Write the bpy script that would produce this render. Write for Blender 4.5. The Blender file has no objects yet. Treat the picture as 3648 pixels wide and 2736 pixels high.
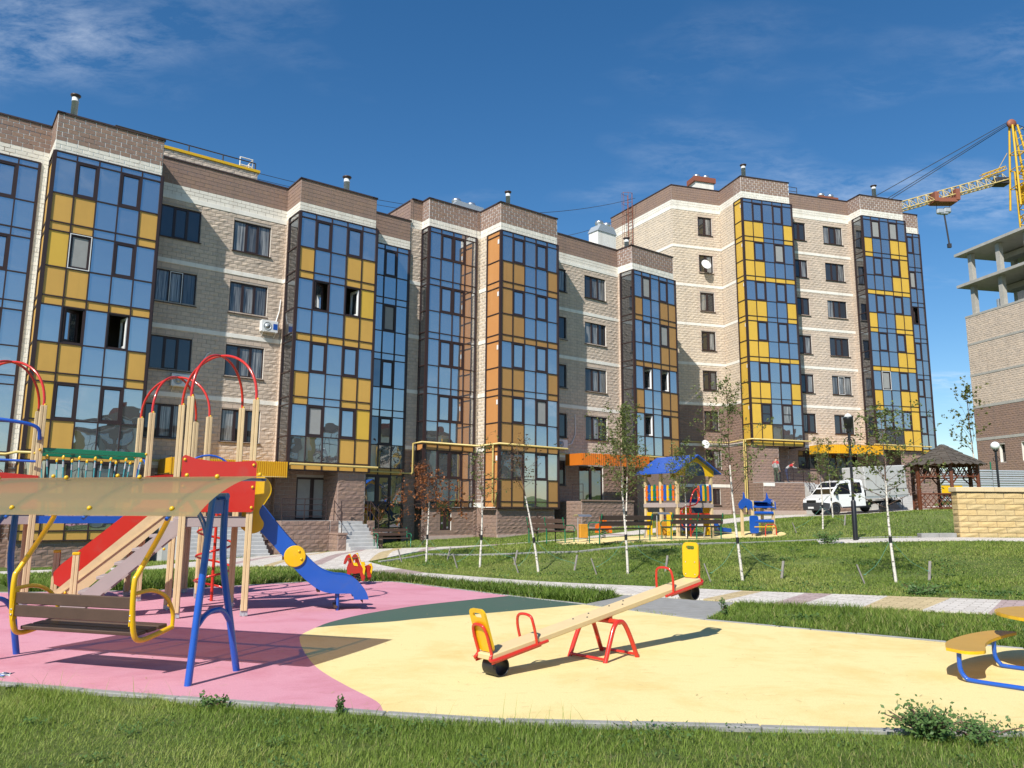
# Apartment blocks behind a courtyard playground, sunny day.  Everything is built in mesh code.
import bpy, math, random
import numpy as np
from mathutils import Vector, Matrix

random.seed(7)
RNG = np.random.default_rng(7)
scene = bpy.context.scene
col = scene.collection
R = math.radians

# ------------------------------------------------------------------ camera
cam_data = bpy.data.cameras.new("camera")
cam_data.sensor_width = 36.0
cam_data.lens = 27.286
cam_data.clip_start = 0.1
cam_data.clip_end = 3000.0
cam = bpy.data.objects.new("camera", cam_data)
col.objects.link(cam)
_p, _r = 0.16169, -0.00666
_f = Vector((0, math.cos(_p), math.sin(_p))); _x = Vector((1, 0, 0)); _u = _x.cross(_f)
_rx = _x * math.cos(_r) - _u * math.sin(_r); _ux = _x * math.sin(_r) + _u * math.cos(_r)
_m = Matrix((_rx, _ux, -_f)).transposed().to_4x4()
_m.translation = Vector((0, 0, 1.6))
cam.matrix_world = _m
scene.camera = cam

# ------------------------------------------------------------------ sky and sun
SUN_EL, SUN_AZ = 44.5, -153.0          # azimuth clockwise from +Y
world = bpy.data.worlds.new("World")
scene.world = world
world.use_nodes = True
wn = world.node_tree; wn.nodes.clear()
def N(t, kind, **kw):
    n = t.nodes.new(kind)
    for k, v in kw.items():
        if k.startswith("i_"):
            key = k[2:].replace("_", " ")
            (n.inputs[int(key)] if key.isdigit() else n.inputs[key]).default_value = v
        else:
            setattr(n, k, v)
    return n
def LK(t, a, b): t.links.new(a, b)
out = N(wn, "ShaderNodeOutputWorld"); bg = N(wn, "ShaderNodeBackground")
bg.inputs["Strength"].default_value = 0.102
sky = N(wn, "ShaderNodeTexSky", sky_type='NISHITA', sun_disc=False)
sky.sun_elevation = R(SUN_EL); sky.sun_rotation = R(SUN_AZ)
sky.altitude = 60; sky.air_density = 1.0; sky.dust_density = 0.25; sky.ozone_density = 2.6
tc = N(wn, "ShaderNodeTexCoord")
sep = N(wn, "ShaderNodeSeparateXYZ"); LK(wn, tc.outputs["Generated"], sep.inputs[0])
zc = N(wn, "ShaderNodeMath", operation='MAXIMUM'); LK(wn, sep.outputs["Z"], zc.inputs[0]); zc.inputs[1].default_value = 0.03
zo = N(wn, "ShaderNodeMath", operation='ADD'); LK(wn, zc.outputs[0], zo.inputs[0]); zo.inputs[1].default_value = 0.12
dv = N(wn, "ShaderNodeVectorMath", operation='DIVIDE'); LK(wn, tc.outputs["Generated"], dv.inputs[0])
cz = N(wn, "ShaderNodeCombineXYZ"); [LK(wn, zo.outputs[0], cz.inputs[i]) for i in range(3)]
LK(wn, cz.outputs[0], dv.inputs[1])
CLX, CLY = -15.7269, 8.1034
mp = N(wn, "ShaderNodeMapping"); LK(wn, dv.outputs[0], mp.inputs[0])
mp.inputs["Rotation"].default_value = (0, 0, R(24)); mp.inputs["Scale"].default_value = (1.15, 2.1, 1)
mp.inputs["Location"].default_value = (CLX, CLY, 0)
n1 = N(wn, "ShaderNodeTexNoise", i_Scale=1.05, i_Detail=3.0, i_Roughness=0.5); LK(wn, mp.outputs[0], n1.inputs["Vector"])
n2 = N(wn, "ShaderNodeTexNoise", i_Scale=7.0, i_Detail=9.0, i_Roughness=0.66, i_Distortion=0.25); LK(wn, mp.outputs[0], n2.inputs["Vector"])
c1 = N(wn, "ShaderNodeMapRange"); c1.inputs[1].default_value = 0.52; c1.inputs[2].default_value = 0.86; LK(wn, n1.outputs[0], c1.inputs[0])
c2 = N(wn, "ShaderNodeMapRange"); c2.inputs[1].default_value = 0.40; c2.inputs[2].default_value = 0.82; LK(wn, n2.outputs[0], c2.inputs[0])
cm = N(wn, "ShaderNodeMath", operation='MULTIPLY'); LK(wn, c1.outputs[0], cm.inputs[0]); LK(wn, c2.outputs[0], cm.inputs[1])
lowr = N(wn, "ShaderNodeMapRange"); lowr.inputs[1].default_value = 0.0; lowr.inputs[2].default_value = 0.45; lowr.inputs[3].default_value = 1.25; lowr.inputs[4].default_value = 0.55
LK(wn, sep.outputs["Z"], lowr.inputs[0])
cm2 = N(wn, "ShaderNodeMath", operation='MULTIPLY', use_clamp=True); LK(wn, cm.outputs[0], cm2.inputs[0]); LK(wn, lowr.outputs[0], cm2.inputs[1])
mx = N(wn, "ShaderNodeMix", data_type='RGBA'); LK(wn, cm2.outputs[0], mx.inputs["Factor"])
hs = N(wn, "ShaderNodeHueSaturation", i_Saturation=1.30, i_Value=1.0); LK(wn, sky.outputs[0], hs.inputs["Color"])
LK(wn, hs.outputs[0], mx.inputs["A"]); mx.inputs["B"].default_value = (7.6, 8.2, 9.0, 1)
LK(wn, mx.outputs["Result"], bg.inputs["Color"]); LK(wn, bg.outputs[0], out.inputs[0])

sun_data = bpy.data.lights.new("sun", 'SUN')
sun_data.energy = 4.9; sun_data.angle = R(0.53); sun_data.color = (1.0, 0.955, 0.88)
sun = bpy.data.objects.new("sun", sun_data); col.objects.link(sun)
_sd = Vector((math.sin(R(SUN_AZ)) * math.cos(R(SUN_EL)), math.cos(R(SUN_AZ)) * math.cos(R(SUN_EL)), math.sin(R(SUN_EL))))
sun.rotation_euler = (-_sd).to_track_quat('-Z', 'Y').to_euler()
sun.location = (-20, -30, 40)

vs = scene.view_settings
vs.view_transform = 'Standard'; vs.look = 'None'; vs.gamma = 1.0; vs.use_curve_mapping = False
vs.exposure = 0.35
try:
    scene.cycles.max_bounces = 7; scene.cycles.diffuse_bounces = 3; scene.cycles.glossy_bounces = 4
    scene.cycles.transmission_bounces = 4; scene.cycles.transparent_max_bounces = 8
    scene.cycles.caustics_reflective = False; scene.cycles.caustics_refractive = False
    scene.cycles.use_denoising = True
except Exception:
    pass

# ------------------------------------------------------------------ materials
MATS = {}
def base_mat(name):
    m = bpy.data.materials.new(name); m.use_nodes = True
    t = m.node_tree; t.nodes.clear()
    o = N(t, "ShaderNodeOutputMaterial")
    return m, t, o
def mat(name, c, rough=0.6, var=0.10, nscale=6.0, metal=0.0, bump=0.0, bscale=40.0, island=0.0, dirt=None, spec=0.5, coat=0.0, isl_tint=None, streak=None):
    """Procedural surface: base colour with noise variation, per-piece variation, optional stains and fine relief."""
    if name in MATS: return MATS[name]
    m, t, o = base_mat(name)
    b = N(t, "ShaderNodeBsdfPrincipled"); LK(t, b.outputs[0], o.inputs[0])
    b.inputs["Roughness"].default_value = rough; b.inputs["Metallic"].default_value = metal
    b.inputs["Specular IOR Level"].default_value = spec
    if coat: b.inputs["Coat Weight"].default_value = coat; b.inputs["Coat Roughness"].default_value = 0.08
    g = N(t, "ShaderNodeNewGeometry"); tcn = N(t, "ShaderNodeTexCoord")
    pos = g.outputs["Position"]
    nz = N(t, "ShaderNodeTexNoise", i_Scale=nscale, i_Detail=6.0, i_Roughness=0.65); LK(t, pos, nz.inputs["Vector"])
    mr = N(t, "ShaderNodeMapRange"); mr.inputs[1].default_value = 0.25; mr.inputs[2].default_value = 0.75
    mr.inputs[3].default_value = 1 - var; mr.inputs[4].default_value = 1 + var; LK(t, nz.outputs[0], mr.inputs[0])
    val = mr.outputs[0]
    if island:
        oi = N(t, "ShaderNodeObjectInfo")
        ad = N(t, "ShaderNodeMath", operation='ADD'); LK(t, g.outputs["Random Per Island"], ad.inputs[0]); LK(t, oi.outputs["Random"], ad.inputs[1])
        fr = N(t, "ShaderNodeMath", operation='FRACT'); LK(t, ad.outputs[0], fr.inputs[0])
        m2 = N(t, "ShaderNodeMapRange"); m2.inputs[3].default_value = 1 - island; m2.inputs[4].default_value = 1 + island * 0.7; LK(t, fr.outputs[0], m2.inputs[0])
        mm = N(t, "ShaderNodeMath", operation='MULTIPLY'); LK(t, val, mm.inputs[0]); LK(t, m2.outputs[0], mm.inputs[1]); val = mm.outputs[0]
    cl = N(t, "ShaderNodeVectorMath", operation='SCALE'); cl.inputs[0].default_value = c[:3]; LK(t, val, cl.inputs["Scale"])
    colour = cl.outputs[0]
    if isl_tint is not None:
        mt = N(t, "ShaderNodeMix", data_type='RGBA'); LK(t, fr.outputs[0], mt.inputs["Factor"]); LK(t, colour, mt.inputs["A"])
        sc2 = N(t, "ShaderNodeVectorMath", operation='SCALE'); sc2.inputs[0].default_value = isl_tint[:3]; LK(t, val, sc2.inputs["Scale"])
        LK(t, sc2.outputs[0], mt.inputs["B"]); colour = mt.outputs["Result"]
    if dirt:
        dc, dscale, lo, hi, amt = dirt
        nd = N(t, "ShaderNodeTexNoise", i_Scale=dscale, i_Detail=7.0, i_Roughness=0.7, i_Distortion=0.4); LK(t, pos, nd.inputs["Vector"])
        dr = N(t, "ShaderNodeMapRange"); dr.inputs[1].default_value = lo; dr.inputs[2].default_value = hi; dr.inputs[4].default_value = amt; LK(t, nd.outputs[0], dr.inputs[0])
        md = N(t, "ShaderNodeMix", data_type='RGBA'); LK(t, dr.outputs[0], md.inputs["Factor"]); LK(t, colour, md.inputs["A"]); md.inputs["B"].default_value = (*dc, 1)
        colour = md.outputs["Result"]
    if streak:      # rain run-off: narrow vertical stains
        ms_ = N(t, "ShaderNodeMapping"); ms_.inputs["Scale"].default_value = (2.6, 2.6, 0.16); LK(t, pos, ms_.inputs[0])
        ns_ = N(t, "ShaderNodeTexNoise", i_Scale=1.0, i_Detail=7.0, i_Roughness=0.65); LK(t, ms_.outputs[0], ns_.inputs["Vector"])
        rs_ = N(t, "ShaderNodeMapRange"); rs_.inputs[1].default_value = 0.50; rs_.inputs[2].default_value = 0.72; rs_.inputs[4].default_value = streak[1]; LK(t, ns_.outputs[0], rs_.inputs[0])
        mk_ = N(t, "ShaderNodeMix", data_type='RGBA'); LK(t, rs_.outputs[0], mk_.inputs["Factor"]); LK(t, colour, mk_.inputs["A"]); mk_.inputs["B"].default_value = (*streak[0], 1); colour = mk_.outputs["Result"]
    LK(t, colour, b.inputs["Base Color"])
    if bump:
        nb = N(t, "ShaderNodeTexNoise", i_Scale=bscale, i_Detail=5.0, i_Roughness=0.6); LK(t, pos, nb.inputs["Vector"])
        bp = N(t, "ShaderNodeBump", i_Strength=bump, i_Distance=0.02); LK(t, nb.outputs[0], bp.inputs["Height"]); LK(t, bp.outputs[0], b.inputs["Normal"])
    MATS[name] = m
    return m

def mat_mirror(name, tint, dark, fac, wave=0.012, wscale=0.9, rough=0.01, curtain=0.0):
    """Reflective solar glass: mirror layer over a dark (or curtained) room, panes slightly wavy."""
    m, t, o = base_mat(name)
    gl = N(t, "ShaderNodeBsdfGlossy"); gl.inputs["Color"].default_value = (*tint, 1); gl.inputs["Roughness"].default_value = rough
    df = N(t, "ShaderNodeBsdfDiffuse"); df.inputs["Color"].default_value = (*dark, 1)
    g = N(t, "ShaderNodeNewGeometry"); oi = N(t, "ShaderNodeObjectInfo")
    if curtain:
        w = N(t, "ShaderNodeTexNoise", i_Scale=3.0, i_Detail=3.0)
        mpn = N(t, "ShaderNodeMapping"); mpn.inputs["Scale"].default_value = (6, 6, 0.25); LK(t, g.outputs["Position"], mpn.inputs[0]); LK(t, mpn.outputs[0], w.inputs["Vector"])
        r1 = N(t, "ShaderNodeMapRange"); r1.inputs[1].default_value = 0.35; r1.inputs[2].default_value = 0.65; LK(t, w.outputs[0], r1.inputs[0])
        s1 = N(t, "ShaderNodeMapRange"); s1.inputs[1].default_value = 0.45; s1.inputs[2].default_value = 0.6; LK(t, oi.outputs["Random"], s1.inputs[0])
        mu = N(t, "ShaderNodeMath", operation='MULTIPLY'); LK(t, r1.outputs[0], mu.inputs[0]); LK(t, s1.outputs[0], mu.inputs[1])
        mc = N(t, "ShaderNodeMix", data_type='RGBA'); LK(t, mu.outputs[0], mc.inputs["Factor"]); mc.inputs["A"].default_value = (*dark, 1); mc.inputs["B"].default_value = (curtain, curtain, curtain * 0.97, 1)
        LK(t, mc.outputs["Result"], df.inputs["Color"])
    of = N(t, "ShaderNodeVectorMath", operation='ADD')
    cmb = N(t, "ShaderNodeMath", operation='MULTIPLY'); cmb.inputs[1].default_value = 57.0; LK(t, oi.outputs["Random"], cmb.inputs[0])
    LK(t, g.outputs["Position"], of.inputs[0]); LK(t, cmb.outputs[0], of.inputs[1])
    nz = N(t, "ShaderNodeTexNoise", i_Scale=wscale, i_Detail=1.5, i_Roughness=0.4); LK(t, of.outputs[0], nz.inputs["Vector"])
    bp = N(t, "ShaderNodeBump", i_Strength=1.0, i_Distance=wave); LK(t, nz.outputs[0], bp.inputs["Height"]); LK(t, bp.outputs[0], gl.inputs["Normal"])
    fr = N(t, "ShaderNodeFresnel", i_IOR=1.5)
    ad = N(t, "ShaderNodeMath", operation='ADD', use_clamp=True); LK(t, fr.outputs[0], ad.inputs[0]); ad.inputs[1].default_value = fac
    mx_ = N(t, "ShaderNodeMixShader"); LK(t, ad.outputs[0], mx_.inputs[0]); LK(t, df.outputs[0], mx_.inputs[1]); LK(t, gl.outputs[0], mx_.inputs[2])
    LK(t, mx_.outputs[0], o.inputs[0]); MATS[name] = m
    return m

def srgb(r, g, b):
    f = lambda v: (v / 255 / 12.92) if v / 255 <= 0.04045 else ((v / 255 + 0.055) / 1.055) ** 2.4
    return (f(r), f(g), f(b))

M_BEIGE = mat("block_beige", (0.635, 0.53, 0.435), 0.9, 0.13, 9, bump=0.55, bscale=55, island=0.15, dirt=((0.36, 0.29, 0.235), 0.55, 0.5, 0.78, 0.45), isl_tint=(0.57, 0.465, 0.37), spec=0.2, streak=((0.33, 0.27, 0.22), 0.38))
M_SAND = mat("block_sand", (0.68, 0.575, 0.455), 0.9, 0.12, 9, bump=0.55, bscale=55, island=0.12, dirt=((0.42, 0.33, 0.26), 0.5, 0.52, 0.8, 0.4), isl_tint=(0.62, 0.515, 0.395), spec=0.2, streak=((0.40, 0.32, 0.25), 0.32))
M_BROWN = mat("block_brown", (0.325, 0.22, 0.18), 0.85, 0.13, 8, bump=0.3, bscale=60, island=0.18, dirt=((0.20, 0.15, 0.125), 0.7, 0.5, 0.8, 0.4), isl_tint=(0.265, 0.175, 0.13), spec=0.25, streak=((0.19, 0.145, 0.12), 0.4))
M_CREAM = mat("block_cream", (0.77, 0.725, 0.64), 0.8, 0.06, 8, bump=0.15, bscale=60, island=0.06, spec=0.25, streak=((0.46, 0.40, 0.33), 0.35))
M_QUOIN = mat("block_smooth", (0.57, 0.46, 0.37), 0.85, 0.10, 8, bump=0.2, bscale=60, island=0.10, spec=0.2)
M_MORTAR = mat("mortar", (0.40, 0.355, 0.32), 0.95, 0.15, 12, spec=0.1)
M_MORTARW = mat("mortar_white", (0.36, 0.28, 0.24), 0.95, 0.1, 5, dirt=((0.86, 0.85, 0.82), 1.6, 0.38, 0.47, 1.0), spec=0.1)
M_PLASTER = mat("plaster_white", (0.80, 0.77, 0.70), 0.85, 0.06, 3, bump=0.15, bscale=30, dirt=((0.45, 0.40, 0.33), 1.6, 0.58, 0.8, 0.35), spec=0.2, streak=((0.46, 0.40, 0.33), 0.4))
M_PLINTH = mat("plinth_pink", (0.50, 0.38, 0.33), 0.9, 0.1, 4, bump=0.2, dirt=((0.3, 0.25, 0.21), 1.5, 0.5, 0.75, 0.5), spec=0.2)
M_FLASH = mat("flashing_brown", (0.060, 0.036, 0.030), 0.45, 0.1, 5)
M_FRAME = mat("frame_brown", (0.034, 0.018, 0.017), 0.45, 0.08, 5)
M_WHITEPVC = mat("pvc_white", (0.75, 0.75, 0.74), 0.4, 0.04, 5)
M_YEL = mat("panel_yellow", (0.60, 0.345, 0.075), 0.45, 0.05, 1.2, island=0.045, streak=((0.42, 0.24, 0.06), 0.22))
M_YEL2 = mat("panel_golden", (0.66, 0.41, 0.055), 0.42, 0.05, 1.2, island=0.05, streak=((0.46, 0.27, 0.05), 0.2))
M_OCH = mat("panel_ochre", (0.42, 0.225, 0.07), 0.45, 0.05, 1.2, island=0.045, streak=((0.30, 0.15, 0.04), 0.22))
M_ORG = mat("panel_orange", (0.52, 0.235, 0.075), 0.45, 0.06, 1.2, island=0.04, streak=((0.62, 0.32, 0.12), 0.35))
M_CANO = mat("canopy_orange", (0.56, 0.155, 0.015), 0.4, 0.05, 1.2)
M_CANY = mat("canopy_yellow", (0.70, 0.37, 0.012), 0.4, 0.05, 1.2)
M_GLASS = mat_mirror("solar_glass", (0.74, 0.755, 0.775), (0.15, 0.16, 0.17), 0.64, wave=0.006)
M_WGLASS = mat_mirror("window_glass", (0.72, 0.76, 0.8), (0.035, 0.036, 0.038), 0.07, wave=0.006, curtain=0.34)
M_DGLASS = mat_mirror("dark_glass", (0.6, 0.65, 0.72), (0.012, 0.012, 0.013), 0.32, wave=0.02, curtain=0.05)
M_BLIND = mat("blind_grey", (0.30, 0.30, 0.29), 0.7, 0.08, 4)
M_DARK = mat("interior_dark", (0.10, 0.085, 0.075), 0.9, 0.2, 4)
M_GASPIPE = mat("gas_pipe_yellow", (0.60, 0.455, 0.16), 0.4, 0.08, 6)
M_STEEL = mat("zinc_steel", (0.55, 0.56, 0.57), 0.32, 0.08, 8, metal=0.85)
M_FLUE = mat("flue_steel", (0.56, 0.57, 0.56), 0.5, 0.06, 6)
M_GREYMETAL = mat("grey_metal", (0.42, 0.45, 0.47), 0.45, 0.08, 8, metal=0.3)
M_RUST = mat("rust_paint", (0.26, 0.085, 0.045), 0.6, 0.15, 8)
M_CONC = mat("concrete", (0.40, 0.385, 0.35), 0.9, 0.12, 3, bump=0.25, bscale=25, dirt=((0.22, 0.21, 0.19), 0.8, 0.5, 0.8, 0.5), spec=0.2)
M_STEP = mat("step_concrete", (0.46, 0.455, 0.44), 0.9, 0.1, 4, bump=0.2, bscale=40, dirt=((0.28, 0.27, 0.25), 1.2, 0.5, 0.8, 0.5), spec=0.2)
M_KERB = mat("kerb_concrete", (0.29, 0.285, 0.27), 0.9, 0.15, 5, bump=0.3, bscale=60, island=0.06, dirt=((0.22, 0.21, 0.18), 2.0, 0.5, 0.75, 0.6), spec=0.2)
M_BLACK = mat("black_paint", (0.012, 0.012, 0.014), 0.4, 0.1, 8)
M_RED = mat("paint_red", (0.50, 0.020, 0.013), 0.28, 0.04, 3, coat=0.3, dirt=((0.16, 0.13, 0.11), 4.0, 0.56, 0.85, 0.35), bump=0.04, bscale=60)
M_TUBERED = mat("tube_red", (0.55, 0.028, 0.015), 0.22, 0.04, 3, coat=0.4, dirt=((0.16, 0.13, 0.11), 4.0, 0.56, 0.85, 0.35), bump=0.04, bscale=60)
M_BLUE = mat("paint_blue", (0.012, 0.085, 0.42), 0.3, 0.05, 3, coat=0.3, dirt=((0.16, 0.13, 0.11), 4.0, 0.56, 0.85, 0.35), bump=0.04, bscale=60)
M_PYEL = mat("paint_yellow", (0.72, 0.43, 0.008), 0.3, 0.04, 3, coat=0.3, dirt=((0.16, 0.13, 0.11), 4.0, 0.56, 0.85, 0.35), bump=0.04, bscale=60)
M_PGREEN = mat("paint_green", (0.004, 0.16, 0.075), 0.3, 0.05, 3, coat=0.3)
M_PORANGE = mat("paint_orange", (0.66, 0.14, 0.012), 0.3, 0.05, 3, coat=0.3)
M_POST = mat("post_cream", (0.60, 0.455, 0.255), 0.6, 0.09, 4, bump=0.05, bscale=80, spec=0.3, dirt=((0.36, 0.26, 0.15), 2.5, 0.52, 0.8, 0.45))
M_DECK = mat("deck_mauve", (0.36, 0.30, 0.285), 0.6, 0.06, 4, spec=0.3)
M_SEAT = mat("seat_brown", (0.075, 0.043, 0.030), 0.5, 0.12, 7, bump=0.1, bscale=50)
M_TAN = mat("plank_tan", (0.66, 0.50, 0.27), 0.5, 0.05, 5, spec=0.3)
M_RUBBERTYRE = mat("tyre_black", (0.014, 0.014, 0.016), 0.45, 0.1, 9)
M_ROPE = mat("rope_teal", (0.05, 0.28, 0.30), 0.8, 0.1, 20)
M_WOODGREY = mat("wood_weathered", (0.25, 0.225, 0.20), 0.9, 0.2, 15, bump=0.3, bscale=50)
M_TWINE = mat("twine_green", (0.10, 0.33, 0.24), 0.8, 0.1, 20)
M_GAZ = mat("gazebo_wood", (0.125, 0.036, 0.014), 0.5, 0.18, 8, bump=0.15, bscale=40)
M_SHING = mat("shingle_brown", (0.085, 0.070, 0.055), 0.95, 0.2, 12, island=0.22, bump=0.3, bscale=80)
M_WHITEV = mat("van_white", (0.78, 0.78, 0.77), 0.25, 0.03, 2, coat=0.5)
M_TARP = mat("tarp_grey", (0.46, 0.455, 0.44), 0.6, 0.06, 1.5, bump=0.15, bscale=3)
M_VGLASS = mat("vehicle_glass", (0.010, 0.010, 0.011), 0.06, 0.1, 4, spec=0.18)
M_YBLOCK = mat("block_yellow", (0.60, 0.455, 0.235), 0.9, 0.12, 7, bump=0.55, bscale=40, island=0.11, isl_tint=(0.55, 0.395, 0.185), spec=0.2)
M_YCAP = mat("cap_yellow", (0.62, 0.49, 0.30), 0.9, 0.1, 6, bump=0.3, bscale=40, island=0.06, spec=0.2)
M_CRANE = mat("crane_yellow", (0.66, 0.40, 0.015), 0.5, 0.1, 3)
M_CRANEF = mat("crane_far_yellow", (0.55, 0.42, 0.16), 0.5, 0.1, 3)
M_GLOBE = mat("lamp_globe", (0.82, 0.82, 0.80), 0.25, 0.02, 2)
M_CABLE = mat("cable_dark", (0.03, 0.03, 0.035), 0.6, 0.1, 2)
M_ASPHALT = mat("asphalt", (0.11, 0.105, 0.10), 0.95, 0.15, 3, bump=0.2, bscale=80, spec=0.2)
def rubber(name, c, stain):
    m = mat(name, c, 0.92, 0.15, 70, bump=0.35, bscale=220, dirt=(stain, 0.75, 0.47, 0.76, 0.75), spec=0.12)
    t = m.node_tree; b = next(n for n in t.nodes if n.type == 'BSDF_PRINCIPLED'); src = b.inputs["Base Color"].links[0].from_socket; g = next(n for n in t.nodes if n.type == 'NEW_GEOMETRY')
    mpn = N(t, "ShaderNodeMapping"); mpn.inputs["Scale"].default_value = (1.2, 4.5, 1); mpn.inputs["Rotation"].default_value = (0, 0, R(-14)); LK(t, g.outputs["Position"], mpn.inputs[0])
    n_ = N(t, "ShaderNodeTexNoise", i_Scale=2.6, i_Detail=9.0, i_Roughness=0.78); LK(t, mpn.outputs[0], n_.inputs["Vector"])
    r_ = N(t, "ShaderNodeMapRange"); r_.inputs[1].default_value = 0.56; r_.inputs[2].default_value = 0.76; r_.inputs[4].default_value = 0.7; LK(t, n_.outputs[0], r_.inputs[0])
    mx_ = N(t, "ShaderNodeMix", data_type='RGBA'); LK(t, r_.outputs[0], mx_.inputs["Factor"]); LK(t, src, mx_.inputs["A"]); mx_.inputs["B"].default_value = (stain[0] * .8, stain[1] * .75, stain[2] * .8, 1); LK(t, mx_.outputs["Result"], b.inputs["Base Color"])
    return m
M_RPINK = rubber("rubber_pink", (0.60, 0.285, 0.345), (0.46, 0.15, 0.19))
M_RYEL = rubber("rubber_yellow", (0.78, 0.635, 0.305), (0.62, 0.43, 0.13))
M_RGREEN = rubber("rubber_green", (0.072, 0.118, 0.092), (0.09, 0.12, 0.10))
M_PWHITE = mat("paver_white", (0.62, 0.575, 0.52), 0.9, 0.08, 5, bump=0.15, bscale=60, island=0.05, dirt=((0.40, 0.36, 0.31), 1.1, 0.5, 0.8, 0.4), spec=0.2)
M_PTAN = mat("paver_tan", (0.53, 0.42, 0.24), 0.9, 0.08, 5, bump=0.15, bscale=60, island=0.05, spec=0.2)
M_PMAUVE = mat("paver_mauve", (0.42, 0.32, 0.305), 0.9, 0.08, 5, bump=0.15, bscale=60, island=0.05, spec=0.2)

def paver_joints(m):
    """Small concrete pavers: each brick slightly different in tone, fine joints between."""
    t = m.node_tree; b = next(n for n in t.nodes if n.type == 'BSDF_PRINCIPLED'); src = b.inputs["Base Color"].links[0].from_socket; g = next(n for n in t.nodes if n.type == 'NEW_GEOMETRY')
    mpn = N(t, "ShaderNodeMapping"); mpn.inputs["Rotation"].default_value = (0, 0, R(38)); LK(t, g.outputs["Position"], mpn.inputs[0])
    br = N(t, "ShaderNodeTexBrick"); br.inputs["Color1"].default_value = (1.06, 1.06, 1.06, 1); br.inputs["Color2"].default_value = (.86, .85, .84, 1); br.inputs["Mortar"].default_value = (.5, .47, .43, 1); br.inputs["Scale"].default_value = 1.0; br.inputs["Mortar Size"].default_value = .008; br.inputs["Brick Width"].default_value = .3; br.inputs["Row Height"].default_value = .15
    LK(t, mpn.outputs[0], br.inputs["Vector"]); mu = N(t, "ShaderNodeVectorMath", operation='MULTIPLY'); LK(t, src, mu.inputs[0]); LK(t, br.outputs["Color"], mu.inputs[1]); LK(t, mu.outputs[0], b.inputs["Base Color"])
for _m in (M_PWHITE, M_PTAN, M_PMAUVE): paver_joints(_m)
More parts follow.
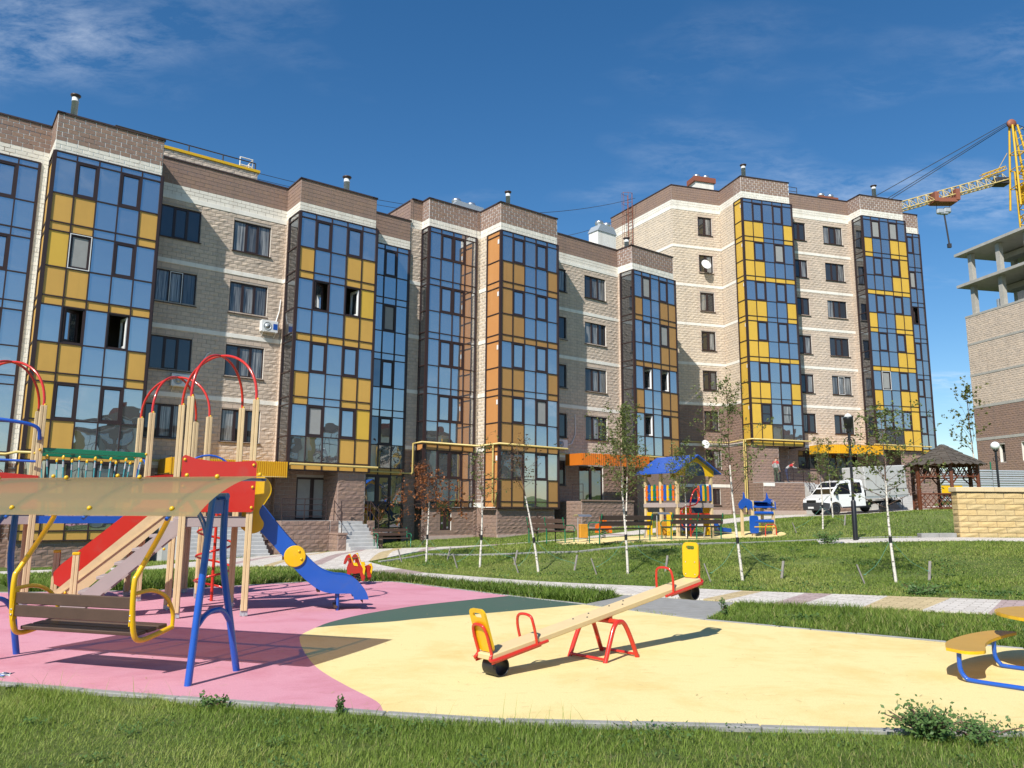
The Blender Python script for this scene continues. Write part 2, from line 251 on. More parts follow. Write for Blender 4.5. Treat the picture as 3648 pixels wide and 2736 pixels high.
# ------------------------------------------------------------------ mesh helpers
def V(*a): return Vector(a)
class MB:
    """Collects shapes; build() links them as ONE mesh object."""
    def __init__(s): s.v = []; s.f = []; s.mi = []; s.sm = []
    def add(s, vs, fs, mi=0, smooth=False):
        o = len(s.v); s.v.extend([tuple(p) for p in vs])
        for f in fs: s.f.append(tuple(i + o for i in f)); s.mi.append(mi); s.sm.append(smooth)
        return s
    def box(s, c, size, rz=0.0, mi=0, M=None, bev=0.0):
        x, y, z = [d / 2 for d in size]
        if bev > 0:
            b = min(bev, x * .6, y * .6, z * .6); vs = []; 
            for sx in (-1, 1):
                for sy in (-1, 1):
                    for sz in (-1, 1):
                        vs += [(sx * (x - b), sy * (y - b), sz * z), (sx * (x - b), sy * y, sz * (z - b)), (sx * x, sy * (y - b), sz * (z - b))]
            I = lambda sx, sy, sz, k: ((sx > 0) * 4 + (sy > 0) * 2 + (sz > 0)) * 3 + k
            fs = []
            for sz in (-1, 1):
                q = [I(-1, -1, sz, 0), I(1, -1, sz, 0), I(1, 1, sz, 0), I(-1, 1, sz, 0)]; fs.append(q if sz > 0 else q[::-1])
            for sy in (-1, 1):
                q = [I(-1, sy, -1, 1), I(1, sy, -1, 1), I(1, sy, 1, 1), I(-1, sy, 1, 1)]; fs.append(q if sy < 0 else q[::-1])
            for sx in (-1, 1):
                q = [I(sx, -1, -1, 2), I(sx, 1, -1, 2), I(sx, 1, 1, 2), I(sx, -1, 1, 2)]; fs.append(q if sx > 0 else q[::-1])
            for sy in (-1, 1):
                for sz in (-1, 1):
                    q = [I(-1, sy, sz, 0), I(1, sy, sz, 0), I(1, sy, sz, 1), I(-1, sy, sz, 1)]; fs.append(q if sy * sz > 0 else q[::-1]) if False else fs.append(q[::-1] if sy * sz > 0 else q)
            for sx in (-1, 1):
                for sz in (-1, 1):
                    q = [I(sx, -1, sz, 0), I(sx, 1, sz, 0), I(sx, 1, sz, 2), I(sx, -1, sz, 2)]; fs.append(q if sx * sz > 0 else q[::-1])
            for sx in (-1, 1):
                for sy in (-1, 1):
                    q = [I(sx, sy, -1, 1), I(sx, sy, 1, 1), I(sx, sy, 1, 2), I(sx, sy, -1, 2)]; fs.append(q if sx * sy < 0 else q[::-1])
            for sx in (-1, 1):
                for sy in (-1, 1):
                    for sz in (-1, 1):
                        q = [I(sx, sy, sz, 0), I(sx, sy, sz, 1), I(sx, sy, sz, 2)]; fs.append(q if sx * sy * sz < 0 else q[::-1])
        else:
            vs = [(-x, -y, -z), (x, -y, -z), (x, y, -z), (-x, y, -z), (-x, -y, z), (x, -y, z), (x, y, z), (-x, y, z)]
            fs = [(0, 3, 2, 1), (4, 5, 6, 7), (0, 1, 5, 4), (1, 2, 6, 5), (2, 3, 7, 6), (3, 0, 4, 7)]
        if M is not None: vs = [M @ Vector(p) for p in vs]
        elif rz:
            cc, ss = math.cos(rz), math.sin(rz); vs = [(p[0] * cc - p[1] * ss, p[0] * ss + p[1] * cc, p[2]) for p in vs]
        vs = [(p[0] + c[0], p[1] + c[1], p[2] + c[2]) for p in vs]
        return s.add(vs, fs, mi)
    def bar(s, p, q, w, h, mi=0, up=(0, 0, 1), bev=0.0):
        p, q = Vector(p), Vector(q); d = q - p; L = d.length
        if L < 1e-6: return s
        d.normalize(); u = Vector(up)
        if abs(d.dot(u)) > 0.98: u = Vector((0, 1, 0))
        x = d.cross(u).normalized(); z = x.cross(d)
        M = Matrix((x, d, z)).transposed()
        return s.box((p + q) / 2, (w, L, h), mi=mi, M=M, bev=bev)
    def tube(s, pts, r, n=8, mi=0, caps=True, closed=False, smooth=True):
        P = [Vector(p) for p in pts]; k = len(P)
        rs = r if isinstance(r, (list, tuple)) else [r] * k
        rings = []; prev = None
        for i in range(k):
            if closed: d = P[(i + 1) % k] - P[i - 1]
            else: d = P[min(i + 1, k - 1)] - P[max(i - 1, 0)]
            d = d.normalized() if d.length > 1e-9 else Vector((0, 0, 1))
            if prev is None:
                a = Vector((0, 0, 1)) if abs(d.z) < 0.9 else Vector((1, 0, 0))
                x = d.cross(a).normalized()
            else:
                x = prev - d * prev.dot(d)
                x = x.normalized() if x.length > 1e-6 else d.orthogonal().normalized()
            prev = x; y = d.cross(x)
            rings.append([P[i] + (x * math.cos(2 * math.pi * j / n) + y * math.sin(2 * math.pi * j / n)) * rs[i] for j in range(n)])
        vs = [p for rg in rings for p in rg]; fs = []
        for i in range(k if closed else k - 1):
            a, b = i * n, ((i + 1) % k) * n
            for j in range(n): fs.append((a + j, a + (j + 1) % n, b + (j + 1) % n, b + j))
        s.add(vs, fs, mi, smooth)
        if caps and not closed:
            s.add(rings[0], [tuple(range(n))[::-1]], mi); s.add(rings[-1], [tuple(range(n))], mi)
        return s
    def prism(s, poly, t, M=None, mi=0, bev=0.0):
        """poly in (x, z) plane, extruded along y from -t/2 to t/2 (then M)."""
        ar = sum(poly[i][0] * poly[(i + 1) % len(poly)][1] - poly[(i + 1) % len(poly)][0] * poly[i][1] for i in range(len(poly)))
        if ar < 0: poly = poly[::-1]
        n = len(poly); vs = [(p[0], -t / 2, p[1]) for p in poly] + [(p[0], t / 2, p[1]) for p in poly]
        fs = [tuple(range(n)), tuple(range(n, 2 * n))[::-1]] + [(j, j + n, (j + 1) % n + n, (j + 1) % n) for j in range(n)]
        if M is not None: vs = [M @ Vector(p) for p in vs]
        return s.add(vs, fs, mi)
    def lathe(s, prof, n=16, c=(0, 0, 0), mi=0, smooth=True, M=None):
        vs = []; k = len(prof)
        for r, z in prof:
            for j in range(n): vs.append((r * math.cos(2 * math.pi * j / n), r * math.sin(2 * math.pi * j / n), z))
        fs = [(i * n + j, i * n + (j + 1) % n, (i + 1) * n + (j + 1) % n, (i + 1) * n + j) for i in range(k - 1) for j in range(n)]
        fs.append(tuple(range(n))[::-1]); fs.append(tuple(range((k - 1) * n, k * n)))
        if M is not None: vs = [M @ Vector(p) for p in vs]
        vs = [(p[0] + c[0], p[1] + c[1], p[2] + c[2]) for p in vs]
        return s.add(vs, fs, mi, smooth)
    def ball(s, c, r, n=10, mi=0, sc=(1, 1, 1)):
        k = max(4, n // 2 + 1); prof = [(max(1e-4, r * math.sin(math.pi * i / k)), -r * math.cos(math.pi * i / k)) for i in range(k + 1)]
        vs = []; 
        for rr, z in prof:
            for j in range(n): vs.append((c[0] + sc[0] * rr * math.cos(2 * math.pi * j / n), c[1] + sc[1] * rr * math.sin(2 * math.pi * j / n), c[2] + sc[2] * z))
        fs = [(i * n + j, i * n + (j + 1) % n, (i + 1) * n + (j + 1) % n, (i + 1) * n + j) for i in range(k) for j in range(n)]
        return s.add(vs, fs, mi, True)
    def mesh(s, name, mats):
        me = bpy.data.meshes.new(name); me.from_pydata(s.v, [], s.f)
        for m in (mats if isinstance(mats, (list, tuple)) else [mats]): me.materials.append(m)
        me.polygons.foreach_set("material_index", s.mi); me.polygons.foreach_set("use_smooth", s.sm)
        me.update(); return me
    def build(s, name, mats, parent=None, label=None, kind=None):
        return link(name, s.mesh(name, mats), parent, label, kind)
def link(name, me, parent=None, label=None, kind=None, loc=None, rz=None):
    o = bpy.data.objects.new(name, me); col.objects.link(o)
    if parent is not None: o.parent = parent
    if label: o["label"] = label
    if kind: o["kind"] = kind
    if loc is not None: o.location = loc
    if rz is not None: o.rotation_euler = (0, 0, rz)
    return o
def thing(name, label, cat, loc=(0, 0, 0), rz=0.0, group=None):
    o = bpy.data.objects.new(name, None); col.objects.link(o); o.empty_display_size = 0.2
    o.location = loc; o.rotation_euler = (0, 0, rz); o["label"] = label; o["category"] = cat
    if group: o["group"] = group
    return o
def tag(o, label, cat, group=None):
    o["label"] = label; o["category"] = cat
    if group: o["group"] = group
    return o
def dup(root, label, loc, rz, group=None):
    r = root.copy(); col.objects.link(r); r.location = loc; r.rotation_euler = (0, 0, rz); r["label"] = label
    if group: r["group"] = group
    for ch in list(root.children):
        c = ch.copy(); col.objects.link(c); c.parent = r
        for g in list(ch.children):
            d = g.copy(); col.objects.link(d); d.parent = c
    return r
def arc(cx, cz, r, a0, a1, n): return [(cx + r * math.cos(R(a0 + (a1 - a0) * i / n)), cz + r * math.sin(R(a0 + (a1 - a0) * i / n))) for i in range(n + 1)]
def rrect(w, h, r, n=4, cx=0, cz=0):
    p = []
    for sx, sz, a in ((1, 1, 0), (-1, 1, 90), (-1, -1, 180), (1, -1, 270)):
        p += arc(cx + sx * (w / 2 - r), cz + sz * (h / 2 - r), r, a, a + 90, n)
    return p
def bez(pts, n=8):
    """Catmull-Rom through points."""
    P = [Vector(p) for p in pts]; P = [P[0] * 2 - P[1]] + P + [P[-1] * 2 - P[-2]]; o = []
    for i in range(1, len(P) - 2):
        for k in range(n):
            t = k / n; a, b, c, d = P[i - 1], P[i], P[i + 1], P[i + 2]
            o.append(0.5 * ((2 * b) + (c - a) * t + (2 * a - 5 * b + 4 * c - d) * t * t + (3 * b - a - 3 * c + d) * t ** 3))
    o.append(P[-2]); return o
def frameM(x, y, z, o):
    M = Matrix((Vector(x), Vector(y), Vector(z))).transposed().to_4x4(); M.translation = Vector(o); return M

# ------------------------------------------------------------------ terrain height (thin-plate surface through measured spots)
CTRL = np.array([
 (-40,5,-.3),(-20,5,-.05),(-10,5,0),(0,5,-.02),(10,5,0),(20,6,.15),(40,5,.3),(0,-12,-.1),(-30,-12,-.2),(30,-12,.1),
 (-9,14.5,0),(-14,14,-.05),(-4,18,0),(0,15.4,0),(3,12.5,0),(6,10.5,0),(9,9,0.02),(12,12,.15),(9,14.5,.05),(15,15,.3),
 (-3,20,0),(3,17,.0),(6.5,15.6,.02),(-8,20,-.02),(-14,22,-.25),
 (-2.6,24.4,.0),(-.9,22.5,.0),(.7,21,.0),(3,20.4,.02),(5.4,18.6,.02),(8.4,17.5,.1),(12,19,.4),(16,19,.55),
 (2,23.6,.36),(-2.8,26.6,.17),(8.6,26.2,.6),(15.6,26.8,.87),(14,24.4,.83),(11,24.9,.73),(20,24,1.0),
 (3.3,25.4,.6),(6.5,27.8,.64),(7.5,29,.65),(6.5,32,.6),(10,32,.62),(3.5,30.3,.55),(1,28,.42),(0,33,.2),
 (-20,28,-.62),(-18,28.6,-.58),(-14,31,-.5),(-9,34,-.3),(-6.5,36.5,-.15),(-4.8,34.5,-.1),(-8,30,-.15),(-12,28,-.3),(-26,22,-.7),
 (-4,39.5,.06),(-.7,40.3,.17),(2.5,42.6,.45),(4.5,44.2,.57),(11.4,49,1.15),(16.5,53.4,1.42),(20,53.6,1.46),(27,56.5,1.9),(33,59.5,2.2),
 (20,49.7,1.42),(24.5,52,1.7),(17,33,1.68),(19.5,34.5,1.74),(14,38,1.2),(9,38,.8),(24,40,1.9),(28,48,1.9),(20,44,1.5),
 (40,70,4.0),(36,56,2.9),(60,90,5),(90,120,6),(-30,60,-1),(-60,40,-1.2),(0,95,2),(40,40,2.9),(30,26,1.6),(34,33,2.5),(60,20,1.0),(-60,100,-1),(70,60,4.5)])
def _tps(d2): return np.where(d2 > 1e-9, d2 * np.log(np.maximum(d2, 1e-9)) * 0.5, 0.0)
_n = len(CTRL); _d = ((CTRL[:, None, :2] - CTRL[None, :, :2]) ** 2).sum(-1)
_K = np.zeros((_n + 3, _n + 3)); _K[:_n, :_n] = _tps(_d) + np.eye(_n) * 0.6
_K[:_n, _n] = 1; _K[:_n, _n + 1:] = CTRL[:, :2]; _K[_n, :_n] = 1; _K[_n + 1:, :_n] = CTRL[:, :2].T
_W = np.linalg.solve(_K, np.concatenate([CTRL[:, 2], np.zeros(3)]))
def H_np(xy):
    xy = np.asarray(xy, float).reshape(-1, 2); res = np.zeros(len(xy))
    for s in range(0, len(xy), 20000):
        q = xy[s:s + 20000]; d = ((q[:, None, :] - CTRL[None, :, :2]) ** 2).sum(-1)
        res[s:s + 20000] = _tps(d) @ _W[:_n] + _W[_n] + q @ _W[_n + 1:]
    return res
# flat rubber playground: the ground is levelled under it
RUB = [(-11.5, 9.6), (-4.75, 7.58), (-2.82, 7.05), (-0.98, 6.59), (-0.04, 6.39), (3.83, 6.12), (9.5, 5.9), (9.5, 8.2),
       (6.17, 9.7), (5.48, 10.14), (2.89, 12.07), (1.26, 13.92), (-0.03, 15.22), (-1.94, 17.26), (-2.65, 17.95), (-4.33, 17.94), (-5.86, 16.65), (-7.0, 15.7), (-9.25, 15.2), (-12.5, 15.0)]
def inside(poly, xy):
    xy = np.asarray(xy, float).reshape(-1, 2); x, y = xy[:, 0], xy[:, 1]; r = np.zeros(len(xy), bool); n = len(poly)
    for i in range(n):
        (x1, y1), (x2, y2) = poly[i], poly[(i + 1) % n]
        c = ((y1 > y) != (y2 > y)) & (x < (x2 - x1) * (y - y1) / ((y2 - y1) if y2 != y1 else 1e-9) + x1); r ^= c
    return r
def pdist(poly, xy, closed=True):
    xy = np.asarray(xy, float).reshape(-1, 2); best = np.full(len(xy), 1e9); n = len(poly)
    for i in range(n if closed else n - 1):
        a = np.array(poly[i]); b = np.array(poly[(i + 1) % n]); d = b - a; t = np.clip(((xy - a) @ d) / max(d @ d, 1e-9), 0, 1)
        best = np.minimum(best, np.hypot(*(xy - a - t[:, None] * d).T))
    return best
def HT(xy):
    """Ground height; level (z = -0.05) under and around the rubber."""
    xy = np.asarray(xy, float).reshape(-1, 2); h = H_np(xy); d = pdist(RUB, xy); ins = inside(RUB, xy)
    w = np.where(ins, 1.0, np.clip(1 - d / 1.6, 0, 1)); w = w * w * (3 - 2 * w)
    return h * (1 - w) + np.where(ins, -0.06, -0.012) * w
def Hz(x, y): return float(HT([(x, y)])[0])
# ------------------------------------------------------------------ ground
def lawn_material():
    m, t, o = base_mat("lawn_soil")
    b = N(t, "ShaderNodeBsdfPrincipled", i_Roughness=0.95); b.inputs["Specular IOR Level"].default_value = 0.1; LK(t, b.outputs[0], o.inputs[0])
    g = N(t, "ShaderNodeNewGeometry")
    n_a = N(t, "ShaderNodeTexNoise", i_Scale=0.35, i_Detail=5.0, i_Roughness=0.6); LK(t, g.outputs["Position"], n_a.inputs["Vector"])
    n_b = N(t, "ShaderNodeTexNoise", i_Scale=5.0, i_Detail=8.0, i_Roughness=0.75); LK(t, g.outputs["Position"], n_b.inputs["Vector"])
    r_ = N(t, "ShaderNodeValToRGB"); r_.color_ramp.elements[0].color = (0.085, 0.13, 0.03, 1); r_.color_ramp.elements[0].position = 0.35
    r_.color_ramp.elements[1].color = (0.16, 0.205, 0.06, 1); r_.color_ramp.elements[1].position = 0.65; LK(t, n_a.outputs[0], r_.inputs[0])
    r2 = N(t, "ShaderNodeMapRange"); r2.inputs[1].default_value = 0.52; r2.inputs[2].default_value = 0.72; r2.inputs[4].default_value = 0.75; LK(t, n_b.outputs[0], r2.inputs[0])
    mx_ = N(t, "ShaderNodeMix", data_type='RGBA'); LK(t, r2.outputs[0], mx_.inputs["Factor"]); LK(t, r_.outputs[0], mx_.inputs["A"]); mx_.inputs["B"].default_value = (0.22, 0.18, 0.10, 1)
    LK(t, mx_.outputs["Result"], b.inputs["Base Color"])
    nb = N(t, "ShaderNodeTexNoise", i_Scale=22.0, i_Detail=6.0, i_Roughness=0.7); LK(t, g.outputs["Position"], nb.inputs["Vector"])
    bp = N(t, "ShaderNodeBump", i_Strength=0.9, i_Distance=0.06); LK(t, nb.outputs[0], bp.inputs["Height"]); LK(t, bp.outputs[0], b.inputs["Normal"])
    return m
M_LAWN = lawn_material()
def axis(a, b, step, far):
    c = list(np.arange(a, b + 1e-6, step)); s = step; lo, hi = a, b; L, Rr = [], []
    while lo > -far: s *= 1.35; lo -= s; hi += s; L.append(lo); Rr.append(hi)
    return np.array(L[::-1] + c + Rr)
_xs, _ys = axis(-32, 42, 0.5, 900), axis(0, 64, 0.5, 900)
_gx, _gy = np.meshgrid(_xs, _ys); _xy = np.stack([_gx.ravel(), _gy.ravel()], 1)
_hz = HT(_xy); _rad = np.hypot(_xy[:, 0], _xy[:, 1] - 30); _fd = np.clip((_rad - 110) / 120, 0, 1)
_hz = np.clip(_hz, -2.2, 7) * (1 - _fd) + 0.5 * _fd
_nx, _ny = len(_xs), len(_ys)
_me = bpy.data.meshes.new("ground"); _v = np.column_stack([_xy, _hz])
_i = np.arange(_nx * _ny).reshape(_ny, _nx); _f = np.stack([_i[:-1, :-1], _i[:-1, 1:], _i[1:, 1:], _i[1:, :-1]], -1).reshape(-1, 4)
_me.from_pydata(_v.tolist(), [], _f.tolist()); _me.materials.append(M_LAWN); _me.polygons.foreach_set("use_smooth", [True] * len(_me.polygons)); _me.update()
link("ground", _me, kind="structure")

# ------------------------------------------------------------------ rubber playground surface, three colours cut into each other
from mathutils.geometry import tessellate_polygon
def sheet(name, poly, z, m, t=0.05, kind=None, parent=None):
    vs = [Vector((x, y, z)) for x, y in poly]; tris = tessellate_polygon([vs]); n = len(vs); mb = MB()
    mb.add(vs, [tuple(q) for q in tris]); mb.add([(p[0], p[1], z) for p in vs] + [(p[0], p[1], z - t) for p in vs], [(i, (i + 1) % n, n + (i + 1) % n, n + i) for i in range(n)])
    return mb.build(name, m, parent=parent, kind=kind)
def c2(pts, n=6): return [(p.x, p.y) for p in bez([Vector((x, y, 0)) for x, y in pts], n)]
YP = c2([(-1.02, 6.60), (-1.13, 6.92), (-1.48, 7.46), (-1.78, 7.95), (-2.04, 8.45), (-2.36, 9.25), (-2.59, 9.94), (-2.70, 10.42), (-2.67, 11.03)], 5)
PG = c2([(-2.67, 11.03), (-2.59, 11.59), (-2.29, 12.44), (-1.92, 13.08), (-1.53, 13.67), (-0.8, 14.45), (-0.03, 15.22)], 4)
YG = c2([(-2.67, 11.03), (-2.3, 11.33), (-1.7, 11.68), (-1.34, 12.0), (-0.26, 12.75), (1.26, 13.92)], 4)
sheet("rubber_surface_yellow", YP + YG[1:] + [(2.89, 12.07), (5.48, 10.14), (6.17, 9.7), (9.5, 8.2), (9.5, 5.9), (3.83, 6.12), (-0.04, 6.39)], 0.0, M_RYEL, kind="structure")
sheet("rubber_surface_green", PG + YG[::-1][:-1], 0.0, M_RGREEN, kind="structure")
sheet("rubber_surface_pink", [(-11.5, 9.6), (-4.75, 7.58), (-2.82, 7.05)] + YP + PG[1:] + [(-1.94, 17.26), (-2.65, 17.95), (-4.33, 17.94), (-5.86, 16.65), (-7.0, 15.7), (-9.25, 15.2), (-12.5, 15.0)], 0.0, M_RPINK, kind="structure")

def kerb(name, pts, w=0.09, top=0.012, depth=0.16, step=1.0, follow=False):
    """A row of kerb stones along a line; each stone is a piece of its own."""
    root = bpy.data.objects.new(name, None); col.objects.link(root); root["kind"] = "structure"
    P = [Vector((x, y, 0)) for x, y in pts]; seg = []
    for a, b in zip(P[:-1], P[1:]):
        L = (b - a).length; k = max(1, round(L / step))
        for i in range(k): seg.append((a.lerp(b, i / k), a.lerp(b, (i + 1) / k)))
    for a, b in seg:
        d = (b - a); L = d.length; d.normalize(); a2, b2 = a + d * .005, b - d * .005
        za, zb = (Hz(a.x, a.y) + top, Hz(b.x, b.y) + top) if follow else (top, top)
        jig = random.uniform(-.004, .004)
        mb = MB().bar((a2.x, a2.y, za - depth / 2 + jig), (b2.x, b2.y, zb - depth / 2 + jig), w, depth, bev=0.008)
        mb.build("kerb_stone", M_KERB, root)
    return root
kerb("kerb_front", [(-11.5, 9.55), (-4.78, 7.52), (-2.84, 6.99), (-0.99, 6.53), (-0.04, 6.33), (3.83, 6.06), (9.5, 5.84)], 0.085, 0.012)
kerb("kerb_back", [(9.53, 8.24), (6.20, 9.75), (5.51, 10.19), (2.93, 12.11), (1.30, 13.96), (0.01, 15.26), (-1.90, 17.30), (-2.62, 18.0), (-4.36, 18.0), (-5.9, 16.7), (-7.02, 15.76), (-9.27, 15.25), (-12.5, 15.06)], 0.06, 0.008)

# ------------------------------------------------------------------ paved paths draped over the ground
def strip(name, sections, mats, lift=0.03, sub=6, parent=None, kind=None):
    """sections: list of (near point, far point); a curved paved band between them."""
    mb = MB(); A = [Vector((*s[0], 0)) for s in sections]; B = [Vector((*s[1], 0)) for s in sections]
    rows = []
    for i in range(len(sections) - 1):
        for k in range(sub):
            t = k / sub; rows.append((A[i].lerp(A[i + 1], t), B[i].lerp(B[i + 1], t)))
    rows.append((A[-1], B[-1])); nc = 7; pts = []
    for a, b in rows:
        for j in range(nc): pts.append(a.lerp(b, j / (nc - 1)))
    z = HT([(p.x, p.y) for p in pts]) + lift
    vs = [(p.x, p.y, zz) for p, zz in zip(pts, z)]
    fs = [(r * nc + j, r * nc + j + 1, (r + 1) * nc + j + 1, (r + 1) * nc + j) for r in range(len(rows) - 1) for j in range(nc - 1)]
    n0 = len(vs); edge = []
    for j0 in (0, nc - 1):
        for r in range(len(rows) - 1):
            p, q = vs[r * nc + j0], vs[(r + 1) * nc + j0]
            edge.append([p, q, (q[0], q[1], q[2] - .12), (p[0], p[1], p[2] - .12)])
    mb.add(vs, fs)
    for e in edge: mb.add(e, [(0, 1, 2, 3)])
    return mb.build(name, mats, parent=parent, kind=kind)
path = bpy.data.objects.new("path_near", None); col.objects.link(path); path["kind"] = "structure"
_st = [((-6.2, 23.0), (-4.6, 24.9)), ((-3.9, 20.6), (-3.0, 22.0)), ((-2.75, 19.3), (-2.2, 20.5)), ((0.2, 17.2), (0.7, 18.4)), ((2.15, 15.5), (3.1, 16.95)), ((3.52, 14.62), (4.70, 16.18)), ((3.86, 14.42), (5.05, 16.02)), ((4.60, 14.05), (5.82, 15.72)), ((5.05, 13.9), (6.26, 15.53)),
       ((5.93, 13.5), (7.15, 15.15)), ((6.75, 13.15), (8.14, 14.78)), ((7.6, 12.75), (8.84, 14.40)), ((8.1, 12.5), (9.4, 14.1)), ((10.5, 11.6), (11.6, 13.2)), ((13.5, 10.6), (14.4, 12.2)), ((22, 9), (22.4, 10.6))]
_cs = [M_PWHITE, M_PMAUVE, M_PWHITE, M_PWHITE, M_PWHITE, M_PTAN, M_PWHITE, M_PMAUVE, M_PWHITE, M_PTAN, M_PWHITE, M_PMAUVE, M_PWHITE, M_PTAN, M_PWHITE]
for i, c in enumerate(_cs): strip("paved_band", [_st[i], _st[i + 1]], c, parent=path, lift=0.03)
sheet("concrete_apron", [(1.32, 13.97), (2.0, 15.0), (2.2, 15.45), (3.5, 14.6), (4.0, 14.3), (3.4, 13.0), (2.95, 12.14)], 0.006, M_KERB, kind="structure")
plaza = bpy.data.objects.new("path_plaza", None); col.objects.link(plaza); plaza["kind"] = "structure"
_st = [((-20, 23.2), (-20, 24.8)), ((-11.2, 22.6), (-11.0, 24.0)), ((-9.3, 22.9), (-10.3, 33.4)), ((-8.6, 23.0), (-9.5, 33.9)), ((-8.2, 23.1), (-9.1, 34.0)), ((-7.2, 23.2), (-8.2, 34.3)), ((-6.9, 23.25), (-7.9, 34.4)), ((-6.0, 23.3), (-6.8, 35.0)),
       ((-5.6, 23.6), (-6.4, 35.2)), ((-4.4, 24.6), (-5.2, 35.0)), ((-4.0, 25.6), (-4.8, 34.9)), ((-3.2, 27.3), (-3.6, 34.4)), ((-2.9, 27.7), (-3.2, 34.3)), ((-1.86, 29.0), (-2.2, 33.95)), ((-0.6, 30.3), (-0.9, 33.6)), ((-0.2, 30.7), (-0.4, 33.6)), ((0.9, 31.7), (0.7, 34.0)), ((2.4, 32.6), (2.0, 34.9)),
       ((2.9, 33.0), (2.4, 35.3)), ((5.0, 34.9), (4.3, 37.4)), ((5.5, 35.4), (4.8, 37.9)), ((9.0, 38.8), (8.2, 41.4)), ((9.5, 39.3), (8.7, 41.9)), ((13.0, 42.8), (12.0, 45.8)), ((17.0, 46.4), (15.6, 50.2)), ((22, 49.2), (20.6, 53.4)), ((28, 51.6), (27, 56.2)), ((36, 54.6), (35, 59.4))]
_cs = [0, 0, 0, 2, 0, 1, 0, 2, 0, 1, 0, 2, 0, 0, 2, 0, 0, 1, 0, 2, 0, 1, 0, 0, 0, 0, 0]
for i, c in enumerate(_cs): strip("paved_band", [_st[i], _st[i + 1]], (M_PWHITE, M_PTAN, M_PMAUVE)[c], parent=plaza, lift=0.035)
kerb("kerb_lawn", [(-4.05, 24.5), (-2.75, 26.1), (0, 24.75), (2.04, 23.75), (5.5, 24.9), (8.8, 26.3), (12.2, 26.2), (13.6, 25.2)], 0.14, 0.05, 0.2, 1.0, follow=True)
_fr = c2([(1.6, 26.3), (2.4, 25.7), (4.2, 25.4), (7.0, 27.6), (9.0, 29.7), (10.8, 31.2), (11.2, 33.0), (10.4, 34.2), (8.0, 34.9), (5.2, 33.4), (3.0, 31.2), (1.6, 28.6)], 4)
def drape(name, poly, m, lift, kind="structure"):
    cx, cy = np.mean(np.array(poly), 0); rows = [(cx, cy)]; n = len(poly); vs = []
    ks = [0.0, .25, .5, .75, .9, 1.0]
    for k in ks[1:]: vs += [(cx + (x - cx) * k, cy + (y - cy) * k) for x, y in poly]
    allp = [(cx, cy)] + vs; z = HT(allp) + lift; P3 = [(p[0], p[1], zz) for p, zz in zip(allp, z)]
    fs = [(0, 1 + i, 1 + (i + 1) % n) for i in range(n)]
    for r in range(len(ks) - 2): fs += [(1 + r * n + i, 1 + (r + 1) * n + i, 1 + (r + 1) * n + (i + 1) % n, 1 + r * n + (i + 1) % n) for i in range(n)]
    mb = MB(); mb.add(P3, fs); e = 1 + (len(ks) - 2) * n
    for i in range(n):
        p, q = P3[e + i], P3[e + (i + 1) % n]; mb.add([p, q, (q[0], q[1], q[2] - .1), (p[0], p[1], p[2] - .1)], [(0, 1, 2, 3)])
    return mb.build(name, m, kind=kind)
FAR_RUB = _fr
drape("rubber_surface_far", _fr, M_RYEL, 0.03)
strip("path_yellow_wall", [((9.6, 24.6), (10.0, 25.9)), ((13.8, 23.6), (14.2, 24.9)), ((18, 22.6), (18.3, 23.9)), ((26, 20.5), (26.3, 21.8))], M_PWHITE, kind="structure", lift=0.03)
# ------------------------------------------------------------------ building kit (local frame: x along the facade, -y out of it, z up)
BL, BH = 0.39, 0.19
_TPL = {}
def block_geo(L, h, rough, rnd, g=0.006):
    """Verts/faces of one facing block: x 0..L, z 0..h, front towards -y."""
    x0, x1, z0, z1 = g, L - g, g * .8, h - g * .8
    if rough:
        xs = (x0, (x0 + x1) / 2 + rnd.uniform(-.04, .04), x1); zs = (z0, (z0 + z1) / 2 + rnd.uniform(-.02, .02), z1); vs = []
        for j in range(3):
            for i in range(3):
                d = 0.010 + rnd.uniform(0, .010) if (i != 1 or j != 1) else rnd.uniform(.018, .038)
                ex = 0.006 if i == 0 else (-0.006 if i == 2 else 0); ez = 0.006 if j == 0 else (-0.006 if j == 2 else 0)
                vs.append((xs[i] + ex, -d, zs[j] + ez))
        bi = [(0, 0), (1, 0), (2, 0), (2, 1), (2, 2), (1, 2), (0, 2), (0, 1)]
        fs = [(0, 1, 4, 3), (1, 2, 5, 4), (3, 4, 7, 6), (4, 5, 8, 7)]
        for i, j in bi: vs.append((xs[i], 0.004, zs[j]))
        k = [j * 3 + i for i, j in bi]
        for q in range(8): fs.append((k[q], 9 + q, 9 + (q + 1) % 8, k[(q + 1) % 8]))
    else:
        d = 0.012 + rnd.uniform(-.002, .002); c = 0.005
        vs = [(x0 + c, -d, z0 + c), (x1 - c, -d, z0 + c), (x1 - c, -d, z1 - c), (x0 + c, -d, z1 - c), (x0, 0.004, z0), (x1, 0.004, z0), (x1, 0.004, z1), (x0, 0.004, z1)]
        fs = [(0, 1, 2, 3), (0, 4, 5, 1), (1, 5, 6, 2), (2, 6, 7, 3), (3, 7, 4, 0)]
    return vs, fs
def block_tpl(m, rough, k, L=BL, h=BH, g=.006):
    key = (m.name, rough, k, round(L, 3), round(h, 3), g)
    if key not in _TPL:
        vs, fs = block_geo(L, h, rough, random.Random(k * 7 + int(h * 1000)), g); mb = MB(); mb.add(vs, fs); _TPL[key] = mb.mesh("block", m)
    return _TPL[key]

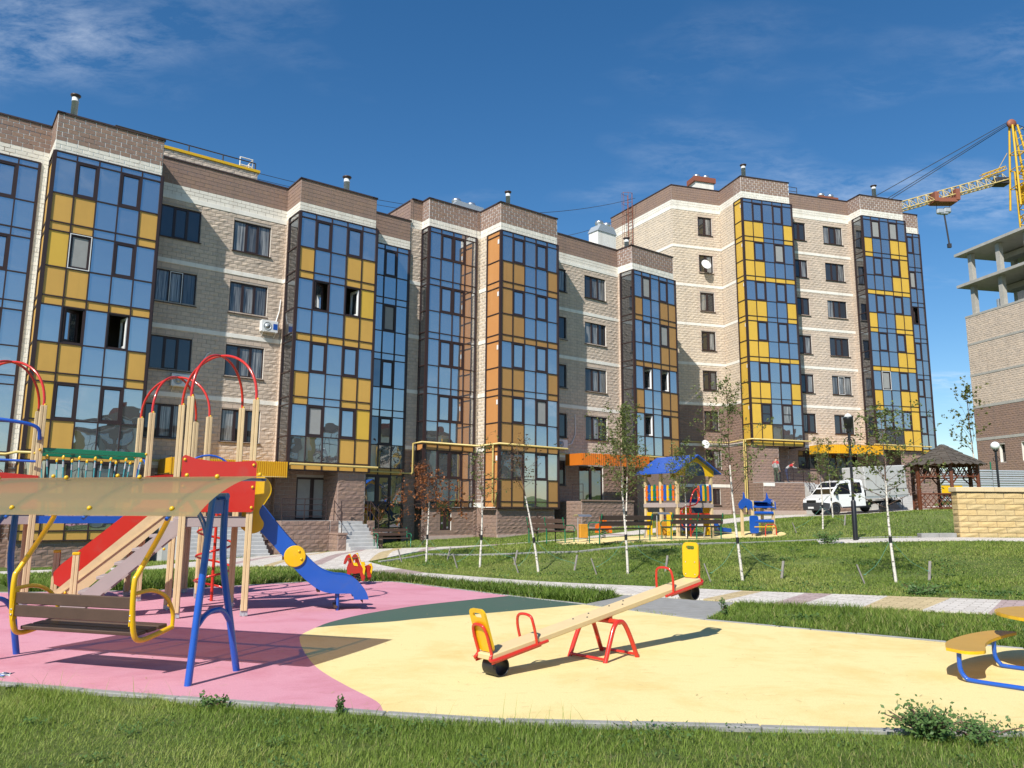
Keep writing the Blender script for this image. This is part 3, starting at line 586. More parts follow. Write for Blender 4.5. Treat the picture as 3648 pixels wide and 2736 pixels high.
class Building:
    def __init__(s, name, label, loc, rz):
        s.root = thing(name, label, "building", loc, rz); s.M = Matrix.Translation(Vector(loc)) @ Matrix.Rotation(rz, 4, 'Z')
        s.mort = MB(); s.blocks = []; s.bm = {}; s.mlist = []
    def wall(s, p0, p1, z0, z1, zones, openings=(), mortar=0, smooth_all=False, reveal=0.13, quoin=True):
        """zones: [(top z, material, rough)]; openings: (s0, s1, z0, z1) measured along the wall."""
        (a0, o0), (a1, o1) = p0, p1; L = math.hypot(a1 - a0, o1 - o0); d = Vector(((a1 - a0) / L, -(o1 - o0) / L, 0)); org = Vector((a0, -o0, 0)); nrm = Vector((d.y, -d.x, 0))
        P = lambda u, z, dep=0.0: org + d * u + Vector((0, 0, z)) + nrm * dep
        us = sorted({0.0, L, *[v for o in openings for v in o[:2]]}); zs = sorted({z0, z1, *[v for o in openings for v in o[2:4]]})
        for i in range(len(us) - 1):
            for j in range(len(zs) - 1):
                cu, cz_ = (us[i] + us[i + 1]) / 2, (zs[j] + zs[j + 1]) / 2
                if cz_ > z1 or cz_ < z0 or cu < 0 or cu > L: continue
                if any(o[0] < cu < o[1] and o[2] < cz_ < o[3] for o in openings): continue
                s.mort.add([P(us[i], zs[j]), P(us[i + 1], zs[j]), P(us[i + 1], zs[j + 1]), P(us[i], zs[j + 1])], [(0, 1, 2, 3)], mortar)
        for o in openings:
            u0, u1, za, zb = o[:4]; r = -reveal
            s.mort.add([P(u0, za), P(u0, za, r), P(u0, zb, r), P(u0, zb)], [(0, 1, 2, 3)], 2)
            s.mort.add([P(u1, za), P(u1, za, r), P(u1, zb, r), P(u1, zb)], [(0, 1, 2, 3)], 2)
            s.mort.add([P(u0, zb), P(u1, zb), P(u1, zb, r), P(u0, zb, r)], [(0, 1, 2, 3)], 2)
            s.mort.add([P(u0, za), P(u1, za), P(u1, za, r), P(u0, za, r)], [(0, 1, 2, 3)], 2)
        zb = z0; rz = math.atan2(d.y, d.x)
        for zt, m, rough in zones:
            zt = min(zt, z1)
            if zt <= zb: continue
            if m is None: zb = zt; continue
            n = max(1, round((zt - zb) / BH)); h = (zt - zb) / n
            for r in range(n):
                za = zb + r * h; off = (BL / 2 if r % 2 else 0.0); u = -off
                while u < L - 0.02:
                    ua, ub = max(u, 0), min(u + BL, L)
                    spans = [(ua, ub)]
                    for o in openings:
                        if o[2] < za + h * .6 and o[3] > za + h * .4:
                            ns = []
                            for x, y in spans:
                                if o[0] > x: ns.append((x, min(y, o[0])))
                                if o[1] < y: ns.append((max(x, o[1]), y))
                            spans = [q for q in ns if q[1] - q[0] > 0.03]
                    for x, y in spans:
                        if y - x < 0.05: continue
                        mm, rg = m, rough
                        if quoin and rough and any(o[0] - .22 < (x + y) / 2 < o[1] + .22 and o[2] - .2 < za + h / 2 < o[3] + .2 for o in openings): mm, rg = (M_BROWN if m is M_BROWN else M_QUOIN), False
                        s.blocks.append((P(x, za), rz, y - x, h, mm, rg, .0125 if mortar else .006))
                    u += BL
            zb = zt
        return P, d, nrm, rz
    def band(s, p0, p1, z0, z1, proud=0.022, m=None, name="band"):
        (a0, o0), (a1, o1) = p0, p1; L = math.hypot(a1 - a0, o1 - o0); d = Vector(((a1 - a0) / L, -(o1 - o0) / L, 0)); n = Vector((d.y, -d.x, 0))
        c = Vector((a0, -o0, 0)) + d * L / 2 + n * (proud / 2); M3 = Matrix((d, Vector((-d.y, d.x, 0)), Vector((0, 0, 1)))).transposed()
        mb = MB(); mb.box((c.x, c.y, (z0 + z1) / 2), (L + .001, proud + .03, z1 - z0), M=M3, bev=0.006); return mb.build(name, m or M_PLASTER, s.root)
    def cap(s, pts, z, w=0.30, h=0.07, over=0.05):
        mb = MB()
        for (a0, o0), (a1, o1) in zip(pts[:-1], pts[1:]):
            L = math.hypot(a1 - a0, o1 - o0); d = Vector(((a1 - a0) / L, -(o1 - o0) / L, 0)); n = Vector((d.y, -d.x, 0))
            p = Vector((a0, -o0, z)) + n * (over - w / 2) - d * over; q = Vector((a1, -o1, z)) + n * (over - w / 2) + d * over
            mb.bar(p, q, w, h)
        return mb.build("roof_flashing", M_FLASH, s.root)
    def window(s, frame, u0, u1, z0, z1, sashes, white=(), dep=0.09, glass=None, sill=True, open_=()):
        """frame = (P, d, nrm, rz) from wall(); one window with frame, panes and sill."""
        P, d, nrm, rz = frame; w, h = u1 - u0, z1 - z0; o = P((u0 + u1) / 2, z0, -dep)
        mb = MB(); t = 0.06
        for x in (-w / 2 + t / 2, w / 2 - t / 2): mb.box((x, 0, h / 2), (t, .06, h))
        for z in (t / 2, h - t / 2): mb.box((0, 0.001, z), (w - 2 * t, .06, t))
        edges = [-w / 2 + w * f for f in sashes]
        for e in edges[1:-1]: mb.box((e, 0.0, h / 2), (t * 1.05, .065, h - 2 * t))
        for k in range(len(edges) - 1):
            if k % 2 == (1 if len(edges) > 2 else 0) or len(edges) == 3 and k == 0:   # opening leaf with its own thicker frame
                a, b = edges[k] + .03, edges[k + 1] - .03
                for x in (a + .03, b - .03): mb.box((x, -.012, h / 2), (.05, .06, h - .1))
                for z in (.08, h - .08): mb.box(((a + b) / 2, -.012, z), (b - a - .08, .06, .05))
        wo = link("window", mb.mesh("window", M_FRAME), s.root, loc=o, rz=rz)
        for k in range(len(edges) - 1):
            a, b = edges[k], edges[k + 1]; pm = MB().box(((a + b) / 2, 0.012, h / 2), (b - a - .04, .012, h - .08))
            pm.build("pane", glass or M_WGLASS, wo)
            if k in white:
                fm = MB(); x0, x1 = a + .04, b - .04
                for x in (x0, x1): fm.box((x, -.05, h / 2), (.03, .02, h - .07))
                for z in (.05, h - .05): fm.box(((x0 + x1) / 2, -.05, z), (x1 - x0 - .03, .02, .03))
                fm.build("insect_screen", M_WHITEPVC, wo)
        if sill: MB().box((0, -.09, -.02), (w + .12, .17, .025)).build("sill", M_FLASH, wo)
        return wo
    def finish(s, camera_local, n_parts=290, core=None):
        wall_o = s.mort.build("wall", [M_MORTAR, M_MORTARW, M_PLASTER], s.root)
        full = [i for i, b in enumerate(s.blocks) if abs(b[2] - BL) < .02 and b[0].z > 2.0]
        full.sort(key=lambda i: (s.blocks[i][0] - camera_local).length); pick = set(full[:n_parts]); k = 0
        mats, mb = [], MB(); rnd = random.Random(3)
        for i, (p, rz, L, h, m, rough, gp_) in enumerate(s.blocks):
            if i in pick:
                o = link("block", block_tpl(m, rough, k % 5, BL, round(h, 3), gp_), wall_o, loc=p, rz=rz); k += 1
            else:
                if m not in mats: mats.append(m)
                vs, fs = block_geo(L, h, rough, rnd, gp_); c, sn = math.cos(rz), math.sin(rz)
                mb.add([(p.x + x * c - y * sn, p.y + x * sn + y * c, p.z + z) for x, y, z in vs], fs, mats.index(m))
        mb.build("facing_blocks", mats, wall_o, kind="stuff")
        if core: core.build("core", [M_DARK, M_GREYMETAL], s.root)

_PM = {}
def pmesh(kind, w, h, m):
    """Shared meshes of bay infill: a flat pane/panel or a sash frame, front towards -y, origin at the middle."""
    key = (kind, round(w, 3), round(h, 3), m.name)
    if key in _PM: return _PM[key]
    mb = MB()
    if kind == "pane": mb.box((0, 0, 0), (w, .012, h))
    elif kind == "panel": mb.box((0, 0, 0), (w, .03, h), bev=.006)
    else:
        t = 0.075
        for x in (-w / 2 + t / 2, w / 2 - t / 2): mb.box((x, -.005, 0), (t, .07, h))
        for z in (-h / 2 + t / 2, h / 2 - t / 2): mb.box((0, -.0045, z), (w - 2 * t, .068, t))
        for x in (-w / 2 + t + .02, w / 2 - t - .02): mb.box((x, .012, 0), (.04, .05, h - 2 * t))
        for z in (-h / 2 + t + .02, h / 2 - t - .02): mb.box((0, .0125, z), (w - 2 * t - .08, .048, .04))
    _PM[key] = mb.mesh(kind, m); return _PM[key]
ROWH = (1.46, 1.18, 0.36)
def glazed_bay(B, name, faces, ztop, floors, topstrip=0.27):
    """faces: list of (p0, p1, ncols or col edges, key) ; floors: dict key -> list of (W, P, S) strings per floor.
    g mirror glass, w sash, o open sash, v sash with white insect screen, c sash with blind, h split sash, Y/O/T coloured panels, d dark glass."""
    PC = {"Y": M_YEL, "G": M_YEL2, "O": M_OCH, "T": M_ORG}
    frame = MB(); items = []
    for (p0, p1, cols, key) in faces:
        (a0, o0), (a1, o1) = p0, p1; L = math.hypot(a1 - a0, o1 - o0); d = Vector(((a1 - a0) / L, -(o1 - o0) / L, 0)); n = Vector((d.y, -d.x, 0)); org = Vector((a0, -o0, 0)); rz = math.atan2(d.y, d.x)
        if isinstance(cols, int): cols = [L * i / cols for i in range(cols + 1)]
        M3 = Matrix((d, Vector((-d.y, d.x, 0)), Vector((0, 0, 1)))).transposed()
        rows = []; z = ztop
        if topstrip: rows.append((z - topstrip, z, "g" * 12 if floors[key][0][0][0] not in "TG" else floors[key][0][0][0] * 12, "S")); z -= topstrip
        for fl in floors[key]:
            for r, kind in zip(range(3), "WPS"):
                rows.append((z - ROWH[r], z, fl[r], kind)); z -= ROWH[r]
        zbot = z
        for i, u in enumerate(cols):
            wd = 0.11 if i in (0, len(cols) - 1) else 0.052
            uu = min(max(u, wd / 2 - .02), L - wd / 2 + .02); c = org + d * uu + n * 0.0
            frame.box((c.x, c.y, (ztop + zbot) / 2), (wd, .10 if i in (0, len(cols) - 1) else .075, ztop - zbot), M=M3)
        for zz in sorted({r[0] for r in rows} | {r[1] for r in rows}):
            c = org + d * (L / 2); frame.box((c.x, c.y, zz), (L - .02, .07, .05), M=M3)
        for (za, zb, spec, kind) in rows:
            for j in range(len(cols) - 1):
                ch = spec[min(j, len(spec) - 1)]; u0, u1 = cols[j], cols[j + 1]; w, h = u1 - u0, zb - za
                c = org + d * ((u0 + u1) / 2) + Vector((0, 0, (za + zb) / 2)) - n * 0.012
                if ch in PC: items.append(("panel", pmesh("panel", w - .03, h - .03, PC[ch]), c, rz))
                elif ch == "g": items.append(("pane", pmesh("pane", w - .03, h - .03, M_GLASS), c, rz))
                elif ch == "d": items.append(("pane", pmesh("pane", w - .03, h - .03, M_DGLASS), c, rz))
                elif ch in "wvch":
                    items.append(("sash_frame", pmesh("sash", w - .03, h - .03, M_FRAME), c, rz))
                    gm = {"w": M_GLASS, "v": M_BLIND, "c": M_BLIND, "h": M_WGLASS}[ch]
                    items.append(("pane", pmesh("pane", w - .2, h - .2, gm), c - n * 0.01, rz))
                    if ch == "h":
                        items.append(("sash_bar", pmesh("panel", w - .2, .05, M_FRAME), c + n * 0.006, rz))
                    if ch == "v":
                        sc = MB(); ww, hh = w - .06, h - .06
                        for x in (-ww / 2, ww / 2): sc.box((x, -.055, 0), (.03, .02, hh + .03))
                        for zq in (-hh / 2, hh / 2): sc.box((0, -.055, zq), (ww - .03, .02, .03))
                        items.append(("insect_screen", sc.mesh("insect_screen", M_WHITEPVC), c, rz))
                elif ch in "or":   # leaf swung into the room, hinged left (o) or right (r)
                    sg = -1 if ch == "o" else 1
                    for zq in (-1, 1): items.append(("casing", pmesh("panel", w - .03, .07, M_FRAME), c + Vector((0, 0, zq * (h / 2 - .045))), rz))
                    for xq in (-1, 1): items.append(("casing", pmesh("panel", .06, h - .16, M_FRAME), c + d * xq * (w / 2 - .045), rz))
                    lw = w - .16; an = R(32) if ch == "o" else R(80); hinge = c + d * sg * (w / 2 - .08); dd = (d * -sg * math.cos(an) - n * math.sin(an)); mid = hinge + dd * (lw / 2)
                    ra = math.atan2(dd.y, dd.x); items.append(("sash_frame", pmesh("sash", lw, h - .16, M_WHITEPVC if ch == "r" else M_FRAME), mid, ra)); items.append(("pane", pmesh("pane", lw - .16, h - .3, M_GLASS), mid, ra))
    bay = frame.build(name, M_FRAME, B.root)
    for nm, me, c, rz in items:
        o_ = link(nm, me, bay, loc=c, rz=rz)
        if nm == "pane": o_.rotation_euler = (random.gauss(0, .006), 0, rz + random.gauss(0, .006))   # panes never sit perfectly true
    return bay, zbot
def tube_part(B, name, pts, r, m, n=8): return MB().tube(pts, r, n).build(name, m, B.root)
def L3(a, o, z): return (a, -o, z)
def chimney(B, a, o, z0, z1, r=0.13):
    c = MB(); c.lathe([(r, z0), (r, z1 - .3), (r * 1.06, z1 - .3), (r * 1.06, z1 - .27), (r, z1 - .27), (r, z1 - .12)], 14, L3(a, o, 0))
    ch = c.build("flue_pipe", M_FLUE, B.root)
    k = MB(); k.lathe([(r * 1.05, z1 - .12), (r * 1.55, z1 - .04), (r * 1.55, z1), (0.02, z1 + .06)], 14, L3(a, o, 0)); k.build("flue_cap", M_FLASH, ch)
def turbine(B, a, o, z):
    c = MB(); c.lathe([(.16, z), (.16, z + .1), (.27, z + .16), (.31, z + .28), (.26, z + .4), (.12, z + .46), (.01, z + .47)], 16, L3(a, o, 0)); c.build("turbine_vent", M_STEEL, B.root)
def rail(B, name, pts, z0f, hts=(0.95, 0.7, 0.45, 0.2), step=1.0, r=0.017, m=None, root=None):
    """Railing along local points (a, o, z)."""
    mb = MB(); P = [Vector(L3(*p)) for p in pts]
    for a, b in zip(P[:-1], P[1:]):
        L = (b - a).length; k = max(1, round(L / step))
        for i in range(k + 1): q = a.lerp(b, i / k); mb.tube([q, q + Vector((0, 0, hts[0]))], r * 1.15, 6)
        for h in hts: mb.tube([a + Vector((0, 0, h)), b + Vector((0, 0, h))], r, 6)
    return mb.build(name, m or M_FRAME, root or B.root)
def stairs(B, a0, a1, o_top, o_bot, z_top, z_bot, name="stairs"):
    """Solid concrete steps going down away from the facade."""
    n = max(2, round((z_top - z_bot) / 0.17)); st = B.root
    so = thing_part(name, B.root)
    for i in range(n):
        zt = z_top - (i + 1) * (z_top - z_bot) / n + (z_top - z_bot) / n * 0; oa = o_top + (o_bot - o_top) * i / n; ob = o_top + (o_bot - o_top) * (i + 1) / n
        zt = z_bot + (z_top - z_bot) * (n - i) / (n + 1)
        MB().box(((a0 + a1) / 2, -(oa + ob) / 2, (zt + z_bot - .3) / 2), (abs(a1 - a0), abs(ob - oa) + .02, zt - z_bot + .3), bev=.012).build("step", M_STEP, so)
    return so
def thing_part(name, parent):
    o = bpy.data.objects.new(name, None); col.objects.link(o); o.parent = parent; o.empty_display_size = .1; return o
def aircon(B, a, o, z, wdt=0.8, logo=False):
    b = MB(); b.box(L3(a, o + .16, z), (wdt, .30, .55), bev=.015); ac = b.build("air_conditioner", M_WHITEPVC, B.root)
    f = MB(); My = frameM((1, 0, 0), (0, 0, 1), (0, -1, 0), L3(a - .12, o + .315, z))
    f.lathe([(.20, 0), (.20, .012), (.17, .012), (.17, .004), (.12, .004), (.12, .012), (.06, .012), (.06, .016), (.01, .016)], 18, M=My); f.build("fan_grille", M_GREYMETAL, ac)
    for s in (-.3, .3): MB().bar(L3(a + s, o, z - .28), L3(a + s, o + .32, z - .28), .03, .03).bar(L3(a + s, o, z - .5), L3(a + s, o + .28, z - .29), .025, .025).build("bracket", M_WHITEPVC, ac)
    if logo: MB().box(L3(a + .26, o + .314, z), (.2, .01, .28)).build("logo_plate", M_BLUE, ac)
    return ac
CAMW = Vector((0, 0, 1.6))
SIDEZ = lambda top: None

# ================================================================== left five-storey building (yellow panels)
A = Building("apartment_building", "five-storey beige block apartment building with yellow and mirror-glass bays, left", (-10.21, 35.11, 0), R(37.3))
REC = -1.7
zonesA = [(3.3, M_BROWN, True), (15.40, M_BEIGE, True), (15.62, None, False), (16.12, M_CREAM, False), (17.27, M_BROWN, False)]
zPar = [(16.12, M_CREAM, False), (17.27, M_BROWN, False)]
zSide = [(3.3, M_BROWN, True), (15.62, M_CREAM, False), (16.12, M_CREAM, False), (17.27, M_BROWN, False)]
zSideB = [(3.3, M_BROWN, True), (15.62, M_QUOIN, False), (16.12, M_CREAM, False), (17.27, M_BROWN, False)]
ops = []
for k in range(4): ops += [(-5.66 + 6.05, -3.92 + 6.05, 13.6 - 3 * k, 15.1 - 3 * k), (-2.43 + 6.05, -0.65 + 6.05, 13.6 - 3 * k, 15.1 - 3 * k)]
ops.append((1.0, 3.6, 0.9, 3.05))
fr = A.wall((-6.05, REC), (0.1, REC), -1.2, 17.27, zonesA, ops)
_wh = {(1, 0): (1,)}
for k in range(4):
    for j, (u0, u1) in enumerate(((0.39, 2.13), (3.62, 5.40))):
        A.window(fr, u0, u1, 13.6 - 3 * k, 15.1 - 3 * k, (0, .33, .67, 1), white=_wh.get((k, j), ()))
A.window(fr, 1.0, 3.6, 0.9, 3.05, (0, .4, .6, 1), glass=M_DGLASS, sill=False)
for k in range(4): A.band((-6.05, REC), (0.1, REC), 12.42 - 3 * k + (3.0 if k == 3 else 0) * 0, 12.62 - 3 * k)
A.band((-6.05, REC), (0.1, REC), 15.40, 15.62)
# left strip of facade beyond bay
A.wall((-14.6, REC), (-10.1, REC), 15.6, 17.27, zPar, mortar=1)
A.wall((-14.6, REC), (-10.1, REC), -1.3, 0.42, [(0.42, M_BROWN, True)])
A.wall((-10.1, REC), (-10.1, -1.28), -1.3, 15.62, zSide, mortar=1)
A.wall((-10.1, REC), (-10.1, -0.06), 15.62, 17.27, zPar, mortar=1)
for k in range(4): A.band((-10.1, REC), (-10.1, -1.28), 12.42 - 3 * k, 12.62 - 3 * k, proud=.012)
A.wall((-10.1, -0.06), (-6.1, -0.06), 15.62, 17.27, zPar, mortar=1)
A.wall((-6.1, -0.06), (-6.1, REC), 15.62, 17.27, zPar)
A.wall((0.1, REC), (0.1, -1.32), -0.9, 15.62, zSideB)
A.wall((0.1, REC), (0.1, -0.06), 15.62, 17.27, zPar)
for k in range(4): A.band((0.1, REC), (0.1, -1.32), 12.42 - 3 * k, 12.62 - 3 * k, proud=.012)
A.wall((0.1, -0.06), (4.12, -0.06), 15.62, 17.27, zPar)
A.wall((4.12, -0.06), (4.12, REC), 15.62, 17.27, zPar)
A.wall((4.12, REC), (7.05, REC), 15.62, 17.27, zPar)
A.cap([(-14.6, REC), (-10.1, REC), (-10.1, -.06), (-6.1, -.06), (-6.1, REC), (0.1, REC), (0.1, -.06), (4.12, -.06), (4.12, REC), (7.05, REC)], 17.30)
glazed_bay(A, "glazed_bay", [((-10.1, 0), (-6.05, 0), 5, "f"), ((-10.1, -1.28), (-10.1, 0), 1, "s"), ((-6.05, 0), (-6.05, REC), 2, "r")], 15.64, {
    "f": [("gwgwg", "YYggY", "YYggY"), ("Gvgwg", "YYggg", "YYYYY"), ("gogrg", "YYggY", "YYggY"), ("Gwgwg", "YYggg", "YYYYY"), ("gwgwg", "YYggY", "YYYYY")],
    "s": [("Y", "Y", "Y")] * 5, "r": [("gg", "gg", "gg")] * 5})
glazed_bay(A, "glazed_bay", [((0.1, 0), (4.2, 0), 5, "f"), ((0.1, -1.35), (0.1, 0), 1, "s"), ((4.2, 0), (4.2, REC), 2, "s")], 15.64, {
    "f": [("gwgwg", "YggYY", "YggYY"), ("gogrG", "gggYY", "YYYYY"), ("gwgwg", "YggYY", "YggYY"), ("gcgwG", "gggYY", "YYYYY")], "s": [("dd", "dd", "dd")] * 4})
glazed_bay(A, "glazed_bay", [((4.04, REC), (7.05, REC), [0, .75, 1.5, 2.25, 3.01], "f")], 15.62, {
    "f": [("ggwg", "gggg", "gggg"), ("ggcg", "gggg", "gggg"), ("gdwg", "gggg", "gggg"), ("gdwg", "gggg", "YYYY"), ("gwwg", "dddd", "dddd")]})
glazed_bay(A, "glazed_bay", [((-13.46, REC), (-10.38, REC), 4, "f")], 15.62, {"f": [("gwwg", "gggg", "gggg")] * 5})
A.wall((-10.38, REC - .01), (-10.1, REC - .01), -1.3, 15.62, zSide, mortar=1)
# plinth below the left bay and bay soffits
A.wall((-10.1, -.08), (-6.05, -.08), -1.3, 0.62, [(.62, M_BROWN, True)]); A.wall((-10.1, REC), (-10.1, -.08), -1.3, .62, [(.62, M_BROWN, True)]); A.wall((-6.05, -.08), (-6.05, REC), -1.3, .62, [(.62, M_BROWN, True)])
MB().box(L3(2.15, -.85, 3.44), (4.2, 1.7, .06)).build("bay_soffit", M_FLASH, A.root)
# entrance under the second bay: brown block walls, glazed door, porch with steps
fe = A.wall((0.1, REC), (4.12, REC), -.6, 3.42, [(3.42, M_BROWN, True)], [(1.17, 2.75, 1.1, 3.12)])
A.window(fe, 1.17, 2.75, 1.1, 3.12, (0, .52, 1), glass=M_BLIND, sill=False)
A.wall((2.64, -.06), (4.05, -.06), -.6, 3.42, [(3.42, M_BROWN, True)]); A.wall((2.64, REC), (2.64, -.06), -.6, 3.42, [(3.42, M_BROWN, True)])
MB().box(L3(1.4, -.25, .4), (2.6, 2.9, 1.36)).box(L3(2.9, .3, .4), (1.0, 1.6, 1.35)).build("porch_slab", M_STEP, A.root)
A.wall((-.5, 1.2), (1.75, 1.2), -.7, 1.10, [(1.1, M_BROWN, True)]); A.wall((-.5, -1.7), (-.5, 1.2), -.7, 1.1, [(1.1, M_BROWN, True)])
for a0, a1 in ((1.75, 2.15), (3.55, 3.95)):
    A.wall((a0, 2.1), (a1, 2.1), -.7, .5, [(.5, M_BROWN, True)]); A.wall((a0, 1.0), (a0, 2.1), -.7, .5, [(.5, M_BROWN, True)]); A.wall((a0, 1.25), (a1, 1.25), .45, 1.1, [(1.1, M_BROWN, True)])
    MB().box(L3((a0 + a1) / 2, 1.65, .54), (a1 - a0 + .08, 1.0, .08), bev=.01).build("pier_cap", M_BROWN, A.root)
stairs(A, 2.15, 3.55, 1.1, 2.7, 1.1, -.32)
rail(A, "railing", [(-.45, 1.1, 1.1), (1.6, 1.1, 1.1)], 0); rail(A, "railing", [(1.95, 1.15, 1.1), (1.95, 2.0, .58)], 0, (.9, .45)); rail(A, "railing", [(3.75, 1.15, 1.1), (3.75, 2.0, .58)], 0, (.9, .45)); rail(A, "railing", [(2.7, .3, 1.1), (3.75, .9, 1.1)], 0, (.9, .6, .3))
stairs(A, -4.6, -1.2, .3, 2.2, 1.0, -.5)
A.wall((-1.2, -1.7), (-1.2, .6), -.8, 1.1, [(1.1, M_BROWN, True)]); A.wall((-1.2, .6), (-.5, .6), -.8, 1.1, [(1.1, M_BROWN, True)])
MB().box(L3(-3, -.7, .2), (4.0, 2.0, 1.5)).build("porch_slab", M_STEP, A.root)
cn = MB()
cn.box(L3(-2.45, -.72, 3.36), (5.0, 1.9, .62))
for i in range(52): cn.box(L3(-4.9 + i * .096, .245, 3.34), (.05, .03, .70))
cn.build("entrance_canopy", M_CANY, A.root)
tube_part(A, "gas_pipe", [L3(-12.5, REC + .25, 3.62), L3(-10.5, REC + .25, 3.62), L3(-10.3, .22, 3.62), L3(-6.0, .22, 3.62), L3(-5.9, REC + .2, 3.62), L3(-4.9, REC + .2, 3.62)], .05, M_GASPIPE)
tube_part(A, "gas_pipe", [L3(.15, .2, 3.62), L3(4.55, .2, 3.60)], .055, M_GASPIPE)
tube_part(A, "gas_pipe", [L3(4.3, REC + .2, 3.52), L3(7.4, REC + .2, 3.48)], .04, M_GASPIPE)
aircon(A, -.55, REC, 10.15, logo=True); aircon(A, -4.35, REC, 7.15)
tube_part(A, "conduit", [L3(.0, REC + .06, 11.6), L3(-.05, REC + .06, 11.0), L3(-.2, REC + .06, 10.4), L3(-.3, REC + .1, 10.2)], .03, M_WHITEPVC, 6)
tube_part(A, "conduit", [L3(-3.1, REC + .06, 8.6), L3(-3.25, REC + .06, 8.5), L3(-3.75, REC + .06, 7.5), L3(-4.0, REC + .1, 7.25)], .03, M_WHITEPVC, 6)
chimney(A, -9.45, -1.2, 17.0, 18.75); chimney(A, 2.95, -1.2, 17.0, 18.55, .15)
# stair tower on the roof with yellow edge and rail
st = MB(); st.box(L3(-4.2, -6.5, 17.6), (6.6, 6.0, 1.8)); st.build("roof_house", M_BEIGE, A.root)
A.wall((-7.5, -3.48), (-.9, -3.48), 16.9, 18.48, [(18.48, M_BEIGE, True)])
MB().box(L3(-4.2, -6.5, 18.56), (6.8, 6.2, .13)).build("roof_edge", M_PYEL, A.root)
rail(A, "roof_rail", [(-7.5, -3.6, 18.6), (-1.0, -3.6, 18.6)], 0, (.42,), 1.6, .03, M_CABLE)
rail(A, "roof_rail", [(-1.6, -4.2, 18.6), (-.95, -4.2, 18.6), (-.95, -5.4, 18.6)], 0, (.85, .45), .7, .025, M_WHITEPVC)
core = MB(); core.box(L3(-3.8, -7.6, 8.0), (21.6, 11.0, 17.6)); core.box(L3(-3.8, -7.4, 16.85), (21.6, 11.4, .1), mi=1)
core.box(L3(-8.07, -.9, 16.6), (3.9, 1.6, .5), mi=1); core.box(L3(2.1, -.9, 16.6), (3.9, 1.6, .5), mi=1)
A.finish(A.M.inverted() @ CAMW, core=core)
# ================================================================== middle building (orange panels)
_ux, _uy = math.cos(R(37.3)), math.sin(R(37.3))
B = Building("apartment_building", "five-storey apartment building with orange and ochre panelled bays, middle of the row", (-10.21 + 16 * _ux, 35.11 + 16 * _uy, 0), R(37.3))
q = lambda a, o: (a - 16.0, o)
L4 = lambda a, o, z: (a - 16.0, -o, z)
ZB = [13.77 - 3 * k for k in range(5)]
RB = -.85
zPB = [(17.45, M_CREAM, False), (18.60, M_BROWN, False)]
def zRec(base): return [(base, M_BROWN, True), (16.75, M_BEIGE, True), (16.95, None, False), (17.45, M_CREAM, False), (18.60, M_BROWN, False)]
# left flank and narrow facet
B.wall(q(7.2, -6.5), q(7.2, -1.75), 14.0, 18.6, [(16.95, M_BEIGE, True), (17.45, M_CREAM, False), (18.6, M_BROWN, False)])
B.wall(q(7.05, -1.78), q(7.83, -1.78), -.4, 18.6, [(4.7, M_BROWN, True), (16.95, M_BEIGE, True), (17.45, M_CREAM, False), (18.6, M_BROWN, False)])
for k in range(4): B.band(q(7.05, -1.78), q(7.83, -1.78), 13.77 - 3 * k - .02, 13.95 - 3 * k)
B.wall(q(7.83, -1.78), q(7.83, -1.05), 16.98, 18.6, zPB, mortar=1)
B.wall(q(7.83, -1.05), q(11.02, -1.05), 16.98, 18.6, zPB, mortar=1)
B.wall(q(11.25, -1.0), q(11.25, -.3), -.3, 16.98, [(4.7, M_BROWN, True), (16.98, M_SAND, True)], mortar=1)
for k in range(5): B.band(q(11.25, -1.0), q(11.25, -.3), 13.77 - 3 * k - .02, 13.97 - 3 * k, proud=.03)
B.wall(q(11.02, -1.02), q(11.25, -1.02), -.3, 18.6, [(4.7, M_BROWN, True), (16.98, M_SAND, True), (17.45, M_CREAM, False), (18.6, M_BROWN, False)])
B.wall(q(11.25, -1.0), q(11.25, .94), 16.98, 18.6, zPB, mortar=1)
B.wall(q(11.25, .94), q(15.38, .94), 16.98, 18.6, zPB, mortar=1)
B.wall(q(15.38, .94), q(15.38, RB), 16.98, 18.6, zPB)
# recessed wall with windows between the two ochre bays
ops = []; a0 = 15.38
for k in range(4): ops += [(16.05 - a0, 17.66 - a0, 14.93 - 3 * k, 16.40 - 3 * k), (19.19 - a0, 21.02 - a0, 14.93 - 3 * k, 16.40 - 3 * k)]
ops += [(16.3 - a0, 17.54 - a0, 3.09, 4.56), (18.6 - a0, 20.6 - a0, 2.0, 4.3)]
fr = B.wall(q(15.38, RB), q(22.15, RB), -.2, 18.6, zRec(4.6), ops)
for k in range(4):
    B.window(fr, 16.05 - a0, 17.66 - a0, 14.93 - 3 * k, 16.40 - 3 * k, (0, .5, 1)); B.window(fr, 19.19 - a0, 21.02 - a0, 14.93 - 3 * k, 16.40 - 3 * k, (0, .33, .67, 1))
    B.band(q(15.38, RB), q(22.15, RB), 13.75 - 3 * k, 13.95 - 3 * k)
B.band(q(15.38, RB), q(22.15, RB), 16.75, 16.95); B.band(q(15.38, RB), q(18.2, RB), 1.85, 2.1)
B.window(fr, 16.3 - a0, 17.54 - a0, 3.09, 4.56, (0, .5, 1)); B.window(fr, 18.6 - a0, 20.6 - a0, 2.0, 4.3, (0, .5, 1), glass=M_DGLASS, sill=False)
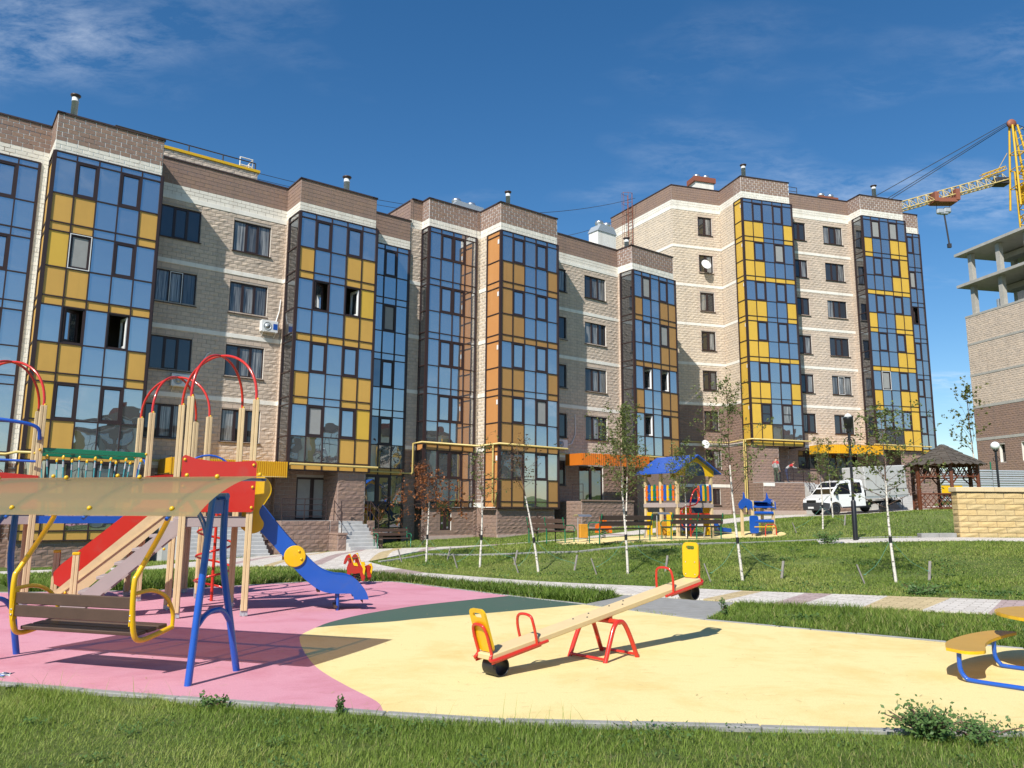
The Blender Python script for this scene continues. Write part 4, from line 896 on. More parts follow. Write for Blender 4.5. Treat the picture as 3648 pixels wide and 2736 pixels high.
# third bay and its parapet
B.wall(q(22.15, RB), q(22.15, -.62), 1.0, 16.98, [(4.7, M_BROWN, True), (16.98, M_QUOIN, False)])
B.wall(q(22.15, RB), q(22.15, .46), 16.98, 18.6, zPB, mortar=1); B.wall(q(22.15, .46), q(26.1, .46), 16.98, 18.6, zPB, mortar=1); B.wall(q(26.1, .46), q(26.1, RB), 16.98, 18.6, zPB)
B.cap([q(7.2, -6.5), q(7.2, -1.75), q(7.83, -1.75), q(7.83, -1.05), q(11.25, -1.05), q(11.25, .94), q(15.38, .94), q(15.38, RB), q(22.15, RB), q(22.15, .46), q(26.1, .46), q(26.1, RB), q(26.3, RB)], 18.63)
glazed_bay(B, "glazed_bay", [(q(7.83, -1.0), q(11.02, -1.0), 4, "f"), (q(7.83, -1.78), q(7.83, -1.0), 1, "s")], 16.98, {
    "f": [("gwwg", "gggg", "gggg")] * 3 + [("gwwg", "gggg", "OOOO")] + [("gwwg", "gggg", "dddd")], "s": [("d", "d", "d")] * 3 + [("d", "d", "T"), ("d", "d", "d")]})
glazed_bay(B, "glazed_bay", [(q(11.25, 1.0), q(15.40, 1.0), 5, "f"), (q(11.25, -.3), q(11.25, 1.0), 1, "s"), (q(15.40, 1.0), q(15.40, RB), 2, "r")], 16.98, {
    "f": [("gwgwg", "OOggO", "OOggO"), ("Owgwg", "OOggg", "OOOOO"), ("gwgwg", "OOggO", "OOggO"), ("Owgcg", "OOggg", "OOOOO"), ("gwgwg", "OOggO", "OOggO")],
    "s": [("T", "T", "T")] * 5, "r": [("gg", "gg", "gg")] * 5})
glazed_bay(B, "glazed_bay", [(q(22.15, .52), q(26.22, .52), 5, "f"), (q(22.15, -.62), q(22.15, .52), 1, "s")], 16.98, {
    "f": [("gcgwg", "OggOO", "OggOO"), ("gwgcO", "gggOO", "OOOOO"), ("grgrg", "OggOO", "OggOO"), ("grgwO", "gggOO", "OOOOO")], "s": [("d", "d", "d")] * 4})
for k in range(5): MB().box(L4(11.235, .78, 16.35 - 3 * k), (.02, .13, .26), bev=.004).build("vent_grille", M_WHITEPVC, B.root)
# ground-level plinths
B.wall(q(7.83, -1.06), q(11.25, -1.06), -.4, 1.72, [(1.72, M_BROWN, True)], [(1.13, 1.81, .53, 1.66)])
fpl = (lambda u, z, dep=0.0: Vector(L4(7.83 + u, -1.06 + dep, z)), Vector((1, 0, 0)), Vector((0, -1, 0)), 0.0); B.window(fpl, 1.13, 1.81, .53, 1.66, (0, .5, 1), glass=M_DGLASS, sill=False)
B.wall(q(11.25, -1.0), q(11.25, .85), -.4, 1.74, [(1.74, M_BROWN, True)]); B.wall(q(11.25, .85), q(15.2, .85), -.3, 1.74, [(1.74, M_BROWN, True)])
B.band(q(11.1, -.28), q(11.1, .9), 1.74, 1.78, proud=.2); B.band(q(7.83, -1.06), q(11.2, -1.06), -.3, .28, m=M_PLINTH, proud=.04); B.band(q(11.25, .85), q(15.2, .85), -.3, .35, m=M_PLINTH, proud=.04)
B.band(q(11.0, -1.0), q(11.2, -1.0), 1.78, 2.0, proud=.05)
# gas pipes
tube_part(B, "gas_pipe", [L4(7.4, -1.5, 3.45), L4(7.42, -1.4, 3.55), L4(7.42, -1.4, 5.05), L4(7.6, -.85, 5.1), L4(11.1, -.8, 5.08), L4(11.12, 1.18, 5.1), L4(15.9, 1.2, 5.05)], .055, M_GASPIPE)
tube_part(B, "gas_pipe", [L4(11.12, .62, 5.05), L4(11.12, .62, 2.0), L4(11.12, .85, 1.85), L4(11.12, .95, 2.5)], .05, M_GASPIPE)
tube_part(B, "gas_pipe", [L4(15.5, RB + .2, 4.95), L4(18.0, RB + .2, 4.92)], .04, M_GASPIPE); tube_part(B, "gas_pipe", [L4(22.0, .7, 5.0), L4(27.2, .75, 4.95)], .055, M_GASPIPE)
aircon(B, 17.05 - 16, RB, 5.5); tube_part(B, "conduit", [L4(17.4, RB + .05, 5.4), L4(18.0, RB + .05, 5.6), L4(18.3, RB + .05, 6.2), L4(18.25, RB + .05, 7.4)], .03, M_WHITEPVC, 6)
# entrance with curved orange canopy, porch wall, steps
cn = MB(); _cp = [(-2.55, .0), (-2.5, 1.35), (-1.2, 1.75), (.4, 1.85), (2.6, 1.75), (2.62, 0)]
for (x0, o0), (x1, o1) in zip(_cp[:-1], _cp[1:]):
    n = max(1, int(math.hypot(x1 - x0, o1 - o0) / .12)); 
    cn.bar(L4(19.3 + x0, RB + o0 + .9, 4.52), L4(19.3 + x1, RB + o1 + .9, 4.52), .05, .66)
    for i in range(n):
        t = (i + .5) / n; cn.box(L4(19.3 + x0 + (x1 - x0) * t, RB + .93 + o0 + (o1 - o0) * t, 4.52), (.045, .05, .68))
cn.add([L4(19.3 + x, RB + .9 + o, 4.8) for x, o in _cp], [tuple(range(len(_cp)))])
cn.build("entrance_canopy", M_CANO, B.root)
B.wall(q(16.3, 1.9), q(20.4, 1.9), -.2, 2.15, [(2.15, M_BROWN, True)]); B.wall(q(16.3, RB), q(16.3, 1.9), -.2, 2.15, [(2.15, M_BROWN, True)])
B.band(q(16.25, 1.9), q(20.4, 1.9), 2.15, 2.22, m=M_BROWN, proud=.06); B.band(q(16.3, 1.9), q(20.4, 1.9), .1, .72, m=M_PLINTH, proud=.04)
MB().box(L4(18.4, .6, 1.2), (4.0, 2.5, 1.5)).build("porch_slab", M_STEP, B.root)
stairs(B, 20.5, 22.4, 1.2, 3.2, 1.9, .7); rail(B, "railing", [(20.5 - 16, 1.5, 1.9), (20.5 - 16, 3.1, .8)], 0, (.9, .45)); rail(B, "railing", [(16.5 - 16, .9, 2.2), (16.5 - 16, 1.8, 2.2)], 0, (.9, .45))
MB().box(L4(24.2, .1, 2.9), (4.0, .8, 4.0)).build("wall_return", M_BROWN, B.root)
MB().box(L4(24.2, -.1, 4.74), (4.1, 1.3, .06)).build("bay_soffit", M_FLASH, B.root); MB().box(L4(13.3, .1, 1.78), (4.1, 1.9, .05)).build("bay_soffit", M_FLASH, B.root)
# roof: vent house with turbines, flues, white shaft, ladder
vb = MB(); vb.box(L4(12.3, -4.4, 19.1), (2.4, 1.2, 1.2)); vh = vb.build("vent_house", M_RUST, B.root)
hp = MB().prism([(-1.5, 0), (1.5, 0), (.95, .55), (-.95, .55)], 1.5, M=Matrix.Translation(Vector(L4(12.3, -4.4, 19.7)))); hp.build("vent_hood", M_GREYMETAL, B.root)
turbine(B, 11.75 - 16, -4.4, 20.24); turbine(B, 12.85 - 16, -4.4, 20.24); chimney(B, 12.3 - 16, .2, 18.3, 19.75)
chimney(B, 23.2 - 16, -1.0, 18.2, 19.75, .15)
MB().box(L4(22.9, -3.0, 19.2), (1.7, .9, 2.6)).build("vent_shaft", M_PLASTER, B.root)
MB().prism([(-.92, 0), (.92, 0), (.6, .5), (-.6, .5)], 1.0, M=Matrix.Translation(Vector(L4(22.9, -3.0, 20.5)))).build("vent_hood", M_GREYMETAL, B.root); turbine(B, 22.6 - 16, -3.0, 20.98); turbine(B, 23.3 - 16, -3.0, 20.98)
core = MB(); core.box(L4(16.8, -7.2, 8.6), (19.1, 10.6, 19.0)); core.box(L4(16.8, -7.2, 18.15), (18.9, 10.4, .1), mi=1)
core.box(L4(13.3, -.2, 17.9), (4.0, 2.0, .5), mi=1); core.box(L4(9.5, -1.6, 17.9), (3.0, .9, .5), mi=1); core.box(L4(24.1, -.5, 17.9), (3.8, 1.6, .5), mi=1)
B.finish(B.M.inverted() @ CAMW, core=core)

# ================================================================== right seven-storey building (golden panels)
D = Building("apartment_building", "seven-storey sand block apartment building with golden bays, right", (16.94, 54.33, 0), R(16.6))
def zD_(top_b=24.3): return [(9.30, M_BROWN, True), (24.3, M_SAND, True), (24.5, None, False), (25.05, M_CREAM, False), (26.2, M_BROWN, False)]
zPD = [(25.05, M_CREAM, False), (26.2, M_BROWN, False)]
def zMid(): return [(6.5, M_BROWN, True), (24.3, M_BEIGE, True), (24.5, None, False), (25.05, M_CREAM, False), (26.2, M_BROWN, False)]
RL, RM = -3.0, -1.7
D.wall((-5.78, -10.71), (-4.22, RL), 4.0, 26.2, zD_())
ops = [(-2.03 + 4.22, -.84 + 4.22, 22.48 - 3 * k, 23.95 - 3 * k) for k in range(6)] + [(-2.0 + 4.22, -.75 + 4.22, 4.66, 6.10), (-1.71 + 4.22, -.92 + 4.22, 2.09, 3.25)]
fr = D.wall((-4.22, RL), (-.08, RL), .8, 26.2, zD_(), ops)
for k in range(6): D.window(fr, ops[k][0], ops[k][1], ops[k][2], ops[k][3], (0, .5, 1))
D.window(fr, *ops[6], (0, .5, 1)); D.window(fr, *ops[7], (0, .5, 1), glass=M_DGLASS)
for k in range(6):
    for pp in (((-5.78, -10.71), (-4.22, RL)), ((-4.22, RL), (-.08, RL)), ((-.08, RL), (-.08, -1.03))): D.band(*pp, 21.33 - 3 * k, 21.53 - 3 * k)
for pp in (((-5.78, -10.71), (-4.22, RL)), ((-4.22, RL), (-.08, RL))): D.band(*pp, 24.3, 24.5)
D.band((-4.22, RL), (-.08, RL), 3.36, 3.58); D.band((-4.22, RL), (-.08, RL), 1.0, 1.75, m=M_PLINTH, proud=.05)
D.wall((-.08, RL), (-.08, -1.03), .8, 26.2, [(9.3, M_BROWN, True), (24.5, M_SAND, True), (25.05, M_CREAM, False), (26.2, M_BROWN, False)])
D.wall((-.08, -1.03), (-.08, -.06), 24.5, 26.2, zPD, mortar=1)
D.wall((-.08, -.06), (4.06, -.06), 24.5, 26.2, zPD, mortar=1); D.wall((4.06, -.06), (4.06, RM), 24.5, 26.2, zPD)
ops = []
for k in range(6): ops += [(5.44 - 4.1, 6.65 - 4.1, 22.48 - 3 * k, 23.92 - 3 * k), (8.29 - 4.1, 10.06 - 4.1, 22.48 - 3 * k, 23.92 - 3 * k)]
ops += [(4.89 - 4.1, 6.53 - 4.1, 4.75, 6.18), (7.3 - 4.1, 10.2 - 4.1, 3.9, 6.2)]
fm = D.wall((4.1, RM), (10.72, RM), 1.0, 26.2, zMid(), ops)
for k in range(6):
    D.window(fm, *ops[2 * k], (0, .5, 1)); D.window(fm, *ops[2 * k + 1], (0, .33, .67, 1), white=((1,) if k == 4 else ()))
    D.band((4.1, RM), (10.72, RM), 21.35 - 3 * k, 21.55 - 3 * k)
D.band((4.1, RM), (10.72, RM), 24.3, 24.5)
D.window(fm, *ops[12], (0, .5, 1)); D.window(fm, *ops[13], (0, .33, .67, 1), glass=M_DGLASS, sill=False)
D.wall((10.72, RM), (10.72, -1.25), 1.0, 24.5, [(6.5, M_BROWN, True), (24.5, M_BEIGE, True)])
D.wall((10.72, RM), (10.72, -.26), 24.5, 26.2, zPD, mortar=1); D.wall((10.72, -.26), (14.76, -.26), 24.5, 26.2, zPD, mortar=1); D.wall((14.76, -.26), (14.76, -2.3), 24.5, 26.2, zPD)
D.wall((14.76, -2.34), (18.2, -2.34), 24.5, 26.2, zPD, mortar=1); D.wall((18.3, -2.34), (18.3, -12), 1, 26.2, zMid())
D.cap([(-5.78, -10.71), (-4.22, RL), (-.08, RL), (-.08, -.06), (4.06, -.06), (4.06, RM), (10.72, RM), (10.72, -.26), (14.76, -.26), (14.76, -2.34), (18.25, -2.34), (18.25, -12)], 26.23)
glazed_bay(D, "glazed_bay", [((-.1, 0), (4.2, 0), 5, "f"), ((-.1, -1.03), (-.1, 0), 1, "s"), ((4.2, 0), (4.2, RM), 2, "r")], 24.5, {
    "f": [("gwgwg", "GGggG", "GGggG"), ("Gwgcg", "GGggg", "GGGGG"), ("gwgwg", "GGggG", "GGggG"), ("Gwgwg", "GGggg", "GGGGG"), ("gwgwg", "GGggG", "GGggG"), ("Ghghg", "GGggg", "GGGGG")],
    "s": [("G", "G", "G")] * 6, "r": [("gg", "gg", "gg")] * 6})
glazed_bay(D, "glazed_bay", [((10.72, -.2), (14.88, -.2), 5, "f"), ((10.72, -1.25), (10.72, -.2), 1, "s"), ((14.88, -.2), (14.88, -2.3), 2, "s")], 24.5, {
    "f": [("gcgcg", "GggGG", "GggGG"), ("gwgwG", "gggGG", "GGGGG"), ("gwgwg", "GggGG", "GggGG"), ("gwgwG", "gggGG", "GGGGG"), ("gvgwg", "GggGG", "GggGG"), ("gwgwG", "gggGG", "GGGGG")], "s": [("dd", "dd", "dd")] * 6})
glazed_bay(D, "glazed_bay", [((14.9, -2.3), (18.30, -2.3), [0, .68, 1.36, 2.05, 2.7, 3.4], "f")], 24.5, {
    "f": [("ggwwg", "ggggg", "ggggg"), ("ggwcg", "ggggg", "ggggg"), ("ggwog", "ggggg", "ggggg"), ("ggwwg", "ggggg", "ggggg"), ("ggwwg", "ggggg", "ggggg"), ("ggwwg", "ggggg", "GGGGG")]})
for k in range(6): MB().box(L3(-.115, -.15, 23.9 - 3 * k), (.02, .13, .26), bev=.004).build("vent_grille", M_WHITEPVC, D.root)
# ground storey under the bays
D.wall((-.08, -1.03), (-.08, -.1), .8, 6.45, [(6.45, M_BROWN, True)]); D.wall((-.08, -.1), (2.1, -.1), .8, 6.45, [(6.45, M_BROWN, True)])
fd = D.wall((2.1, RM), (4.1, RM), 1.0, 6.45, [(6.45, M_BROWN, True)], [(.57, 1.2, 3.8, 6.2)]); D.window(fd, .57, 1.2, 3.8, 6.2, (0, .25, 1), glass=M_DGLASS, sill=False)
D.wall((2.1, -.1), (2.1, RM), 1, 6.45, [(6.45, M_BROWN, True)])
D.wall((10.75, -.3), (11.5, -.3), 1.2, 6.45, [(6.45, M_BROWN, True)]); D.wall((12.9, -.3), (14.8, -.3), 1.2, 6.45, [(6.45, M_BROWN, True)]); D.wall((10.75, -1.6), (14.8, -1.6), 1.2, 6.45, [(6.45, M_BROWN, True)]); D.wall((14.8, -2.35), (18.3, -2.35), 1.2, 6.4, [(6.4, M_BROWN, True)], [(1.6, 2.8, 4.6, 6.1)])
MB().box(L3(2.05, -.85, 6.43), (4.2, 1.66, .05)).build("bay_soffit", M_FLASH, D.root); MB().box(L3(12.8, -1.2, 6.43), (4.1, 2.0, .05)).build("bay_soffit", M_FLASH, D.root)
# porch of the left entrance, with rails and steps
D.wall((-.08, 1.1), (3.2, 1.1), .8, 3.62, [(3.62, M_BROWN, True)]); D.wall((-.08, -.1), (-.08, 1.1), .8, 3.62, [(3.62, M_BROWN, True)])
D.band((-.08, 1.1), (3.2, 1.1), 1.0, 1.72, m=M_PLINTH, proud=.05); D.band((-.08, 1.1), (.8, 1.1), 3.36, 3.58)
MB().box(L3(2.0, -.3, 2.7), (4.1, 2.8, 1.9)).build("porch_slab", M_STEP, D.root); MB().box(L3(5.5, -.3, 2.6), (3.0, 2.8, 1.9)).build("porch_slab", M_STEP, D.root)
D.wall((4.4, 1.1), (7.0, 1.1), .8, 3.5, [(3.5, M_BROWN, True)]); stairs(D, 3.2, 4.4, 1.1, 3.0, 3.6, 1.5)
rail(D, "railing", [(1.6, 1.02, 3.64), (3.2, 1.02, 3.64)], 0); rail(D, "railing", [(3.2, 1.02, 3.64), (3.2, 2.8, 1.8)], 0, (.9, .6, .3)); rail(D, "railing", [(4.4, 1.02, 3.6), (7.0, 1.02, 3.55)], 0)
# second entrance with yellow canopy
cn = MB(); _cp = [(-2.6, 0), (-2.55, 1.3), (-1.3, 1.75), (.3, 1.85), (2.4, 1.75), (2.5, 0)]
for (x0, o0), (x1, o1) in zip(_cp[:-1], _cp[1:]):
    n = max(1, int(math.hypot(x1 - x0, o1 - o0) / .12)); cn.bar(L3(8.3 + x0, RM + o0 + .3, 6.15), L3(8.3 + x1, RM + o1 + .3, 6.15), .05, .62)
    for i in range(n):
        t = (i + .5) / n; cn.box(L3(8.3 + x0 + (x1 - x0) * t, RM + .33 + o0 + (o1 - o0) * t, 6.15), (.045, .05, .64))
cn.add([L3(8.3 + x, RM + .3 + o, 6.42) for x, o in _cp], [tuple(range(len(_cp)))]); cn.build("entrance_canopy", M_CANY, D.root)
MB().box(L3(10.8, .6, 2.7), (4.6, 3.0, 1.9)).build("porch_slab", M_STEP, D.root); D.wall((10.6, 2.1), (13.2, 2.1), 1.0, 3.7, [(3.7, M_BROWN, True)]); D.wall((13.2, 2.1), (13.2, -.3), 1, 3.7, [(3.7, M_BROWN, True)])
rail(D, "railing", [(10.7, 2.05, 3.7), (13.1, 2.05, 3.7)], 0); stairs(D, 8.6, 10.5, 2.0, 4.2, 3.6, 1.7); rail(D, "railing", [(10.5, 2.1, 3.7), (10.5, 4.1, 1.9)], 0, (.9, .6, .3)); rail(D, "railing", [(8.6, 2.1, 3.7), (8.6, 4.1, 1.9)], 0, (.9, .6, .3))
# pipes, dish, ladder, roof gear
tube_part(D, "gas_pipe", [L3(-4.0, RL + .18, 6.62), L3(-.25, RL + .2, 6.62), L3(-.3, -.9, 6.66), L3(-.22, .2, 6.66), L3(4.6, .22, 6.62)], .055, M_GASPIPE)
tube_part(D, "gas_pipe", [L3(-.32, -.7, 6.7), L3(-.32, -.7, 1.6)], .05, M_GASPIPE); tube_part(D, "gas_pipe", [L3(-.34, -.45, 6.7), L3(-.34, -.45, 2.4)], .045, M_GASPIPE); tube_part(D, "gas_pipe", [L3(10.2, .1, 6.6), L3(15.4, .12, 6.55)], .055, M_GASPIPE)
tube_part(D, "gas_pipe", [L3(14.9, -2.05, 6.15), L3(19.8, -2.05, 6.1)], .05, M_GASPIPE)
def dish(o, rr, a, out, z, m=M_WHITEPVC):
    Mx = frameM((1, 0, 0), (0, .3, .95), (0, -.95, .3), L3(a, out, z)); d = MB(); d.lathe([(.02, 0), (rr * .5, rr * .07), (rr * .85, rr * .2), (rr, rr * .3), (rr * .98, rr * .32), (rr * .5, rr * .1), (.015, .03)], 20, M=Mx); dd = d.build("satellite_dish", m, o)
    MB().tube([L3(a, out, z), L3(a, out - .3, z - .2)], .025, 6).tube([L3(a, out + .05, z - rr * .8), L3(a, out + .55, z + .1)], .012, 5).build("dish_arm", M_GREYMETAL, dd)
dish(D.root, .40, -1.75, RL + .45, 19.95); dish(D.root, .32, -2.3, RL + .45, 6.4)
lad = MB(); _t = 0.62; _lx, _lo = -4.22 + (-1.56) * _t - .25, RL + (-7.71) * _t + .05
_dv = (Vector((-5.78, 10.71, 0)) - Vector((-4.22, 3.0, 0))).normalized(); _nv = Vector((-_dv.y, _dv.x, 0)); _nv = _nv if _nv.x < 0 else -_nv
_base = Vector((-4.22, 3.0, 0)) + _dv * 5.0 + _nv * .15
for s in (-.3, .3): lad.tube([_base + _dv * s + Vector((0, 0, 18.7)), _base + _dv * s + Vector((0, 0, 27.3))], .03, 6)
for i in range(28): lad.tube([_base - _dv * .3 + Vector((0, 0, 18.8 + i * .3)), _base + _dv * .3 + Vector((0, 0, 18.8 + i * .3))], .014, 5)
for i in range(10):
    z = 19.6 + i * .85; lad.tube([_base + _dv * .35 * math.cos(R(t_)) + _nv * .75 * math.sin(R(t_)) + Vector((0, 0, z)) for t_ in range(0, 181, 20)], .016, 5)
for t_ in (30, 70, 110, 150): p = _base + _dv * .35 * math.cos(R(t_)) + _nv * .75 * math.sin(R(t_)); lad.tube([p + Vector((0, 0, 19.6)), p + Vector((0, 0, 27.3))], .014, 5)
lad.build("roof_ladder", M_RUST, D.root)
chimney(D, .9, -1.1, 25.9, 27.7, .16); chimney(D, 12.9, -1.1, 25.9, 27.6, .16)
MB().box(L3(-.9, -4.2, 26.6), (1.6, 1.0, 1.2)).build("vent_shaft", M_PLASTER, D.root); MB().box(L3(-.9, -4.2, 27.35), (1.9, 1.2, .4)).build("vent_hood", M_RUST, D.root); turbine(D, -1.3, -4.2, 27.5); turbine(D, -.5, -4.2, 27.5)
MB().box(L3(9.9, -3.2, 26.5), (1.8, 1.0, .9)).build("vent_hood", M_RUST, D.root); turbine(D, 9.5, -3.2, 26.9); turbine(D, 10.4, -3.2, 26.9)
MB().box(L3(6.0, -5.5, 27.1), (3.4, 4.0, .16)).build("roof_edge", M_PYEL, D.root); rail(D, "roof_rail", [(4.2, -3.7, 27.1), (7.6, -3.7, 27.1)], 0, (.7, .35), 1.1, .025, M_CABLE)
core = MB(); core.box(L3(7.1, -8.0, 13.2), (22.0, 9.2, 25.2)); core.box(L3(7.1, -7.6, 25.82), (21.9, 8.6, .1), mi=1); core.box(L3(2.0, -.9, 25.4), (4.0, 1.6, .5), mi=1); core.box(L3(12.75, -1.2, 25.4), (3.8, 1.7, .5), mi=1)
core.box(L3(7.3, -2.6, 13.2), (6.4, 1.4, 24.8)); core.box(L3(2.0, -2.5, 13.2), (4.0, 1.3, 24.8))
D.finish(D.M.inverted() @ CAMW, core=core)
# ================================================================== unfinished concrete-frame building at the right
E_ = Building("unfinished_building", "unfinished block-clad building with bare concrete slabs and columns on top", (42.9, 71.5, 0), R(-77.8))
E_.wall((0, 0), (15.5, 0), 2.5, 20.0, [(4.9, M_BROWN, True), (8.20, M_BROWN, True), (8.45, None, False), (11.2, M_BROWN, True), (11.45, None, False), (14.2, M_BEIGE, True), (14.4, None, False), (17.15, M_BEIGE, True), (17.35, None, False), (19.8, M_BEIGE, True)],
        [(2.5, 3.1, 6.15, 7.7), (4.85, 5.6, 6.15, 7.7), (8.3, 9.6, 6.15, 7.7)], reveal=.3, quoin=False)
E_.wall((0, -11), (0, 0), 2.5, 20.0, [(11.3, M_BROWN, True), (19.8, M_BEIGE, True)])
for z0, z1 in ((8.2, 8.45), (11.2, 11.45), (14.2, 14.4), (17.15, 17.35), (19.8, 20.0)): E_.band((-.02, 0), (15.5, 0), z0, z1, m=M_CONC, proud=.03)
for z in (22.95, 26.05): MB().box(L3(7.4, -5.4, z), (15.4, 11.6, .26)).build("floor_slab", M_CONC, E_.root)
MB().box(L3(7.75, -5.5, 19.9), (15.4, 10.9, .26)).build("floor_slab", M_CONC, E_.root)
for z0 in (20.03, 23.08):
    for a in (.95, 4.15, 7.2, 11.2):
        for o in (-.35, -5.2, -10.2): MB().box(L3(a, o, z0 + 1.4), (.42, .42, 2.79)).build("column", M_CONC, E_.root)
    MB().box(L3(3.2, -3.6, z0 + 2.45), (3.0, 1.0, .5)).build("floor_beam", M_CONC, E_.root)
for a in (5.2, 6.0, 6.9, 8.0): MB().box(L3(a, -1.4, 20.6), (.7, .5, 1.1)).build("pallet_stack", M_CONC, E_.root)
MB().tube([L3(3.3, -1.0, 20.05), L3(3.3, -1.0, 20.9)], .45, 12).build("drum", M_GREYMETAL, E_.root)
core = MB(); core.box(L3(7.8, -5.6, 11.0), (15.2, 10.3, 17.2)); E_.finish(E_.M.inverted() @ CAMW, core=core)

# ================================================================== tower crane
CR = thing("tower_crane", "yellow lattice tower crane rising behind the unfinished building", "crane", (62.0, 90.0, 3.0))
def lattice(mb, p, q, w, h, n, r=.07, tri=False):
    p, q = Vector(p), Vector(q); d = (q - p).normalized(); side = Vector((0, 1, 0)) if abs(d.y) < .9 else Vector((1, 0, 0)); up = side.cross(d).normalized() * (1 if side.cross(d).z >= 0 else -1)
    if abs(d.z) > .9: up = Vector((1, 0, 0))
    ch = [lambda t, a=a, b=b: p.lerp(q, t) + side * a * w / 2 + up * b * h for a, b in (((-1, 0), (1, 0), (0, 1)) if tri else ((-1, 0), (1, 0), (1, 1), (-1, 1)))]
    for c in ch: mb.tube([c(0), c(1)], r, 6)
    m = len(ch)
    for i in range(n):
        t0, t1 = i / n, (i + 1) / n
        for j in range(m):
            a, b = ch[j], ch[(j + 1) % m]; mb.tube([a(t0), b((t0 + t1) / 2)], r * .55, 5); mb.tube([b((t0 + t1) / 2), a(t1)], r * .55, 5); mb.tube([a(t0), b(t0)], r * .5, 5)
mb = MB(); lattice(mb, (-.3, -1.0, -3), (-.3, -1.0, 40.2), 2.0, 2.0, 22, .13); mb.build("mast", M_CRANE, CR)
mb = MB()
for sx, sy in ((-1, -1), (1, -1), (1, 1), (-1, 1)):
    mb.tube([(.6 + sx * 1.25, sy * 1.0 - 1 + 1, 35.5), (.1 + sx * .3, sy * .3, 46.2)], .13, 6)
for z, k in ((38.2, .76), (40.5, .55), (42.6, .37)):
    c = [(.6 - .5 * (z - 35.5) / 10.7 + sx * (1.25 * k + .3 * (1 - k)), sy * (k * 1.0 + .3 * (1 - k)), z) for sx, sy in ((-1, -1), (1, -1), (1, 1), (-1, 1))]
    for a, b in zip(c, c[1:] + c[:1]): mb.tube([a, b], .07, 5)
    mb.tube([c[0], c[2]], .05, 5)
for z in range(36, 46): mb.tube([(-.2, -.9, z), (.6, -.9, z + .5)], .04, 5)
mb.build("tower_head", M_CRANE, CR)
MB().lathe([(.05, -.15), (.55, -.15), (.55, .15), (.05, .15)], 16, M=frameM((1, 0, 0), (0, 0, 1), (0, 1, 0), (-.1, 0, 46.5))).build("sheave", M_RUST, CR)
MB().box((1.2, -.6, 37.2), (2.2, 1.8, 2.2), bev=.15).build("cab", M_PYEL, CR)
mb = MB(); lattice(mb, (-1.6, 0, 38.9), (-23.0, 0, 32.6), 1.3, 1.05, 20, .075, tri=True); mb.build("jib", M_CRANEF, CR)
mb = MB(); lattice(mb, (-1.4, 0, 40.4), (-4.4, 0, 39.3), .5, .4, 3, .05); mb.tube([(-1.0, 0, 42.6), (-2.6, 0, 40.0)], .03, 5); mb.build("platform_arm", M_CRANE, CR)
MB().box((-2.2, 0, 38.8), (1.6, 1.2, .9), bev=.1).build("winch", M_CABLE, CR)
mb = MB(); mb.box((-9.4, 0, 36.2), (2.6, 1.5, .5)); mb.box((-10.6, 0, 36.6), (.5, 1.6, 1.2)); mb.box((-8.0, 0, 36.9), (.5, 1.6, 1.4)); mb.build("trolley", M_RUST, CR)
mb = MB(); mb.box((-9.9, 0, 34.95), (.9, .5, .7), bev=.2); mb.box((-9.05, 0, 35.1), (.9, .5, .75), bev=.2); mb.box((-9.45, 0, 34.7), (1.0, .4, .3), bev=.1); mb.build("hook_block", M_GREYMETAL, CR)
mb = MB(); mb.tube([(-10.3, 0, 36.2), (-10.3, 0, 35.2)], .03, 4); mb.tube([(-8.7, 0, 36.2), (-8.7, 0, 35.3)], .03, 4); mb.tube([(-9.4, 0, 34.6), (-9.1, 0, 30.8)], .06, 5); mb.tube([(-9.5, 0, 34.6), (-9.2, 0, 30.8)], .05, 5); mb.box((-9.15, 0, 30.6), (.4, .3, .5)); mb.build("sling", M_CABLE, CR)
mb = MB()
for a, b in (((-.6, 0, 46.5), (-16.5, 0, 36.4)), ((-.6, .1, 46.7), (-22.0, 0, 34.4)), ((-.6, .2, 46.3), (-16.0, 0, 36.4)), ((.4, 0, 46.5), (16, 0, 39)), ((.4, 0, 46.2), (15, 0, 38.5))): mb.tube([a, b], .045, 5)
mb.build("stay_cable", M_CABLE, CR)

# ================================================================== fence, yellow stand-in board, yellow block wall
FN = thing("site_fence", "grey ribbed metal fence in front of the unfinished building", "fence", (40.5, 48.5, 2.2))
for i in range(9):
    mb = MB(); 
    for k in range(14): mb.tube([(-14 + i * 3.4, 0, .2 + k * .14), (-14 + i * 3.4 + 3.36, 0, .2 + k * .14 + random.uniform(-.02, .02))], .07, 6)
    mb.build("panel", M_GREYMETAL, FN)
for i in range(10): MB().tube([(-14 + i * 3.4, .1, -.6), (-14 + i * 3.4, .1, 2.6)], .04, 6).build("post", M_PGREEN, FN)
MB().box((-13.25, -.12, .8), (1.3, .05, .6), bev=.01).build("yellow_stand_in_panel", M_PYEL, FN)  # plain board standing in for an unidentified yellow object behind the gazebo
YW = thing("garden_wall", "yellow split-block wall with flat cap beside the lawn path", "wall", (14.2, 24.95, .80))
yb = MB(); yb.box((4.9, .19, .70), (9.72, .30, 1.62)); ywo = yb.build("mortar_core", mat("mortar_dark", (0.13, 0.12, 0.12), 0.95, 0.1, 9), YW)
